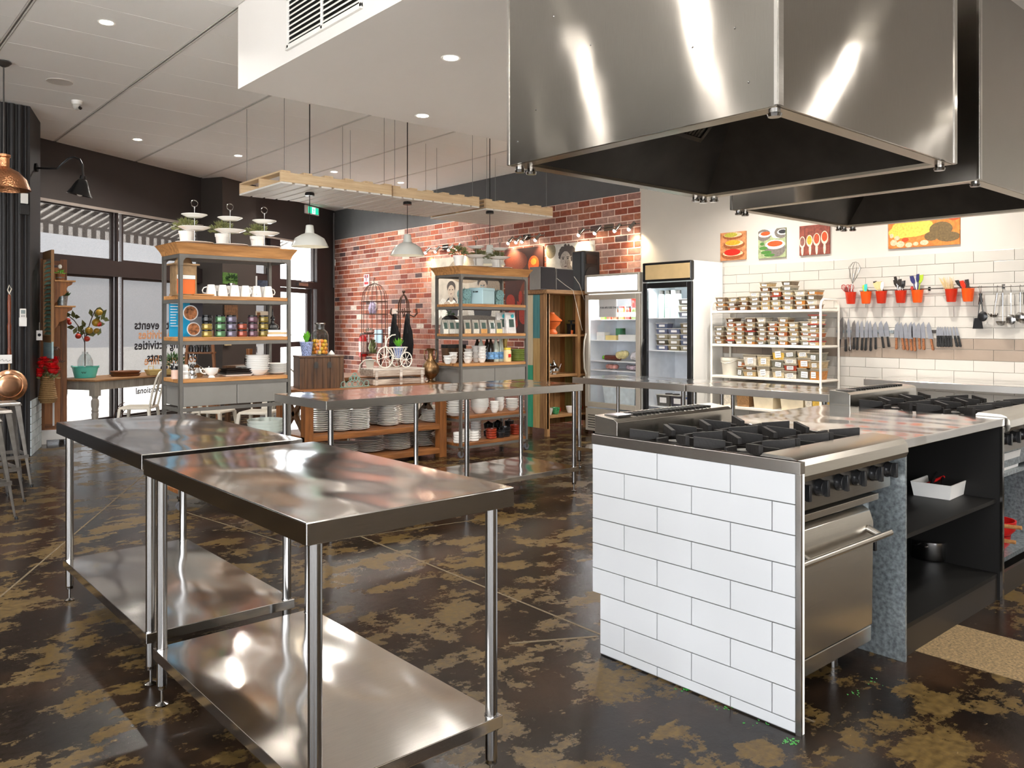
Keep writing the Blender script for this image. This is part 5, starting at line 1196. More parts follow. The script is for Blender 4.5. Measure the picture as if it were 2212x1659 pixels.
t = T('moroccan_teapot', 'silver long spouted teapot with pointed lid in the reclaimed cabinet', 'teapot', onc(1196, 7.58, .781)); MB().lathe([(0, 0), (.045, 0), (.04, .012), (.075, .045), (.078, .075), (.05, .105), (.035, .115), (.045, .12), (.02, .15), (.008, .175), (.012, .185), (0, .20)], n=24).build('body', CHR, t)
MB().tube([(.06, 0, .05), (.1, 0, .06), (.115, 0, .10), (.135, 0, .13)], [.016, .012, .008, .006], 10).build('spout', CHR, t); chain(t, [(-.05, 0, .11), (-.1, 0, .12), (-.115, 0, .08), (-.09, 0, .04), (-.065, 0, .045)], .006, CHR)
t = T('turquoise_vase', 'turquoise and silver patterned vase behind the teapot', 'vase', onc(1183, 7.72, .781)); MB().lathe([(0, 0), (.03, 0), (.05, .06), (.05, .11), (.02, .15), (.03, .17), (0, .17)], n=18).build('body', mat('turquoise pattern', C8(70, 150, 160), .3, .2, .7, 60), t)
t = T('silver_sugar_bowl', 'small silver bowl beside the turquoise vase', 'bowl', onc(1187, 7.56, .781)); MB().lathe([(0, 0), (.025, 0), (.035, .03), (.028, .06), (.008, .075), (0, .09)], n=16).build('body', CHR, t)
for k, (px, m_, lb) in enumerate(((1185, CHINAG, 'pale stacked bowl at the left of the cabinet bottom shelf'), (1200, mat('green blue glaze', C8(60, 140, 90), .2, 0, .6, 40), 'green and white painted jug bowl on the cabinet bottom shelf'), (1232, PLASTW, 'white figurine bowl on the cabinet bottom shelf'), (1248, MATS['green blue glaze'] if 'green blue glaze' in MATS else GRN, 'green painted cup at the right of the cabinet bottom shelf'))):
    t = T('painted_bowl', lb, 'bowl', onc(px, 7.58, .261)); r = .06; MB().lathe([(0, 0), (r*.6, 0), (r*.9, .05), (r, .085), (r*.95, .085), (r*.5, .01), (0, .01)], n=20).build('body', m_, t)
    if k in (1, 3): chain(t, [(r*.9, 0, .075), (r*1.5, 0, .07), (r*1.4, 0, .035), (r*.8, 0, .03)], .006, RED)
def cable(pts, r, m, name, label):
    t = MB().tube(pts, r, 6).build(name, m); return tag(t, label, 'cable')
cable([onc(1202, 7.44, 2.02), onc(1222, 7.42, 1.93), onc(1238, 7.42, 1.87), onc(1250, 7.42, 1.55), onc(1258, 7.42, 1.35)], .004, CREAM, 'speaker_cable', 'thin pale cable hanging from the right bookshelf speaker down the cabinet')
cable([onc(1240, 7.42, 2.05), onc(1252, 7.42, 1.95), onc(1262, 7.42, 1.75)], .004, CREAM, 'speaker_cable', 'thin pale cable hanging from the black loudspeaker')

# -------------------------------------------------- fridge contents
def fx(y0, W, u): return y0+W-.06-u*(W-.12)       # u runs left to right as seen
def fitem(name, label, cat, y0, W, u, z, mbm, x=7.90, group=None):
    t = T(name, label, cat, (x, fx(y0, W, u), z+.001), 0, group)
    for nm, mb, m in mbm: mb.build(nm, m, t)
    return t
zA = fz1
JARC = [C8(110, 180, 60), C8(170, 60, 40), C8(90, 50, 24), C8(150, 120, 60), C8(120, 40, 30), C8(60, 70, 30), C8(150, 40, 30)]
for k, u in enumerate((.10, .24, .36, .50, .63, .76, .90)):
    c = mat('preserve %d' % k, JARC[k], .3, 0, .2)
    fitem('condiment_jar', '%s condiment jar on the top shelf of the silver fridge, %s from the left' % (('green', 'red', 'brown', 'tan', 'dark red', 'olive', 'red')[k], NTH[k]), 'jar', FRY1, FRW1, u, zA[3]+.0,
          [('glass', MB().lathe([(0, 0), (.04, 0), (.042, .02), (.042, .12), (.03, .145), (0, .145)], n=16), c), ('lid', MB().lathe([(.033, .1455), (.033, .165), (0, .167)], n=16), LEAFY if k == 0 else RED if k % 2 else DSTEEL), ('paper_label', MB().lathe([(.0428, .03), (.0428, .09), (.042, .09), (.042, .03)], n=16), CREAM)])
for k, u in enumerate((.68, .86)):
    fitem('tomato_sauce_jar', 'red sauce jar standing on the jars at the right of the silver fridge, %s one' % ('left', 'right')[k], 'jar', FRY1, FRW1, u, zA[3]+.17,
          [('glass', MB().lathe([(0, 0), (.04, 0), (.042, .1), (.03, .12), (0, .12)], n=16), mat('tomato red', C8(170, 40, 30), .2)), ('lid', MB().lathe([(.033, .1205), (.033, .14), (0, .14)], n=16), DSTEEL)], 7.98)
for k, (u, w, h, c, lb) in enumerate(((.12, .07, .10, C8(214, 214, 210), 'white carton'), (.34, .09, .06, C8(204, 184, 120), 'tan butter tub'), (.33, .04, .15, C8(50, 130, 80), 'green and white tub'), (.70, .16, .07, C8(206, 204, 200), 'grey egg carton'))):
    fitem('food_pack', '%s on the third shelf up of the silver fridge' % lb, 'food pack', FRY1, FRW1, u, zA[2], [('pack', MB().box((-.05, -w, 0), (.05, w, h)), mat(lb, c, .5, 0, .1))], 7.88 if k != 2 else 8.03)
t = fitem('green_cap_bottle', 'red drink bottle with green cap lying on its side in the silver fridge', 'bottle', FRY1, FRW1, .28, zA[1]+.16, [])
MB().cyl((0, .1, .036), (0, -.14, .036), .034, n=16).build('body', mat('dark red drink', (.12, .02, .015), .2), t); MB().cyl((0, .14, .036), (0, .101, .036), .026, n=14).build('cap', LEAFY, t)
t.location.z = zA[1]+.001+0
for k, (u, zi, c, lb) in enumerate(((.55, 1, C8(222, 206, 150), 'yellow leafy vegetables'), (.82, 1, C8(220, 216, 220), 'bagged white produce'))):
    t = fitem('produce_bag', '%s on the second shelf up of the silver fridge' % lb, 'produce', FRY1, FRW1, u, zA[zi], [])
    m = MB(); [m.ball((random.uniform(-.04, .04), random.uniform(-.09, .09), .045+random.uniform(0, .05)), .045, 8) for _ in range(7)]; m.build('bag', mat(lb, c, .35, 0, .3, 20), t)
def bag(u, zz, lb, c, x=7.88):
    t = fitem('meat_pack', lb, 'food pack', FRY1, FRW1, u, zz, []); m = MB()
    for _ in range(6): m.ball((random.uniform(-.04, .04), random.uniform(-.08, .08), .04), .042, 8, sq=.8)
    m.build('pack', mat(lb[:20], c, .25, 0, .5, 30), t)
bag(.32, zA[0]+.34, 'pink wrapped meat pack on the lower shelf of the silver fridge, left', C8(210, 150, 140)); bag(.70, zA[0]+.34, 'pale wrapped meat pack on the lower shelf of the silver fridge, right', C8(200, 180, 190))
MB().box((.07, .036, zA[0]+.326), (.58, FRW1-.036, zA[0]+.339)).build('shelf', MATS['white wire shelf'], f1, 0)
t = fitem('clear_bin', 'large translucent bin at the bottom of the silver fridge', 'bin', FRY1, FRW1, .55, zA[0]-.10, [('bin', MB().frus((0, 0), (.14, .24), (.16, .27), 0, .26), mat('cloudy plastic', C8(214, 226, 232), .3, 0, .12, 14)), ('lid', MB().frus((0, 0), (.165, .275), (.165, .275), .261, .275), PLASTW)], 7.95)
t.location.z = .36
t = T('paper_notice', 'white paper notice reading for use only taped inside the silver fridge door', 'notice', (7.71, fx(FRY1, FRW1, .22), 1.52))
MB().box((0, -.30, 0), (.002, 0, .24)).build('paper', PAPER, t, 0, loc=(.004, .0, 0))
Mw = Matrix.Translation((.0035, -.02, .11)) @ Matrix(((0, 0, -1, 0), (-1, 0, 0, 0), (0, 1, 0, 0), (0, 0, 0, 1)))
text('FOR APU USE ONLY', .034, INK, t, Mw, ext=.0004)
VG2 = mat('pale green water bottle', C8(186, 212, 196), .1, 0, .05)
for k, u in enumerate((.12, .28, .42, .54)):
    t = fitem('water_bottle', 'tall cylindrical clear water bottle in the black fridge, %s from the left' % NTH[k], 'bottle', FRY2, FRW2, u, fz2[2]+.0, [('body', MB().lathe([(0, 0), (.038, 0), (.038, .27), (.03, .285), (0, .285)], n=18), VG2), ('cap', MB().lathe([(.033, .2855), (.033, .33), (0, .332)], n=16), DSTEEL if k != 2 else PLASTW)])
    Mv = Matrix.Translation((-.0395, .012, .25)) @ Matrix(((0, 0, -1, 0), (0, -1, 0, 0), (-1, 0, 0, 0), (0, 0, 0, 1)))
    if k == 1: text('VOSS', .06, mat('bottle lettering', C8(120, 140, 128), .4), t, Mv, ext=.0003)
def cont(y0, W, u, z, w, h, c, label, x=7.88, lid=True, lab=True):
    t = T('food_container', label, 'container', (x, fx(y0, W, u), z+.001))
    MB().frus((0, 0), (.05, w*.44), (.058, w*.5), 0, h).build('body', mat('container %d %d %d' % tuple(int(v*99) for v in c), c, .3, 0, .15, 30), t, 0)
    MB().frus((0, 0), (.061, w*.53), (.061, w*.53), h+.0005, h+.008).build('lid', mat('cloudy lid', C8(206, 204, 196), .3), t, 0)
    if lab: MB().box((-.0565, -w*.25, h*.3), (-.0545, w*.25, h*.8)).build('paper_label', PAPER, t, 0)
for k in range(3):
    for j in range(3): cont(FRY2, FRW2, .80, fz2[2]+.055*0+j*.075+.0, .20, .062, [C8(70, 70, 78), C8(160, 150, 130), C8(96, 90, 84)][j], 'dark berry tub at the top right of the black fridge, %s of three' % ORD[j]) if k == 0 else None
for c_, (u, n) in enumerate(((.22, 5), (.52, 4), (.82, 5))):
    for j in range(n): cont(FRY2, FRW2, u, fz2[1]+j*.066, .17, .055, random.choice([C8(120, 108, 84), C8(86, 80, 66), C8(150, 140, 118), C8(96, 104, 130)]), 'labelled tub on the middle shelf of the black fridge, %s in the %s pile' % (ORD[j], ('left', 'middle', 'right')[c_]))
for k, u in enumerate((.3, .48)):
    fitem('stock_jar', 'brown stock jar at the bottom of the black fridge, %s one' % ('left', 'right')[k], 'jar', FRY2, FRW2, u, .366, [('glass', MB().lathe([(0, 0), (.06, 0), (.062, .17), (.04, .2), (0, .2)], n=18), mat('stock brown', C8(120, 84, 44), .2)), ('lid', MB().lathe([(.045, .2005), (.045, .225), (0, .226)], n=16), DSTEEL), ('paper_label', MB().lathe([(.0628, .06), (.0628, .12), (.0622, .12), (.0622, .06)], n=18), CREAM)])
MB().box((.07, .036, fz2[0]-.012), (.58, FRW2-.036, fz2[0])).build('shelf', MATS['white wire shelf'], f2, 0)
for k, (u, c) in enumerate(((.25, C8(90, 88, 84)), (.6, C8(70, 72, 76)), (.85, C8(90, 110, 160)))): cont(FRY2, FRW2, u, fz2[0], .2, .13, c, 'large %s tub on the second shelf up of the black fridge' % ('grey', 'charcoal', 'blue')[k])

# -------------------------------------------------- labelled tubs on the white tube shelf
TUBC = [C8(150, 112, 72), C8(122, 84, 50), C8(176, 150, 108), C8(196, 168, 120), C8(104, 88, 66), C8(170, 96, 54), C8(210, 190, 150), C8(140, 118, 96), C8(96, 70, 50), C8(186, 120, 50), C8(120, 116, 100), C8(224, 214, 196), C8(160, 60, 36), C8(216, 176, 76)]
CN = ['brown', 'dark brown', 'tan', 'wheat', 'olive brown', 'rust', 'cream', 'grey brown', 'chocolate', 'ochre', 'grey', 'white', 'red', 'yellow']
CLEARP = mat('clear cloudy plastic', C8(160, 148, 128), .2, 0, .06, 20); LIDM = mat('translucent lid', C8(190, 178, 156), .25)
INKM = mat('marker ink', C8(60, 52, 48), .7)
rt = random.Random(11)
def tub(y, z, w, h, ci, label, d=.15, x=7.935, fill=.72, rlid=False, lw=.5, tex=None):
    key = 'tub%d_%.3f_%.3f_%d_%d' % (ci, w, h, rlid, int(fill*10)) if not tex else tex
    def fn():
        t = T('plastic_tub', label, 'container', (x, y, z), 0, 'labelled tubs on the white shelf')
        t1 = .84+.16*fill
        hf = h*fill
        MB().frus((d/2, 0), (d*.42, w*.42), (d*(.42+.08*fill), w*(.42+.08*fill)), 0, hf).build('contents', mat('tub '+CN[ci], TUBC[ci], .6, 0, .3, 45, coat=.3), t, 0)
        MB().frus((d/2, 0), (d*(.42+.08*fill), w*(.42+.08*fill)), (d*.5, w*.5), hf+.0003, h-.0005).build('clear_rim', CLEARP, t, 0)
        MB().frus((d/2, 0), (d*.53, w*.54), (d*.53, w*.54), h, h+.006).build('lid', RED if rlid else LIDM, t, 0)
        Ml = Matrix.Translation((.0045, rt.uniform(-.01, .01), h*.45)) @ Matrix.Rotation(rt.uniform(-.12, .12), 4, 'X')
        lab = MB().box((-.004, -w*lw*.5, -h*.28), (-.0005, w*lw*.5, h*.28), 0, Ml).build('paper_label', PAPER, t, 0)
        lm = MB()
        for r in range(2 if h > .05 else 1):
            yy = -w*lw*.38
            while yy < w*lw*.34:
                l_ = rt.uniform(.004, .012); lm.box((-.0046, -(yy+l_), h*(.06-.2*r)-.0), (-.0041, -yy, h*(.06-.2*r)+.0055), 0, Ml); yy += l_+.003
        if tex: text(tex, .026, INKM, lab, Ml @ Matrix.Translation((-.0042, w*lw*.45, -.008)) @ Matrix(((0, 0, -1, 0), (-1, 0, 0, 0), (0, 1, 0, 0), (0, 0, 0, 1))), name='handwriting', ext=.0003)
        else: lm.build('handwriting', INKM, lab, 0).__setitem__('kind', 'stuff')
        return t
    place(key, fn, (x, y, z), label)
def pile(shelf, px, hs, w, where, x=7.935, d=.15, lw=.5, pat=None, off=0):
    y = PX(px, 700, x).y; z = SHZ[shelf]+.0012
    for k, h in enumerate(hs):
        ci = rt.choice(range(12)) if pat is None else pat[k % len(pat)]
        nm = 'only' if len(hs) == 1 else 'topmost' if k == len(hs)-1 else ORD[k]
        tub(y+(rt.uniform(-.008, .008) if k else 0), z, w, h-.0075, ci, '%s tub on the %s shelf, %s in the %s pile from the left' % (CN[ci], where, nm, NTH[off]), d, x, rt.choice((.6, .8, .9)), False if rt.random() > .08 else True, lw)
        z += h
T5 = .05
for k, (px, n) in enumerate(((1556, 3), (1581, 3), (1605, 3), (1630, 4), (1652, 6), (1676, 5), (1700, 6), (1728, 4), (1753, 4))):
    pile(0, px, [(.052, .046, .055, .05)[(k+j) % 4] for j in range(n)], (.125, .118, .112)[k % 3], 'top', off=k)
for k, (px, n) in enumerate(((1553, 4), (1577, 6), (1597, 5), (1620, 6), (1644, 6), (1667, 5), (1690, 6), (1714, 5), (1739, 5), (1766, 7))):
    if k == 9: px = 1757
    pile(1, px, [(.05, .044, .054)[(k+j) % 3]*(1.0 if n < 7 else .93) for j in range(n)], (.118, .108, .114)[k % 3], 'second', off=k)
PLB = mat('cream bucket', C8(232, 224, 206), .4)
y = PX(1567, 780, 7.95).y; t = T('plastic_bucket', 'cream plastic bucket with wire handle on the third shelf of the white unit', 'bucket', (8.05, y, SHZ[2]+.001)); MB().lathe([(0, 0), (.085, 0), (.10, .16), (.108, .165), (.108, .2), (.1, .2), (0, .185)], n=28).build('body', PLB, t)
MB().tube([(.0-.02, .108, .18), (-.085, .07, .15), (-.11, 0, .135), (-.085, -.07, .15), (-.02, -.108, .18)], .004, 6).build('handle', WHITEMET, t)
for k, (px, hs, w, pat, lw) in enumerate(((1598, [.10, .09], .085, [10, 5], .5), (1618, [.075, .05, .12], .165, [3, 1, 11], .4), (1648, [.125, .12], .16, [11, 6], .4), (1680, [.11, .09, .13], .15, [6, 10, 13], .45), (1706, [.085, .075, .065, .08], .15, [11, 12, 11, 10], .5), (1736, [.12, .11, .08], .15, [10, 9, 6], .5), (1756, [.12, .08, .085], .13, [9, 2, 10], .4))):
    pile(2, px, hs, w, 'third', off=k, pat=pat, lw=lw, d=.2)
BIGP = mat('big bin plastic', C8(222, 208, 180), .35, 0, .08, 10)
for k, (px, w, h, ci, lb, tx) in enumerate(((1568, .13, .26, 11, 'tall pale jar', None), (1602, .17, .27, 0, 'brown sugar bin', None), (1646, .26, .24, 6, 'flour bin', 'Plain Flour'), (1708, .28, .22, 3, 'wheat coloured bin', 'Bread Flour'), (1744, .08, .22, 11, 'white carton', None), (1761, .09, .24, 13, 'yellow label jar', None))):
    y = PX(px, 860, 7.935).y; t = T('storage_bin', '%s on the bottom shelf of the white unit' % lb, 'container', (7.935, y, SHZ[3]+.001))
    MB().frus((.16, 0), (.13, w*.44), (.15, w*.5), 0, h).build('bin', BIGP if ci in (3, 6) else mat('tub '+CN[ci], TUBC[ci], .6, 0, .3, 45, coat=.3), t, 0); MB().frus((.16, 0), (.155, w*.53), (.155, w*.53), h+.0005, h+.012).build('lid', LIDM, t, 0)
    lb_ = MB().box((.014, -w*.2, h*.55), (.018, w*.2, h*.8)).build('paper_label', PAPER, t, 0)
    if tx: text(tx, .026, INKM, lb_, Matrix.Translation((.013, w*.19, h*.64)) @ Matrix(((0, 0, -1, 0), (-1, 0, 0, 0), (0, 1, 0, 0), (0, 0, 0, 1))), name='handwriting', ext=.0003)

# -------------------------------------------------- rail with pots, knives and utensils on the tiled wall
XW = XR-.0155
def on(px, py, off=0.0): return PX(px, py, XW-off)
ra = on(1857, 627, .03); rb_ = on(2212, 617, .03)
t = T('utensil_rail', 'steel rod rail with brackets on the white tiled wall', 'rail', (0, 0, 0)); zr = 1.775
MB().cyl((XW-.03, ra.y, zr), (XW-.03, rb_.y-.8, zr), .006, n=8).build('rod', STEELV, t)
for px in (2005, 2165): y = on(px, 620, .03).y; MB().cyl((XW-.03, y, zr), (XW+.0, y, zr), .008, n=8).box((XW-.004, y-.012, zr-.02), (XW, y+.012, zr+.02)).build('bracket', STEELV, t)
def cup(px, m, label):
    p = on(px, 640, .06); z1 = 1.765; t = T('hanging_pot', label, 'pot', (XW-.062, p.y, z1-.125))
    MB().lathe([(0, 0), (.036, 0), (.042, .008), (.055, .12), (.058, .125), (.053, .125), (.040, .014), (0, .012)], n=24).build('pot', m, t)
    MB().tube([(.045, 0, .11), (.052, 0, .14), (.036, 0, .152), (.022, 0, .135)], .004, 6).build('hook', STEELV, t); return t
cups = {}
for k, (px, m, c) in enumerate(((1838, REDOR, 'dark red'), (1871, ORANGE, 'bright orange'), (1904, REDOR, 'dark red'), (1946, REDOR, 'dark red'), (1982, ORANGE, 'bright orange'), (2055, REDOR, 'dark red'), (2091, ORANGE, 'bright orange'))):
    cups[k] = cup(px, m, '%s hanging pot on the wall rail, %s from the left' % (c, NTH[k]))
SPW = mat('pale spatula wood', C8(214, 186, 134), .6)
def sticks(k, specs):
    b = cups[k].location
    for j, (dy, h, lean, kind, m, lb) in enumerate(specs):
        t = T('kitchen_utensil', lb, 'utensil', (b.x+random.uniform(-.012, .012), b.y-dy*.5, b.z+.016), 0, None)
        top = Vector((random.uniform(-.02, .0), -lean, h)); base = Vector((0, 0, 0))
        MB().cyl(base, top*.75, .0045, n=6).build('handle', m if kind != 'whisk' else STEELV, t)
        if kind == 'whisk':
            mm = MB(); ax = top.normalized(); s1 = ax.orthogonal().normalized(); s2 = ax.cross(s1); L = h*.55; R = L*.27; bs = top*.5
            for q in range(5):
                a = q*PI/5; dd = s1*math.cos(a)+s2*math.sin(a)
                mm.tube([bs+dd*.004, bs+ax*L*.35+dd*R*.6, bs+ax*L*.75+dd*R, bs+ax*L*.97+dd*R*.5, bs+ax*L*1.02, bs+ax*L*.97-dd*R*.5, bs+ax*L*.75-dd*R, bs+ax*L*.35-dd*R*.6, bs-dd*.004], .0017, 4)
            mm.build('wires', m, t)
        elif kind in ('spat', 'brush'):
            ax = top.normalized(); sd = Vector((0, 1, 0)); w = .022 if kind == 'spat' else .016; c = top*.72
            v = [c-sd*w*.5, c+sd*w*.5, c+ax*.03+sd*w, c+ax*.075+sd*w*.8, c+ax*.08-sd*w*.8, c+ax*.03-sd*w]; nn = Vector((.004, 0, 0))
            MB().add([q-nn for q in v]+[q+nn for q in v], [(0, 1, 2, 3, 4, 5), (11, 10, 9, 8, 7, 6)]+[(i, (i+1) % 6, 6+(i+1) % 6, 6+i) for i in range(6)]).build('blade', m, t, 0)
        else: MB().ball(top*.8, .017, 8, sq=1.3).build('head', m, t)
REDW = mat('red silicone', C8(176, 44, 36), .4); NAVY = mat('navy silicone', C8(44, 44, 96), .4); LIME = mat('lime silicone', C8(170, 196, 50), .4); AQB = mat('aqua silicone', C8(60, 190, 190), .4)
sticks(0, [(.03, .19, -.10, 'whisk', REDW, 'red whisk leaning left in the first pot'), (.0, .18, -.03, 'whisk', REDW, 'red whisk upright in the first pot'), (-.02, .18, .02, 'whisk', REDW, 'small red whisk in the first pot'), (-.02, .40, .07, 'whisk', STEELV, 'tall steel balloon whisk in the first pot'), (.03, .16, -.07, 'whisk', STEELV, 'small steel whisk leaning left in the first pot')])
sticks(1, [(.02, .14, -.02, 'spat', LIME, 'lime green spatula in the bright orange second pot'), (-.02, .15, .01, 'brush', AQB, 'aqua brush in the bright orange second pot')])
sticks(2, [(.02, .17, -.07, 'brush', SPW, 'pale wooden brush in the third pot, leftmost'), (.01, .18, -.04, 'brush', SPW, 'pale wooden brush in the third pot, second'), (0, .18, -.01, 'spat', SPW, 'pale wooden spatula in the third pot, middle'), (-.01, .17, .02, 'brush', PLASTW, 'white pastry brush in the third pot'), (-.02, .19, -.05, 'spat', STEELV, 'steel cake server in the third pot')])
sticks(3, [(.02, .2, -.06, 'spat', STEELV, 'steel palette knife in the fourth pot, leftmost'), (.01, .24, -.05, 'brush', STEELV, 'steel serrated spatula in the fourth pot'), (0, .2, .0, 'spat', STEELV, 'wide steel turner in the fourth pot'), (-.01, .18, .03, 'spat', STEELV, 'short steel turner in the fourth pot'), (-.02, .2, -.02, 'spoon', STEELV, 'steel spoon in the fourth pot')])
sticks(4, [(.03, .24, -.06, 'spat', NAVY, 'navy spatula leaning left in the fifth pot'), (-.0, .23, .02, 'spat', NAVY, 'navy spatula upright in the fifth pot'), (.0, .19, -.01, 'spat', PLASTW, 'white spatula in the fifth pot'), (-.02, .25, .05, 'spat', LIME, 'lime green spatula leaning right in the fifth pot'), (.02, .16, -.08, 'spoon', REDW, 'red spoon in the fifth pot'), (0, .26, .01, 'brush', NAVY, 'dark pointed utensil in the fifth pot')])
sk = T('bamboo_skewers', 'bundle of bamboo skewers and cutlery fanning out of the sixth pot', 'skewers', cups[5].location+Vector((0, 0, .016)))
m = MB()
for q in range(46): m.cyl((random.uniform(-.02, .02), random.uniform(-.02, .02), 0), (random.uniform(-.04, .02), random.uniform(-.03, .11), random.uniform(.17, .23)), .0016, n=4)
m.build('skewers', SPW, sk, 0)['kind'] = 'stuff'
sticks(6, [(.03, .17, -.10, 'spat', STEELV, 'steel turner leaning left in the last pot'), (.01, .15, -.04, 'spat', REDOR, 'brown red spatula in the last pot'), (-.01, .16, .0, 'spat', STEELV, 'grey scraper upright in the last pot'), (0, .13, -.02, 'spoon', OAK, 'wooden spoon in the last pot')])
# knives on magnetic strips
def crop(x, y): return 1780+x/4.88, 540+y/4.88
for k, (a, b) in enumerate(((135, 738), (1140, 1210), )):
    A_ = on(*crop(a, 860)); B_ = on(*crop(b, 860)); z = (A_.z+B_.z)/2
    tag(MB().box((-.012, B_.y, -.016), (-.0005, A_.y, .016)).build('magnetic_strip', GALV if k == 0 else DSTEEL, None, 0, loc=(XW, 0, z), bevel=.001), ('long steel magnetic knife strip behind the black handled knives', 'steel magnetic strip between brown and black knife groups')[k], 'knife strip')
BLADE = mat('knife blade', C8(150, 152, 160), .35, .45, .1, 20); BLADED = mat('dull blade', C8(116, 112, 110), .4, .45, .2, 20); KH = mat('black knife handle', (.012, .012, .012), .35); KW = wood('brown knife handle', C8(96, 52, 26), C8(158, 98, 56), 2)
def knife(tx, ty, jx, jy, ex, ey, w, hm, label, grp, bl=BLADE):
    p = [on(*crop(*q), .018) for q in ((tx, ty), (jx, jy), (ex, ey))]; j = p[1]; t = T('kitchen_knife', label, 'knife', j, 0, grp)
    up = (p[0]-j); L = up.length; up.normalize(); sd = Vector((0, 1, 0)); dn = p[2]-j
    v = [Vector((0, 0, 0))-sd*w*.5, sd*w*.5, sd*w*.48+up*L*.45, sd*w*.3+up*L*.8, up*L-sd*w*.3, -sd*w*.5+up*L*.7]; nn = Vector((.0014, 0, 0))
    MB().add([q-nn for q in v]+[q+nn for q in v], [(0, 1, 2, 3, 4, 5), (11, 10, 9, 8, 7, 6)]+[(i, (i+1) % 6, 6+(i+1) % 6, 6+i) for i in range(6)]).build('blade', bl, t, 0)
    hw = .012; dn2 = dn
    v = [-sd*hw*.8-Vector((0, 0, .001)), sd*hw*.6-Vector((0, 0, .001)), sd*hw*.7+dn2*.5, sd*hw*.9+dn2*.95, dn2-sd*hw*.4, dn2*.9-sd*hw*1.1, dn2*.5-sd*hw*.9]; nn = Vector((.008, 0, 0)); n7 = 7
    h = MB().add([q-nn for q in v]+[q+nn for q in v], [tuple(range(7)), tuple(range(13, 6, -1))]+[(i, (i+1) % 7, 7+(i+1) % 7, 7+i) for i in range(7)]).build('handle', hm, t, 0, bevel=.002)
    m = MB()
    for f in (.25, .6): c = dn2*f; m.cyl((c.x-.0095, c.y, c.z), (c.x-.0078, c.y, c.z), .0028, n=8)
    m.build('rivets', STEELV, h, 0)
KN = [(182, 703, 168, 940, 150, 1080, .052, KH, 'grey broad'), (220, 742, 226, 940, 228, 1072, .02, KH, 'slim'), (250, 718, 268, 920, 272, 1066, .03, STEELV, 'steel handled'), (310, 738, 312, 922, 310, 1050, .042, KH, 'fluted'), (350, 742, 352, 920, 346, 1058, .036, KH, 'pointed'), (392, 742, 402, 924, 396, 1060, .036, KH, 'pale'), (448, 742, 445, 924, 436, 1064, .036, KH, 'narrow'), (478, 745, 492, 924, 490, 1068, .036, KH, 'worn'), (530, 756, 542, 920, 544, 1050, .046, KH, 'shiny blue'), (588, 746, 610, 912, 628, 1036, .050, KH, 'shiny wide'), (645, 752, 668, 912, 684, 1026, .048, KH, 'bright')]
for k, q in enumerate(KN): knife(*q[:7], q[7], '%s kitchen knife with %s handle, %s of the left group on the wall' % (q[8], 'steel' if q[7] is STEELV else 'black', NTH[k]), 'black handled knives', BLADED if k in (0, 1, 3) else BLADE)
for k, (tx, jx, ex) in enumerate(((768, 762, 762), (800, 822, 842), (850, 866, 882), (905, 912, 924), (938, 950, 960), (988, 1000, 1010), (1034, 1046, 1052), (1090, 1126, 1150))):
    knife(tx, 756+4*(k % 3), jx, 924+4*(k % 4), ex, 1050+5*(k % 5), .046, KW, 'chef knife with brown wooden handle, %s of the middle group' % NTH[k], 'wooden handled knives')
for k, (tx, jx) in enumerate(((1196, 1196), (1218, 1222), (1240, 1248), (1268, 1278), (1296, 1306), (1328, 1334), (1358, 1376), (1390, 1412))):
    knife(tx, 805+3*(k % 3), jx, 902, jx+(6 if k < 6 else 26), 1024, .022, KH, 'small black handled paring knife, %s of the right group' % NTH[k], 'paring knives')
# hanging ladles at the right
def hang(px, L, kind, m, hm, label, dy=0, lean=0, x=.035, z0=1.775):
    p = on(px, 620, x); t = T('hanging_utensil', label, 'utensil', (XW-x, p.y, z0))
    MB().tube([(0, 0, .012), (-.01, 0, .006), (-.012, 0, -.01), (0, lean*.1, -.04), (0, lean*.15, -.06)], .0025, 6).build('hook', STEELV, t)
    a = Vector((0, lean*.15, -.06)); b = Vector((0, lean, -L)); m1 = a+(b-a)*.45
    MB().cyl(a, m1, .012 if hm is BLACKG else .009, n=8).build('handle', hm, t); MB().cyl(m1, b, .005, n=8).build('shaft', m, t)
    if kind == 'ladle': MB().lathe([(0, -.045), (.03, -.036), (.045, -.012), (.048, 0), (.044, 0), (.028, -.03), (0, -.04)], (b.x-.03, b.y, b.z), 20).build('bowl', m, t)
    if kind == 'spat': MB().frus((b.x, b.y), (.003, .045), (.003, .03), b.z-.10, b.z).build('blade', m, t, 0)
    if kind == 'round': MB().ball((b.x-.004, b.y, b.z-.035), .042, 14, sq=1.15, M=Matrix.Translation((b.x-.004, 0, 0)) @ Matrix.Scale(.2, 4, (1, 0, 0)) ).build('bowl', m, t)
    if kind == 'pasta':
        mm = MB().lathe([(0, -.03), (.028, -.022), (.035, 0), (.03, 0), (0, -.024)], (b.x-.01, b.y, b.z), 14)
        for q in range(8): a2 = q*PI/4; mm.cyl((b.x-.01+.033*math.cos(a2), b.y+.033*math.sin(a2), b.z-.005), (b.x-.03+.04*math.cos(a2), b.y+.042*math.sin(a2), b.z+.012), .003, n=5)
        mm.build('bowl', m, t)
hang(2120, .29, 'spat', BLACKG, BLACKG, 'black plastic turner hanging at the left end of the rail', lean=.03)
hang(2116, .24, 'round', BLACKG, BLACKG, 'black slotted spoon hanging behind the black turner', lean=-.03, x=.055)
hang(2155, .26, 'pasta', STEELV, STEELV, 'steel pasta server hanging on the rail', lean=.03)
hang(2166, .32, 'ladle', STEELV, STEELV, 'long straight steel ladle hanging on the rail')
hang(2184, .27, 'round', STEELV, PLASTW, 'white handled steel skimmer hanging on the rail')
hang(2204, .25, 'round', STEELV, STEELV, 'steel serving spoon hanging near the right edge', lean=-.0)
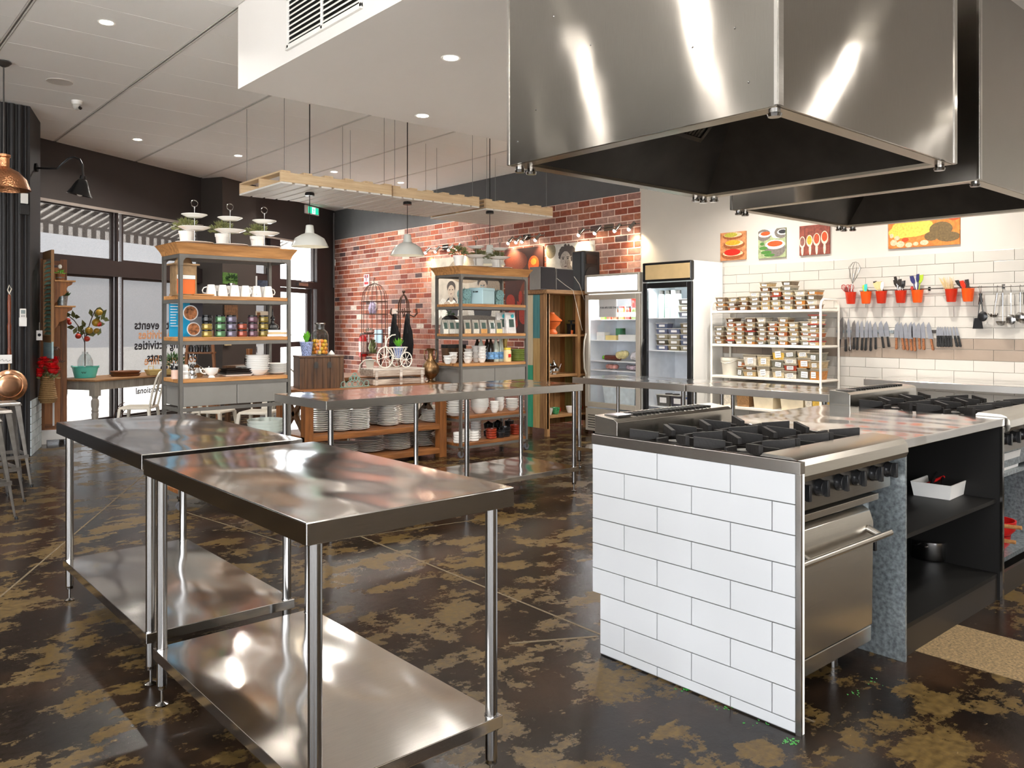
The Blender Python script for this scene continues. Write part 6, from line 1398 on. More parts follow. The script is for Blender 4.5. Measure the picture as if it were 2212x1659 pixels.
hang(2214, .30, 'ladle', STEELV, BLACKG, 'rightmost ladle hanging at the picture edge')

# -------------------------------------------------- canvas prints above the tiles
def print_mb(items, parent, w, h, base):
    """flat printed shapes on a canvas: u to the right, v up, as seen from the room"""
    x = -.0204
    for i, (nm, col, shp) in enumerate(items):
        m = MB(); x -= .0002
        for (cx, cz, rx, rz_) in shp:
            n = 18; x -= .00006; v = [(x, w/2-(cx+rx*math.cos(2*PI*k/n))*w, (cz+rz_*math.sin(2*PI*k/n))*h) for k in range(n)]
            v = [(a, max(-w/2+.001, min(w/2-.001, b)), max(.001, min(h-.001, c))) for a, b, c in v]; m.add(v, [tuple(range(n))])
        m.build(nm, mat('print '+nm+str(col), C8(*col), .6, 0, .25, 50), parent, 0)
def canvas(px0, py0, px1, py1, label, base, items, dist=.0):
    a = PX(px0, py0, XR-.02); b = PX(px1, py1, XR-.02); w = a.y-b.y; h = a.z-b.z
    t = T('canvas_print', label, 'picture', (XR-.001, (a.y+b.y)/2, b.z))
    MB().box((-.02, -w/2, 0), (0, w/2, h)).build('canvas', mat('canvas %d %d %d' % base, C8(*base), .7, 0, .35, 25), t, 0); print_mb(items, t, w, h, base); return t
canvas(1556, 504, 1611, 560, 'small square canvas of three bowls of coloured spice powder', (196, 130, 84), [('bowl', (150, 84, 44), [(.5, .86, .4, .13), (.55, .55, .42, .16), (.5, .2, .45, .18)]), ('rim', (226, 190, 150), [(.5, .9, .36, .09), (.55, .6, .36, .1), (.5, .24, .4, .1)]), ('green_powder', (176, 166, 60), [(.42, .9, .26, .08)]), ('yellow_powder', (246, 160, 40), [(.5, .62, .3, .09)]), ('red_powder', (214, 34, 16), [(.48, .28, .32, .12)])])
canvas(1638, 497, 1697, 555, 'small square canvas of stone spice bowls with rosemary', (150, 160, 120), [('cloth', (226, 226, 214), [(.3, .95, .4, .2), (.8, .75, .3, .1)]), ('stone_bowl', (112, 104, 98), [(.62, .3, .38, .28), (.2, .8, .28, .2), (.85, .85, .25, .2)]), ('rim', (228, 222, 212), [(.62, .45, .36, .16), (.25, .82, .24, .1), (.9, .86, .2, .1)]), ('paprika', (190, 78, 30), [(.62, .48, .28, .1), (.27, .85, .18, .07)]), ('pepper', (40, 40, 44), [(.9, .87, .15, .07)]), ('rosemary', (70, 120, 50), [(.2, .35, .16, .06), (.3, .2, .2, .06), (.42, .1, .2, .05), (.15, .5, .08, .05)])])
canvas(1727, 489, 1792, 548, 'small square canvas of four wooden spoons of spices', (128, 62, 48), [('wood_line', (96, 44, 34), [(.18, .5, .012, .5), (.5, .5, .012, .5), (.82, .5, .012, .5)]), ('spoon', (236, 206, 180), [(.1, .45, .1, .2), (.1, .18, .04, .18), (.34, .48, .11, .2), (.36, .2, .04, .2), (.58, .5, .12, .22), (.58, .2, .04, .2), (.84, .55, .12, .22), (.84, .2, .04, .2)]), ('peppercorns', (130, 84, 74), [(.1, .47, .075, .15)]), ('curry', (232, 156, 40), [(.34, .5, .08, .15)]), ('chilli', (176, 70, 34), [(.58, .53, .09, .17)]), ('paprika', (226, 70, 20), [(.84, .58, .09, .16)])])
canvas(1919, 470, 2073, 527, 'wide canvas of spices, seeds and herbs half hidden by the hood', (206, 118, 50), [('curry', (250, 190, 80), [(.35, .62, .3, .3), (.2, .5, .2, .2)]), ('herbs', (104, 84, 50), [(.75, .5, .16, .22), (.85, .25, .16, .15), (.62, .3, .1, .14)]), ('chilli_flakes', (214, 70, 20), [(.93, .85, .1, .12), (.25, .25, .05, .07)]), ('seeds', (214, 184, 150), [(.08, .18, .05, .1), (.18, .12, .06, .1), (.3, .08, .05, .08), (.05, .4, .03, .07), (.52, .12, .06, .08), (.4, .1, .04, .06), (.13, .32, .04, .07)])])

# -------------------------------------------------- photographs on the brick wall
XB = XR-.025
def photo(px0, py0, px1, py1, label, base, items, zb=None):
    a = PX(px0, py0, XB-.03); b = PX(px1, py1, XB-.03); z0 = zb if zb else min(a.z, b.z); h = max(a.z, 2.56)-z0; w = a.y-b.y
    t = T('wall_photograph', label, 'picture', (XB, (a.y+b.y)/2, z0))
    MB().box((-.02, -w/2, 0), (0, w/2, h)).build('canvas', mat('photo %d %d %d' % base, C8(*base), .6, 0, .15, 8), t, 0); print_mb(items, t, w, h, base); return t
def curls(cx, cz, rx, rz_, n, r): return [(cx+rx*math.cos(k*2*PI/n), cz+rz_*math.sin(k*2*PI/n), r*(.8+.4*(k % 3)/2), r*1.3*(.8+.4*((k+1) % 3)/2)) for k in range(n)]
photo(931, 560, 1085, 700, 'large black and white photograph of two cooks behind the right rack', (176, 168, 156), [('background', (140, 126, 110), [(.55, .8, .3, .2), (.85, .6, .15, .3)]), ('sleeves', (196, 192, 184), [(.18, .26, .06, .14), (.42, .26, .06, .14), (.60, .26, .07, .16), (.90, .26, .07, .16)]), ('dark_vest', (48, 46, 50), [(.30, .22, .10, .20), (.74, .22, .12, .22)]), ('apron', (226, 222, 214), [(.27, .31, .04, .06), (.33, .31, .04, .06), (.70, .33, .04, .06), (.77, .33, .05, .06)]), ('neck', (150, 136, 122), [(.30, .40, .03, .06), (.74, .42, .035, .06)]), ('hair', (60, 52, 48), [(.30, .56, .062, .09), (.74, .60, .07, .08)]), ('face', (176, 160, 144), [(.30, .50, .05, .09), (.74, .54, .056, .09)]), ('eyes', (50, 42, 40), [(.28, .52, .010, .008), (.32, .52, .010, .008), (.72, .56, .010, .008), (.76, .56, .010, .008)]), ('mouth', (110, 80, 74), [(.30, .46, .014, .006), (.74, .50, .016, .006)]), ('hands', (170, 154, 138), [(.24, .3, .05, .05), (.36, .28, .05, .05)]), ('plates', (226, 222, 214), [(.10, .16, .05, .07), (.2, .16, .05, .07)]), ('table', (90, 82, 74), [(.6, .06, .4, .08)])], 1.42)
photo(1090, 540, 1172, 690, 'large dark orange photograph glowing red behind the right rack', (62, 26, 18), [('haze', (104, 44, 24), [(.3, .85, .3, .12), (.7, .45, .3, .2)]), ('glow', (196, 84, 26), [(.76, .80, .14, .10), (.8, .70, .1, .06)]), ('bright_spot', (242, 150, 50), [(.76, .83, .07, .04)]), ('shadow_face', (50, 20, 16), [(.8, .66, .12, .03), (.82, .58, .10, .03)]), ('embers', (150, 40, 18), [(.15, .38, .12, .08), (.3, .28, .16, .10), (.2, .15, .18, .12), (.5, .2, .12, .10), (.42, .42, .05, .08)]), ('dark_stem', (60, 20, 14), [(.3, .3, .03, .16), (.36, .2, .02, .12)])], 1.3)
photo(1179, 530, 1282, 690, 'large black and white portrait photograph of a curly haired woman', (208, 204, 198), [('cup_shadow', (124, 112, 88), [(.10, .88, .11, .15)]), ('backdrop', (160, 158, 156), [(.85, .85, .2, .1), (.8, .65, .18, .16)]), ('shoulder', (128, 124, 122), [(.62, .2, .3, .2)]), ('neck', (150, 140, 132), [(.50, .44, .07, .14)]), ('hair', (76, 68, 66), [(.46, .84, .15, .11)]+curls(.45, .80, .15, .14, 14, .035)), ('face', (178, 168, 160), [(.42, .66, .115, .19)]), ('cheek', (150, 138, 130), [(.48, .60, .04, .09)]), ('brow', (64, 54, 52), [(.37, .735, .03, .008), (.47, .735, .03, .008)]), ('eyes', (40, 36, 36), [(.37, .705, .02, .012), (.47, .705, .02, .012)]), ('mouth', (96, 66, 66), [(.42, .555, .032, .010)]), ('nose', (136, 124, 116), [(.425, .635, .012, .04)])], 1.85)
# spotlight bars
SPG = glow('spot bulb', (1, .88, .66), 45)
def spotbar(pts, label, z):
    ys = [PX(q, 500, XB-.08).y for q in pts]; t = T('spotlight_bar', label, 'wall light', (0, 0, 0))
    yc = (ys[0]+ys[-1])/2
    MB().box((XB-.03, yc-.08, z+.02), (XB-.002, yc+.08, z+.11)).build('wall_plate', STEELV, t, 0, bevel=.003); MB().cyl((XB-.045, ys[0]+.1, z+.065), (XB-.045, ys[-1]-.1, z+.065), .008, n=8).build('bar', STEELV, t)
    for y in ys:
        a = Vector((XB-.045, y-.02, z+.09)); b = Vector((XB-.10, y+.03, z))
        s_ = MB().cyl(a, b, .022, .026, n=14).build('spot', STEELV, t); MB().ball(b+(b-a).normalized()*.008, .023, 10).build('bulb', SPG, s_)
    for y in (ys[0]+.02, ys[-1]-.02):
        l = bpy.data.lights.new('spot_lamp', 'SPOT'); l.energy = 16; l.color = (1, .80, .52); l.spot_size = 1.9; l.spot_blend = .8; l.shadow_soft_size = .03
        o = bpy.data.objects.new('spot_lamp', l); COL.objects.link(o); o.parent = t; o.location = (XB-.13, y, z-.04); o.rotation_euler = Vector((-.5, 0, 1)).to_track_quat('Z', 'Y').to_euler()
spotbar([1256, 1291, 1334, 1365], 'chrome bar of four lit spotlights, rightmost on the brick wall', 2.69)
spotbar([1103, 1120, 1133, 1162], 'chrome bar of four lit spotlights, middle one on the brick wall', 2.69)
spotbar([924, 945, 974, 990], 'chrome bar of four lit spotlights, leftmost on the brick wall', 2.69)
# small things on the brick wall
def plate(px0, py0, px1, py1, name, label, cat, m, extra=(), th=.012):
    a = PX(px0, py0, XB); b = PX(px1, py1, XB); t = T(name, label, cat, (XB, (a.y+b.y)/2, min(a.z, b.z))); w = abs(a.y-b.y); h = abs(a.z-b.z)
    MB().box((-th, -w/2, 0), (0, w/2, h)).build('plate', m, t, 0, bevel=.002)
    for nm, mm, (u0, v0, u1, v1) in extra: MB().box((-th-.0015, w/2-u1*w, v0*h), (-th-.0003, w/2-u0*w, v1*h)).build(nm, mm, t, 0)
    return t
plate(787, 593, 798, 618, 'fire_sign', 'small white and red fire equipment sign high on the brick wall', 'sign', PAPER, [('red_symbol', RED, (.1, .15, .9, .36)), ('red_top', RED, (.15, .7, .4, .95)), ('red_top', RED, (.6, .7, .85, .95)), ('symbol', mat('grey symbol', C8(170, 150, 160), .5), (.3, .4, .7, .9))])
plate(785, 718, 798, 740, 'extinguisher_sign', 'white and red instruction sign above the fire extinguisher', 'sign', PAPER, [('red_symbol', RED, (.15, .5, .85, .92)), ('line', INK, (.15, .3, .85, .36)), ('line', INK, (.15, .15, .7, .21))])
plate(840, 706, 847, 721, 'light_switch', 'white double light switch plate on the brick wall', 'switch', PLASTW, [('rocker', CREAM, (.3, .6, .7, .85)), ('rocker', CREAM, (.3, .2, .7, .45))])
plate(810, 712, 827, 741, 'blue_notice', 'pale blue notice holder on the brick wall behind the wire cage', 'notice', mat('pale blue paper', C8(170, 205, 225), .4))
plate(719, 561, 725, 574, 'alarm_box', 'small white box on the corner conduit', 'switch', PLASTW)
p = PX(721, 500, XB-.02); tag(MB().cyl((0, 0, 0), (0, 0, ZC-2.25), .018, n=8).build('conduit', mat('grey conduit', C8(90, 86, 86), .5), None, loc=(p.x, p.y, 2.2)), 'dark grey conduit running up the corner of the brick wall', 'pipe')
# fire extinguisher
p = PX(783, 780, XB-.10); t = T('fire_extinguisher', 'red fire extinguisher with white label and black hose on the brick wall', 'fire extinguisher', (XB-.09, p.y, .80))
MB().lathe([(0, 0), (.07, 0), (.08, .02), (.08, .33), (.065, .38), (.03, .41), (.02, .43), (0, .43)], n=24).build('cylinder', RED, t); MB().lathe([(.081, .09), (.081, .3), (.0802, .3), (.0802, .09)], n=24).build('paper_label', mat('ext label', C8(214, 190, 180), .5, 0, .4, 40), t)
MB().box((-.05, -.02, .43), (.03, .02, .46)).build('valve', BLACKG, t, 0); MB().tube([(0, .02, .45), (0, .09, .44), (0, .12, .36), (0, .11, .2), (0, .1, .05)], .011, 8).build('hose', BLACKG, t)
MB().box((.075, -.02, .1), (.089, .02, .4)).build('bracket', DSTEEL, t, 0)
# birdcage display
p = PX(809, 700, 7.95); IR = mat('rusty wire', C8(84, 60, 50), .6, .4, .3)
t = T('wire_cage_stand', 'tall domed rusty wire cage shelf standing by the brick wall', 'stand', (7.95, p.y, .0))
m = MB()
for k in range(16): a = 2*PI*k/16; m.tube([(.24*math.cos(a), .24*math.sin(a), .9), (.24*math.cos(a), .24*math.sin(a), 1.85), (.21*math.cos(a), .21*math.sin(a), 2.02), (.13*math.cos(a), .13*math.sin(a), 2.14), (.02*math.cos(a), .02*math.sin(a), 2.19)], .004, 4)
m.build('dome_wires', IR, t)
m = MB()
for z in (.9, 1.25, 1.62, 1.85): m.tube([(.24*math.cos(2*PI*k/24), .24*math.sin(2*PI*k/24), z) for k in range(24)], .007, 6, closed=True)
m.tube([(0, 0, 2.19), (.0, .03, 2.24), (0, 0, 2.29), (0, -.03, 2.27)], .006, 6).build('hoops', IR, t)
for z in (.9, 1.25, 1.62): MB().lathe([(0, z-.004), (.235, z-.004), (.235, z+.004), (0, z+.004)], n=24).build('shelf', IR, t)
for x, y in ((.2, .12), (-.2, .12), (0, -.235)): MB().cyl((x, y, 0), (x, y, .895), .01, n=6).build('leg', IR, t)
PTN = mat('painted pottery', C8(170, 160, 190), .3, 0, .7, 22)
for k, (z, lb) in enumerate(((1.625, 'painted blue jug on the upper shelf of the wire cage'), (.905, 'painted green and red jug at the bottom of the wire cage'))):
    t = T('painted_jug', lb, 'jug', (7.93, p.y+.03, z)); MB().lathe([(0, 0), (.06, 0), (.085, .09), (.07, .16), (.045, .2), (.055, .24), (.05, .24), (.04, .2), (0, .18)], n=20).build('body', PTN if k == 0 else mat('painted pottery green', C8(130, 140, 90), .3, 0, .8, 24), t); chain(t, [(0, -.06, .2), (0, -.12, .2), (0, -.13, .12), (0, -.085, .07)], .01, CHINA)
t = T('small_succulent_tray', 'small dusty green succulents in a silver dish on the cage middle shelf', 'plant', (7.86, p.y+.05, 1.2545)); MB().lathe([(0, 0), (.08, 0), (.1, .03), (0, .03)], n=18).build('dish', CHR, t); leaf_tuft('leaves', mat('dusty green', C8(110, 140, 120), .5), t, 60, .09, .05, ball=.5)['kind'] = 'stuff'
# coat stand with aprons
p = PX(872, 700, 7.7); t = T('coat_stand', 'dark iron coat stand with curled hooks before the brick wall', 'coat stand', (7.7, p.y, 0))
m = MB()
for k in range(4): a = k*PI/2+.4; m.tube([(.22*math.cos(a), .22*math.sin(a), 0), (.11*math.cos(a), .11*math.sin(a), .4), (.11*math.cos(a), .11*math.sin(a), 1.62), (.10*math.cos(a), .1*math.sin(a), 1.8), (.05*math.cos(a), .05*math.sin(a), 1.9), (0, 0, 1.95)], .011, 6)
m.build('frame', IR, t); MB().ball((0, 0, 1.99), .03, 10).cyl((0, 0, 1.92), (0, 0, 1.97), .014, n=8).build('finial', IR, t)
MB().tube([(.115*math.cos(2*PI*k/20), .115*math.sin(2*PI*k/20), 1.65) for k in range(20)], .012, 6, closed=True).build('hoop', IR, t)
for k in range(6): a = k*PI/3; c, s_ = math.cos(a), math.sin(a); MB().tube([(.11*c, .11*s_, 1.6), (.2*c, .2*s_, 1.56), (.26*c, .26*s_, 1.62), (.24*c, .24*s_, 1.70)], .009, 6).build('hook', IR, t)
APR = mat('black apron cloth', (.012, .012, .014), .9, 0, .2, 20)
for k, (dx, dy, lb) in enumerate(((-.13, .02, 'left'), (-.04, -.24, 'right'))):
    o = T('black_apron', 'black apron hanging on the coat stand, %s one' % lb, 'apron', (7.7+dx-.05, p.y+dy, .85))
    n = 14; v = []
    for i, (z, w) in enumerate(((0, .13), (.25, .14), (.45, .12), (.62, .06), (.74, .02))):
        v += [( .03*math.sin(j*1.9+i)+.0, w*(j/(n-1)*2-1), z+.02*math.sin(j)) for j in range(n)]
    f = [(i*n+j, i*n+j+1, (i+1)*n+j+1, (i+1)*n+j) for i in range(4) for j in range(n-1)]
    q = MB().add(v, f).build('cloth', APR, o); md = q.modifiers.new('thick', 'SOLIDIFY'); md.thickness = .012

# ================================================================== left end, by the shopfront
p = PZ(8, 133, ZC-.012); t = T('copper_pendant', 'hammered copper pendant lamp hanging at the left edge', 'pendant lamp', (p.x, p.y, 0))
d_ = p.x*FW[0]+p.y*FW[1]; zr_ = H+(CY-409)/F*d_; R = 52/F*d_; zk = H+(CY-334)/F*d_
MB().lathe([(0, 0), (.06, 0), (.065, -.01), (.04, -.035), (.012, -.05), (0, -.05)], (0, 0, ZC-.013), 20).build('ceiling_rose', DSTEEL, t)
MB().cyl((0, 0, zk), (0, 0, ZC-.06), .006, n=8).build('rod', DSTEEL, t)
MB().lathe([(0, .01), (.055, .0), (.055, -.02), (.045, -.03), (.045, -.11), (.06, -.12), (R*.55, -.15), (R*.85, -.22), (R*.97, zr_-zk+.01), (R, zr_-zk), (R*.95, zr_-zk), (R*.8, -.22), (R*.5, -.165), (0, -.14)], (0, 0, zk), 32).build('lamp_shade', COPPER, t)
# gooseneck lamp on the pier
a = Vector((1.95, 10.36, PD(82, 362, 9.08).z)); t = T('gooseneck_lamp', 'black gooseneck wall lamp with scalloped shade on the dark pier', 'wall light', a)
ux = Vector((RT[0], RT[1], 0))
def L_(px, py): q = PD(px, py, 9.1); return q-a
MB().cyl(L_(80, 362)*.2, L_(84, 362)*.7+Vector((0, 0, 0)), .05, n=16).build('wall_plate', BLACKG, t)
MB().tube([L_(82, 363), L_(105, 364), L_(124, 364), (L_(136, 352)), L_(148, 342), L_(160, 339), L_(172, 344), L_(178, 356), L_(180, 380)], .011, 8).build('arm', BLACKG, t)
c = L_(180, 380); dz = (L_(172, 420)-c).normalized(); e1 = dz.orthogonal().normalized(); e2 = dz.cross(e1)
Mg = Matrix(((e1.x, e2.x, dz.x, c.x), (e1.y, e2.y, dz.y, c.y), (e1.z, e2.z, dz.z, c.z), (0, 0, 0, 1)))
MB().lathe([(0, 0), (.03, 0), (.035, .04), (.05, .05), (.075, .10), (.10, .16), (.135, .22), (.13, .222), (.09, .17), (.06, .12), (0, .09)], n=24, M=Mg).build('lamp_shade', BLACKG, t)
MB().ball(c+dz*.2, .035, 10).build('bulb', CHINAG, t)
# things on the black wall
def onl(px, py, dy=0.0): return PY(px, py, 10.05-.05-dy)
a = onl(52, 440); t = T('white_switch_box', 'small white control box high on the black pipes', 'switch', a); MB().box((-.035, -.02, .0), (.035, .03, .11)).build('box', PLASTW, t, 0, bevel=.004); MB().box((-.045, -.02, -.12), (.045, .03, -.01)).build('black_box', BLACKG, t, 0, bevel=.004)
a = onl(49, 705); t = T('remote_control', 'white remote control in its wall holder', 'remote', a); MB().box((-.03, -.022, .07), (.03, .0, .19)).build('remote', PLASTW, t, 0, bevel=.005); MB().box((-.035, -.026, 0), (.035, .03, .095)).build('holder', PLASTW, t, 0, bevel=.004); MB().box((-.02, -.0235, .135), (.02, -.0222, .175)).build('screen', mat('lcd', C8(140, 150, 150), .3), t, 0)
m = MB(); [m.box((-.018+.013*i, -.0235, .102+.012*j), (-.009+.013*i, -.0222, .108+.012*j)) for i in range(3) for j in range(2)]; m.build('buttons', INK, t, 0)['kind'] = 'stuff'
p = PY(20, 833, 9.75); t = T('copper_warming_pan', 'round polished copper warming pan with long wooden handle hung on the left wall', 'pan', p)
Mp = Matrix.Translation((0, 0, 0)) @ Matrix.Rotation(PI/2, 4, 'X')
MB().lathe([(0, -.05), (.12, -.045), (.155, -.01), (.165, .0), (.165, .006), (.14, .012), (.13, .02), (.06, .026), (0, .026)], n=36, M=Mp).build('pan', COPPERL, t)
MB().tube([(.12*math.cos(2*PI*k/30), -.021, .12*math.sin(2*PI*k/30)) for k in range(30)], .004, 6, closed=True).build('embossed_ring', COPPERL, t)
MB().tube([(0, 0, .16), (.0, 0, .3)], .012, 8).build('ferrule', BRONZE, t); MB().lathe([(.014, .3), (.02, .34), (.013, .4), (.019, .6), (.02, .62), (.013, .66), (.018, .85), (.012, .94), (0, .95)], n=14).build('handle', wood('red brown handle', C8(88, 38, 20), C8(140, 70, 40), 2, .3), t)
MB().tube([(0, 0, .95), (.02, 0, 1.0), (.0, 0, 1.04), (-.015, 0, .99), (.01, 0, .93)], .006, 6).build('cord', CREAM, t)
p = PY(8, 776, 9.7); t = T('white_script_sign', 'white sign board with grey script cut by the left edge', 'sign', p, .12); MB().box((-.2, 0, -.045), (.075, .012, .045)).build('board', PAPER, t, 0)
MB().tube([(-.06+.012*k, -.003, .012*math.sin(k*2.1)-.002*k) for k in range(11)], .0022, 5).build('script', mat('grey script', C8(130, 128, 126), .6), t)
# shutter shelf
t = T('shutter_shelf', 'wall shelf made from a weathered green shutter with scrolled brackets', 'shelf', (2.105, 10.30, 0))
SHG = wood('flaking green', C8(70, 110, 96), C8(150, 190, 170), 1, .7, 6)
MB().box((-.001, 0, 1.22), (.03, .035, 2.27)).box((-.001, .40, 1.22), (.03, .435, 2.27)).box((-.001, .035, 2.18), (.03, .40, 2.27)).box((-.001, .035, 1.22), (.03, .40, 1.30)).build('shutter_frame', RECL, t, 0, bevel=.002)
s0 = None
for k in range(18):
    z = 1.31+k*.048
    if s0 is None: s0 = MB().add([(.004, .036, 0), (.004, .399, 0), (.03, .399, .034), (.03, .036, .034), (.008, .036, -.004), (.008, .399, -.004), (.034, .399, .03), (.034, .036, .03)], [(0, 1, 2, 3), (7, 6, 5, 4), (0, 4, 5, 1), (1, 5, 6, 2), (2, 6, 7, 3), (3, 7, 4, 0)]).build('louvre', SHG, t, 0, loc=(0, 0, z))
    else: cp(s0, t, (0, 0, z))
brk = [(0, 0), (.19, 0), (.18, -.03), (.14, -.05), (.12, -.09), (.13, -.12), (.10, -.15), (.05, -.17), (.03, -.22), (0, -.25)]
My = Matrix(((1, 0, 0, 0), (0, 0, 1, 0), (0, 1, 0, 0), (0, 0, 0, 1)))
for z in (1.93, 1.64):
    MB().box((.035, .0, z-.018), (.25, .435, z)).build('shelf_board', OAKY, t, 0, bevel=.003)
    for y in (.03, .385): MB().prism(brk, y, y+.02, M=Matrix.Translation((.036, 0, z-.019)) @ My).build('bracket', OAKZ, t, 0)
def flowers(t, z, R, n, cm, m2=None, leaf=LEAFD, r=.02):
    m = MB()
    for k in range(n):
        a = random.uniform(0, 2*PI); e = random.uniform(0, 1.3); q = Vector((R*math.sin(e)*math.cos(a), R*math.sin(e)*math.sin(a), z+R*math.cos(e)*.8))
        for j in range(6): b = j*PI/3; dv = Vector((math.cos(b), math.sin(b), .3)); s_ = Vector((-math.sin(b), math.cos(b), 0)); m.add([q, q+dv*r*.6-s_*r*.45, q+dv*r, q+dv*r*.6+s_*r*.45], [(0, 1, 2, 3)])
        m.ball(q, r*.35, 6)
    m.build('flowers', cm, t, 0, recalc=False)['kind'] = 'stuff'
    leaf_tuft('leaves', leaf, t, 60, R*.95, z-.02, ll=.05, lw=.025, ball=.6)['kind'] = 'stuff'
t = T('wooden_tub_plant', 'small banded wooden tub with a white flower on the upper shutter shelf', 'potted plant', (2.24, 10.52, 1.931)); MB().lathe([(0, 0), (.04, 0), (.048, .08), (0, .08)], n=18).build('tub', OAKZ, t); MB().lathe([(.046, .03), (.0475, .045), (.046, .045)], n=18).build('band', RFRAME, t)
leaf_tuft('leaves', LEAFY, t, 40, .04, .09, ball=.6)['kind'] = 'stuff'; MB().tube([(0, 0, .08), (.0, .0, .15)], .003, 5).build('stem', LEAF, t); MB().ball((0, 0, .165), .022, 8, sq=1.3).build('flower', CHINA, t)
t = T('flower_bucket', 'galvanised bucket of pink and white flowers on the lower shutter shelf', 'potted plant', (2.26, 10.50, 1.641)); MB().lathe([(0, 0), (.045, 0), (.058, .115), (.062, .118), (.056, .118), (0, .11)], n=22).build('bucket', GALV, t); flowers(t, .13, .07, 16, mat('pink cream petals', C8(232, 200, 190), .6))
t = T('paper_tag', 'small hanging paper tag with black print under the shutter shelf', 'tag', PD(85, 735, 9.1)); MB().box((-.03, 0, 0), (.03, .003, .11)).build('card', PAPER, t, 0, bevel=0); MB().tube([(0, 0, .11), (.0, .0, .2)], .002, 5).build('string', CREAM, t); MB().ball((0, -.002, .06), .018, 8, M=None).build('print', INK, t)
t = T('hook_board', 'pale blue hook board with iron branch hooks', 'hook rail', (2.105, 10.28, 1.04), .0)
MB().box((0, 0, 0), (.02, .42, .19)).build('board', wood('pale blue board', C8(140, 176, 184), C8(188, 208, 208), 1), t, 0, bevel=.002)
for k in range(4): y = .08+k*.09; MB().tube([(.02, y, .12), (.07, y, .13), (.10, y+.01, .10), (.10, y+.01, .0), (.12, y, -.05), (.15, y, -.03)], .006, 6).build('hook', IR, t)
MB().tube([(.05, .02, .1), (.09, .12, .12), (.08, .25, .09), (.1, .40, .12)], .012, 6).build('branch', IR, t)
p = PD(103, 870, 9.3); t = T('wicker_vase', 'coiled wicker basket of red roses hanging at the left', 'vase', p)
m = MB()
for k in range(14): r = .095-.042*(k/13)**1.1 if k > 2 else .07+.011*k; m.tube([(r*math.cos(2*PI*j/20), r*math.sin(2*PI*j/20), .01+k*.021) for j in range(20)], .0115, 6, closed=True)
m.lathe([(0, .0), (.06, .0), (.045, .28), (0, .28)], n=12).build('wicker', wood('wicker', C8(110, 82, 46), C8(176, 140, 92), 2, .7, 20), t)
m = MB()
for (x, y, z, r) in ((-.09, 0, .33, .07), (.03, -.05, .38, .08), (-.03, .03, .46, .07), (.08, .0, .47, .06), (-.07, -.02, .43, .055), (.07, -.03, .36, .06)):
    for sh in range(3):
        for j in range(6):
            b = j*PI/3+sh*.5; e = .4+sh*.45; dv = Vector((math.cos(b)*math.sin(e), math.sin(b)*math.sin(e), math.cos(e))); s_ = Vector((-math.sin(b), math.cos(b), 0)); q = Vector((x, y, z)); w = r*.55
            m.add([q+dv*r*.3-s_*w*.4, q+dv*r*.3+s_*w*.4, q+dv*r+s_*w, q+dv*r*1.1, q+dv*r-s_*w], [(0, 1, 2, 3, 4)])
    m.ball((x, y, z), r*.55, 10)
m.build('roses', mat('rose red', C8(206, 12, 20), .6, 0, .25, 20), t, 30, recalc=False)['kind'] = 'stuff'
leaf_tuft('leaves', LEAF, t, 50, .10, .28, ll=.06, lw=.03, ball=.5)['kind'] = 'stuff'
t = T('timber_frame', 'orange brown timber frame leaning beside the first window', 'frame', (2.12, 11.0, .16), -.25)
MB().box((0, 0, 0), (.06, .04, 2.05)).box((.22, 0, 0), (.29, .04, 2.05)).build('upright', OAKZ, t, 0, bevel=.003); MB().box((.06, .005, .0), (.22, .02, 1.95)).build('panel', wood('tan panel', C8(150, 92, 48), C8(190, 128, 74), 2), t, 0)
for z in (.02, .68, 1.25, 1.98): MB().box((.06, -.01, z), (.22, .03, z+.05)).build('crossbar', OAKD, t, 0)
MB().box((.14, -.012, .05), (.16, -.002, .66)).build('white_strip', PLASTW, t, 0)
t = T('white_plinth', 'white painted plinth board under the timber frame', 'plinth', (2.12, 10.92, .0), -.25)
MB().box((0, 0, .05), (.42, .18, .155)).box((0, 0, 0), (.06, .18, .05)).box((.34, 0, 0), (.42, .18, .05)).build('board', PLASTW, t, 0, bevel=.003)
# bar stools
SST = mat('brushed gunmetal', C8(150, 146, 142), .3, .85, .15, 20)
def bar_stool():
    t = T('bar_stool', '', 'stool'); h = .74; a, b = .15, .21
    MB().frus((0, 0), (a, a), (a-.01, a-.01), h-.03, h).build('seat', SST, t, 0, bevel=.008)
    for sx in (-1, 1):
        for sy in (-1, 1):
            x1, y1, x0, y0 = sx*(a-.012), sy*(a-.012), sx*b, sy*b; w0, w1 = .045, .014
            m = MB()
            for (ux_, uy_) in ((1, 0), (0, 1)):
                dx1, dy1 = -sx*w0*ux_, -sy*w0*uy_; dx0, dy0 = -sx*w1*ux_, -sy*w1*uy_
                q = [(x0, y0, .01), (x0+dx0, y0+dy0, .01), (x1+dx1, y1+dy1, h-.03), (x1, y1, h-.03)]; off = Vector((-sx*.003*uy_, -sy*.003*ux_, 0))
                m.add([Vector(v) for v in q]+[Vector(v)+off for v in q], [(0, 1, 2, 3), (7, 6, 5, 4), (0, 4, 5, 1), (1, 5, 6, 2), (2, 6, 7, 3), (3, 7, 4, 0)])
            m.build('leg', SST, t, 0); MB().cyl((x0, y0, 0), (x0, y0, .02), .012, n=8).build('foot', BLACKG, t)
    r = a+(b-a)*.62
    for s_ in (-1, 1): MB().box((-r, s_*r-.004, .25), (r, s_*r+.004, .28)).build('stretcher', SST, t, 0); MB().box((s_*r-.004, -r, .25), (s_*r+.004, r, .28)).build('stretcher', SST, t, 0)
    return t
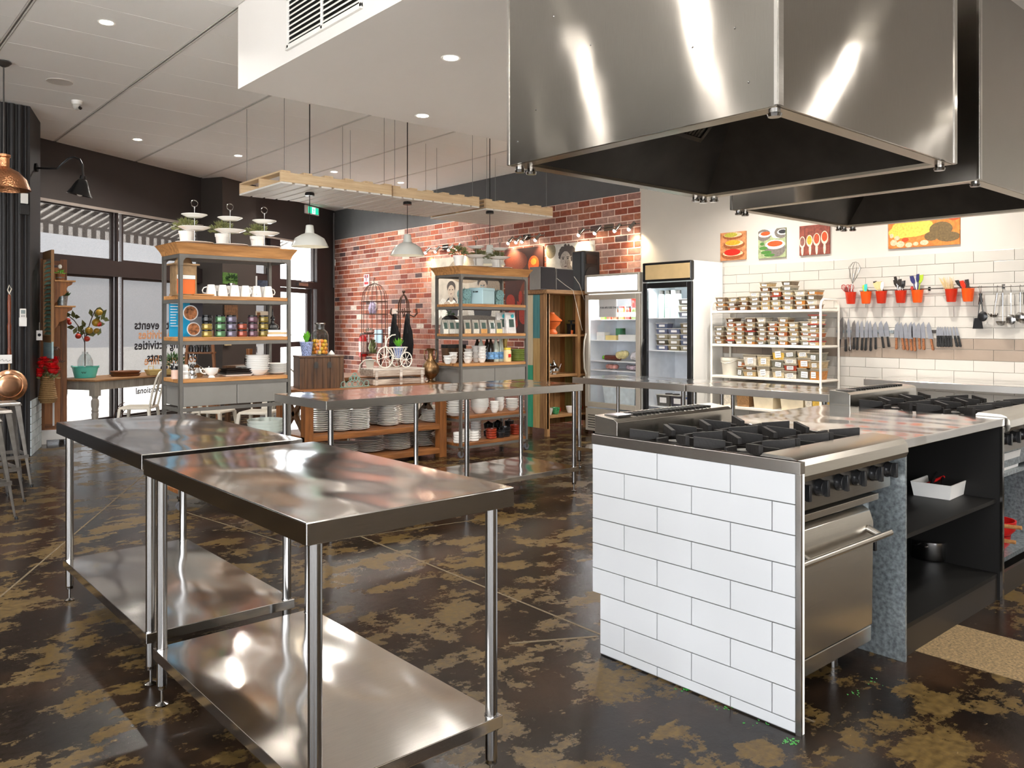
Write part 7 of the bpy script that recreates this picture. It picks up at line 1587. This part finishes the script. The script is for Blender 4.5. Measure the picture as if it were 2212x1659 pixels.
for k, (px, py, lb) in enumerate(((38, 1050, 'gunmetal bar stool, farthest of the row at the left edge'), (14, 1085, 'gunmetal bar stool, middle of the row at the left edge'), (-14, 1125, 'gunmetal bar stool cut by the left edge, nearest of the row'))):
    p = PZ(px, py, 0); place('barstool', bar_stool, (p.x-.12, p.y+.1, 0), lb, None, None, .12*k)
# cafe chairs
def cafe_chair():
    t = T('cafe_chair', '', 'chair'); a, b, h = .17, .21, .45
    MB().frus((0, 0), (a+.012, a+.012), (a, a), h-.03, h).build('seat', CREAM, t, 0, bevel=.01)
    for sx in (-1, 1):
        for sy in (-1, 1): MB().frus((0, 0), (.009, .012), (.017, .021), 0, h-.02, M=Matrix(((1, 0, -sx*(b-a+.01)/h, sx*b), (0, 1, -sy*(b-a+.01)/h, sy*b), (0, 0, 1, 0), (0, 0, 0, 1)))).build('leg', CREAM, t, 0, bevel=.003)
    for s_ in (-1, 1): MB().box((-b*.85, s_*b*.86-.004, .2), (b*.85, s_*b*.86+.004, .212)).build('stretcher', CREAM, t, 0)
    MB().tube([(-a, -a+.01, h-.01), (-a-.04, -a-.01, h+.18), (-a-.08, -a+.02, h+.34), (-a-.095, -.08, h+.405), (-a-.1, 0, h+.415), (-a-.095, .08, h+.405), (-a-.08, a-.02, h+.34), (-a-.04, a+.01, h+.18), (-a, a-.01, h-.01)], .012, 8).build('back_hoop', CREAM, t)
    w = [(-a, -.045, h), (-a, .045, h), (-a-.04, .035, h+.18), (-a-.08, .06, h+.33), (-a-.098, .07, h+.405), (-a-.098, -.07, h+.405), (-a-.08, -.06, h+.33), (-a-.04, -.035, h+.18)]
    MB().add(w+[(x+.005, y, z) for x, y, z in w], [(0, 1, 2, 7), (7, 2, 3, 6), (6, 3, 4, 5), (15, 10, 9, 8), (14, 11, 10, 15), (13, 12, 11, 14)]+[(i, (i+1) % 8, 8+(i+1) % 8, 8+i) for i in range(8)]).build('splat', CREAM, t, 0); return t
for px, d, rz, lb in ((300, 9.75, 2.55, 'cream metal cafe chair by the grey limed table, leftmost chair'), (462, 9.3, 5.4, 'cream metal cafe chair seen through the left rack'), (395, 8.6, 1.2, 'cream metal cafe chair low behind the left rack'), (560, 9.2, 3.9, 'cream metal cafe chair behind the wide bowls'), (765, 9.5, 5.2, 'cream metal cafe chair behind the wooden trunk'), (800, 12.7, 4.2, 'cream metal cafe chair on the far side of the long table'), (905, 9.8, 1.8, 'cream metal cafe chair behind the distressed crate'), (630, 10.6, 4.7, 'cream metal cafe chair between the trunk and the door'), (880, 12.5, 5.6, 'cream metal cafe chair near the wire cage')):
    p = PD(px, 800, d); place('cafechair', cafe_chair, (p.x, p.y, 0), lb, None, 'cream cafe chairs', rz)
# turned leg side table against the windows
N0 = Vector((2.645, 10.66, 0)); t = T('side_table', 'grey limed table with turned legs and brown top under the windows', 'table', N0, WANG)
TLn, TW_ = 2.35, .62
MB().box((-.02, -.02, .735), (TLn, TW_+.02, .76)).build('top', wood('brown table top', C8(120, 84, 54), C8(176, 134, 92), 0), t, 0, bevel=.005)
MB().box((.06, .015, .63), (TLn-.08, .035, .734)).box((.06, TW_-.035, .63), (TLn-.08, TW_-.015, .734)).box((.015, .06, .63), (.035, TW_-.06, .734)).box((TLn-.055, .06, .63), (TLn-.035, TW_-.06, .734)).build('apron', GREYW, t, 0)
lgm = MB().box((-.045, -.045, .56), (.045, .045, .734)).lathe([(0, .0), (.025, 0), (.034, .06), (.03, .12), (.036, .3), (.042, .34), (.034, .36), (.042, .38), (.034, .4), (.044, .44), (.044, .50), (.03, .53), (.04, .56), (0, .56)], n=20)
l0 = None
for x in (.045, TLn-.08):
    for y in (.045, TW_-.045):
        if l0 is None: l0 = lgm.build('leg', GREYW, t, loc=(x, y, 0))
        else: cp(l0, t, (x, y, 0))
def st(u, v): q = N0+U*u+OUT*v; return q
q = PD(184, 790, 10.15); q.z = .761
t = T('teal_tub', 'teal enamel tub with looped handles on the grey limed table', 'tub', q); MB().lathe([(0, 0), (.115, 0), (.12, .01), (.15, .13), (.158, .135), (.16, .14), (.15, .14), (.115, .015), (0, .012)], n=32).build('tub', TEAL, t)
for s_ in (-1, 1): MB().tube([(s_*.15*RT[0], s_*.15*RT[1], .12), (s_*.175*RT[0], s_*.175*RT[1], .13), (s_*.175*RT[0], s_*.175*RT[1], .15), (s_*.15*RT[0], s_*.15*RT[1], .145)], .004, 6).build('handle', TEAL, t)
MB().tube([Vector((FW[0], FW[1], 0))*-.145+Vector((RT[0], RT[1], 0))*(.03+.008*k)+Vector((0, 0, .07+.012*math.sin(k*2))) for k in range(8)], .003, 5).build('script', INK, t)
t = T('glass_cloche_jug', 'clear glass bottle holding branches in the teal tub', 'bottle', (q.x, q.y, .775)); MB().lathe([(0, .001), (.085, .001), (.09, .02), (.088, .2), (.06, .265), (.035, .285), (.035, .31), (.032, .31), (.032, .285), (.055, .262), (.084, .2), (.086, .02), (0, .006)], n=28).build('glass', glassy('bottle glass', (.9, .92, .92), .14), t)
t = T('apple_branches', 'branches of red and yellow apples with green leaves in the glass bottle', 'plant', (q.x, q.y, .79))
rx = Vector((RT[0], RT[1], 0)); fy = Vector((FW[0], FW[1], 0))
def BP(px, py, dd=0): return PD(px, py, 10.15+dd)-Vector((q.x, q.y, .79))
MB().tube([(0, 0, 0), BP(183, 740), BP(183, 720), BP(172, 708), BP(160, 692), BP(143, 678)], .006, 6).tube([BP(183, 735), BP(190, 712), BP(197, 690), BP(205, 672), BP(212, 665)], .006, 6).tube([BP(187, 725), BP(205, 715), BP(214, 710)], .004, 6).tube([BP(183, 740), BP(175, 722), BP(165, 718)], .004, 6).build('branch', mat('bark', C8(80, 62, 50), .8), t)
m = MB()
for px, py in ((146, 680), (140, 686), (158, 680), (165, 684), (154, 707), (162, 715), (172, 712), (181, 700), (190, 720), (200, 722), (208, 680), (215, 668), (222, 685), (229, 690), (196, 675), (205, 700), (214, 718), (178, 718), (168, 725), (188, 712), (210, 690), (219, 700), (224, 676), (176, 708)):
    c_ = BP(px, py, random.uniform(-.05, .05)); a = random.uniform(0, 2*PI); ax = (rx*math.cos(a)+Vector((0, 0, 1))*math.sin(a)+fy*random.uniform(-.4, .4)).normalized(); s_ = ax.cross(fy).normalized()*.03
    for sg in (1, -1): m.add([c_-ax*.045, c_+s_*sg, c_+ax*.06, c_+fy*.008], [(0, 1, 2, 3)])
m.build('leaves', LEAF, t, 0, recalc=False)['kind'] = 'stuff'
for k, (px, py, r, cc) in enumerate(((146, 692, .029, 0), (150, 698, .022, 0), (169, 726, .031, 0), (188, 732, .031, 0), (193, 714, .038, 1), (208, 697, .045, 1), (209, 715, .032, 1), (214, 700, .03, 0), (214, 675, .036, 1))):
    MB().ball(BP(px, py, -.03), r*1.2, 12, sq=.92).build('apple', mat('red apple', C8(184, 52, 36), .35, 0, .3, 14) if cc == 0 else mat('yellow apple', C8(164, 130, 40), .35, 0, .3, 14), t)
for k in range(2):
    p = PD(271, 798, 10.5); tag(MB().lathe([(0, 0), (.16, 0), (.185, .03), (.178, .03), (.155, .008), (0, .008)], n=30).build('wicker_tray', wood('dark wicker', C8(76, 40, 18), C8(136, 82, 44), 0, .6, 20), None, loc=(p.x, p.y, .761+k*.034)), '%s round brown wicker tray on the grey limed table' % ('lower', 'upper')[k], 'tray')
p = PD(343, 790, 10.75); t = T('bread_basket', 'yellow straw basket with handles at the far end of the limed table', 'basket', (p.x, p.y, .761)); MB().frus((0, 0), (.13, .07), (.16, .09), 0, .07).build('basket', wood('straw', C8(170, 140, 80), C8(214, 186, 120), 0, .7, 20), t, 0)
for s_ in (-1, 1): MB().tube([(s_*.1-.03, 0, .07), (s_*.1-.03, 0, .12), (s_*.1+.03, 0, .12), (s_*.1+.03, 0, .07)], .006, 6).build('handle', MATS['straw'], t)
p = PD(377, 780, 10.9); t = T('fern_pot', 'dark green fern behind the left rack post', 'potted plant', (p.x, p.y, .761)); MB().lathe([(0, 0), (.05, 0), (.07, .09), (0, .09)], n=18).build('pot', DSTEEL, t); leaf_tuft('leaves', LEAFD, t, 120, .14, .12, ll=.08, lw=.02)['kind'] = 'stuff'
# antler ornament on the window sill
sx_, zx_ = WS(247, 900); o = T('wire_antlers', 'thin dark wire branches standing on the floor by the window', 'ornament', P0+U*sx_-OUT*.12)
MB().tube([(0, 0, .1), (.03, 0, .2), (.10, 0, .28), (.16, 0, .27)], .006, 5).tube([(0, 0, .1), (-.06, 0, .22), (-.02, 0, .3), (.05, 0, .33)], .006, 5).tube([(-.06, 0, .1), (.0, 0, .18), (.08, 0, .17)], .006, 5).tube([(-.1, 0, .1), (-.08, 0, .2), (.02, 0, .3)], .006, 5).lathe([(0, 0), (.1, 0), (.1, .02), (.02, .1), (0, .1)], n=14).build('branches', IR, o)
# ladder shelf and pictures on the black pillar
def pil(px, py, off=.46): s_, z_ = WS(px, py, -off); return P0-OUT*off+U*s_+Vector((0, 0, z_))
for nm, c0, c1, m_, lb in (('green_picture', (482, 588), (513, 615), mat('green picture', C8(70, 110, 40), .6, 0, .6, 30), 'small green picture on the black pillar above the mugs'), ('brown_picture', (486, 652), (514, 690), mat('brown picture', C8(96, 66, 40), .6, 0, .6, 20), 'small brown picture low on the black pillar'), ('cream_card', (486, 737), (500, 746), mat('cream card', C8(190, 170, 130), .6, 0, .4, 60), 'tiny cream card on the black pillar under the jam shelf')):
    a = pil(*c0); b = pil(*c1); w = (b-a).dot(U); t = T(nm, lb, 'picture', (a.x, a.y, b.z), WANG); MB().box((0, 0, 0), (w, .015, a.z-b.z)).build('canvas', m_, t, 0)
p = PD(430, 900, 10.5); t = T('ladder_shelf', 'small brown timber ladder shelf with little bottles behind the left rack', 'shelf', (p.x, p.y, 0), -.72)
for s_ in (-1, 1): MB().add([(s_*.24, -.02, 0), (s_*.24+.03, -.02, 0), (s_*.15+.03, -.02, 1.35), (s_*.15, -.02, 1.35), (s_*.24, .02, 0), (s_*.24+.03, .02, 0), (s_*.15+.03, .02, 1.35), (s_*.15, .02, 1.35)], [(0, 1, 2, 3), (7, 6, 5, 4), (0, 4, 5, 1), (1, 5, 6, 2), (2, 6, 7, 3), (3, 7, 4, 0)]).build('rail', OAKZ, t, 0)
for z in (1.05, .7, .35): w_ = .26-.07*z; MB().box((-w_+.04, -.1, z), (w_, .1, z+.02)).build('tread', OAKD, t, 0)
for k in range(4):
    v = Vector((math.cos(-.72), math.sin(-.72), 0)); tag(MB().lathe([(0, 0), (.03, 0), (.032, .06), (.02, .08), (.02, .1), (0, .1)], n=14).build('bottle', BLACKG, None, loc=Vector((p.x, p.y, 1.0715))+v*(-.1+k*.07)), 'small dark bottle on the ladder shelf, %s from the left' % NTH[k], 'bottle', 'bottles on the ladder shelf')
# black cash box and wooden cups on a dark stand by the door
p = PD(553, 780, 10.6); t = T('dark_stand', 'dark table holding a black box behind the white bowls', 'table', (p.x, p.y, 0), WANG); MB().box((-.35, -.25, .86), (.35, .25, .9)).box((-.33, -.23, 0), (-.28, -.18, .86)).box((.28, -.23, 0), (.33, -.18, .86)).box((-.33, .18, 0), (-.28, .23, .86)).box((.28, .18, 0), (.33, .23, .86)).build('frame', DWOOD, t, 0)
o = T('black_cash_box', 'black box with brown fittings on the dark stand', 'box', (p.x+.03, p.y, .901), WANG); MB().box((-.16, -.1, 0), (.16, .1, .09)).build('box', BLACKG, o, 0, bevel=.008); MB().box((-.04, -.05, .09), (.08, .05, .12)).build('fitting', DWOOD, o, 0)
o = T('wooden_cup', 'two light brown wooden cups beside the black box', 'cup', (p.x-.12, p.y-.07, .992-.0)); MB().lathe([(0, 0), (.035, 0), (.04, .12), (.03, .12), (0, .1)], n=18).build('cup', OAKZ, o)
# long communal table
p = PD(840, 820, 11.0); t = T('communal_table', 'long brown timber table in front of the brick wall', 'table', (p.x-.95, p.y-.4, 0), 0)
MB().box((0, 0, .72), (2.3, .85, .765)).build('top', OAKD, t, 0, bevel=.004)
for x in (.05, 2.17):
    for y in (.05, .72): MB().box((x, y, 0), (x+.08, y+.08, .72)).build('leg', OAKZ, t, 0)
# green exit sign
s_, z_ = WS(660, 442, -.03); s2_, z2_ = WS(689, 467, -.03); q = P0-OUT*.03+U*s_
t = T('exit_sign', 'green and white running man exit sign under the ceiling by the door', 'sign', (q.x, q.y, z2_), WANG); w = s2_-s_; h = z_-z2_
EG = glow('exit green', C8(30, 180, 140), .9); EW = glow('exit white', (.8, 1, .95), .9)
MB().box((0, 0, 0), (w, .03, h)).build('box', PLASTW, t, 0, bevel=.004); MB().box((w*.2, -.002, .02), (w*.48, -.0005, h-.02)).box((w*.72, -.002, .02), (w*.96, -.0005, h-.02)).build('green_panel', EG, t, 0); MB().box((w*.48, -.002, .02), (w*.72, -.0005, h-.02)).build('white_panel', EW, t, 0)
c = w*.6
MB().cyl((c, -.004, h*.78), (c, -.002, h*.78), h*.07, n=10).box((c-.012, -.004, h*.45), (c+.016, -.002, h*.7)).box((c-.05, -.004, h*.58), (c+.05, -.002, h*.64)).box((c-.045, -.004, h*.24), (c-.005, -.002, h*.32)).box((c-.012, -.004, h*.3), (c+.0, -.002, h*.46)).box((c+.01, -.004, h*.16), (c+.024, -.002, h*.46)).build('running_man', EG, t, 0)
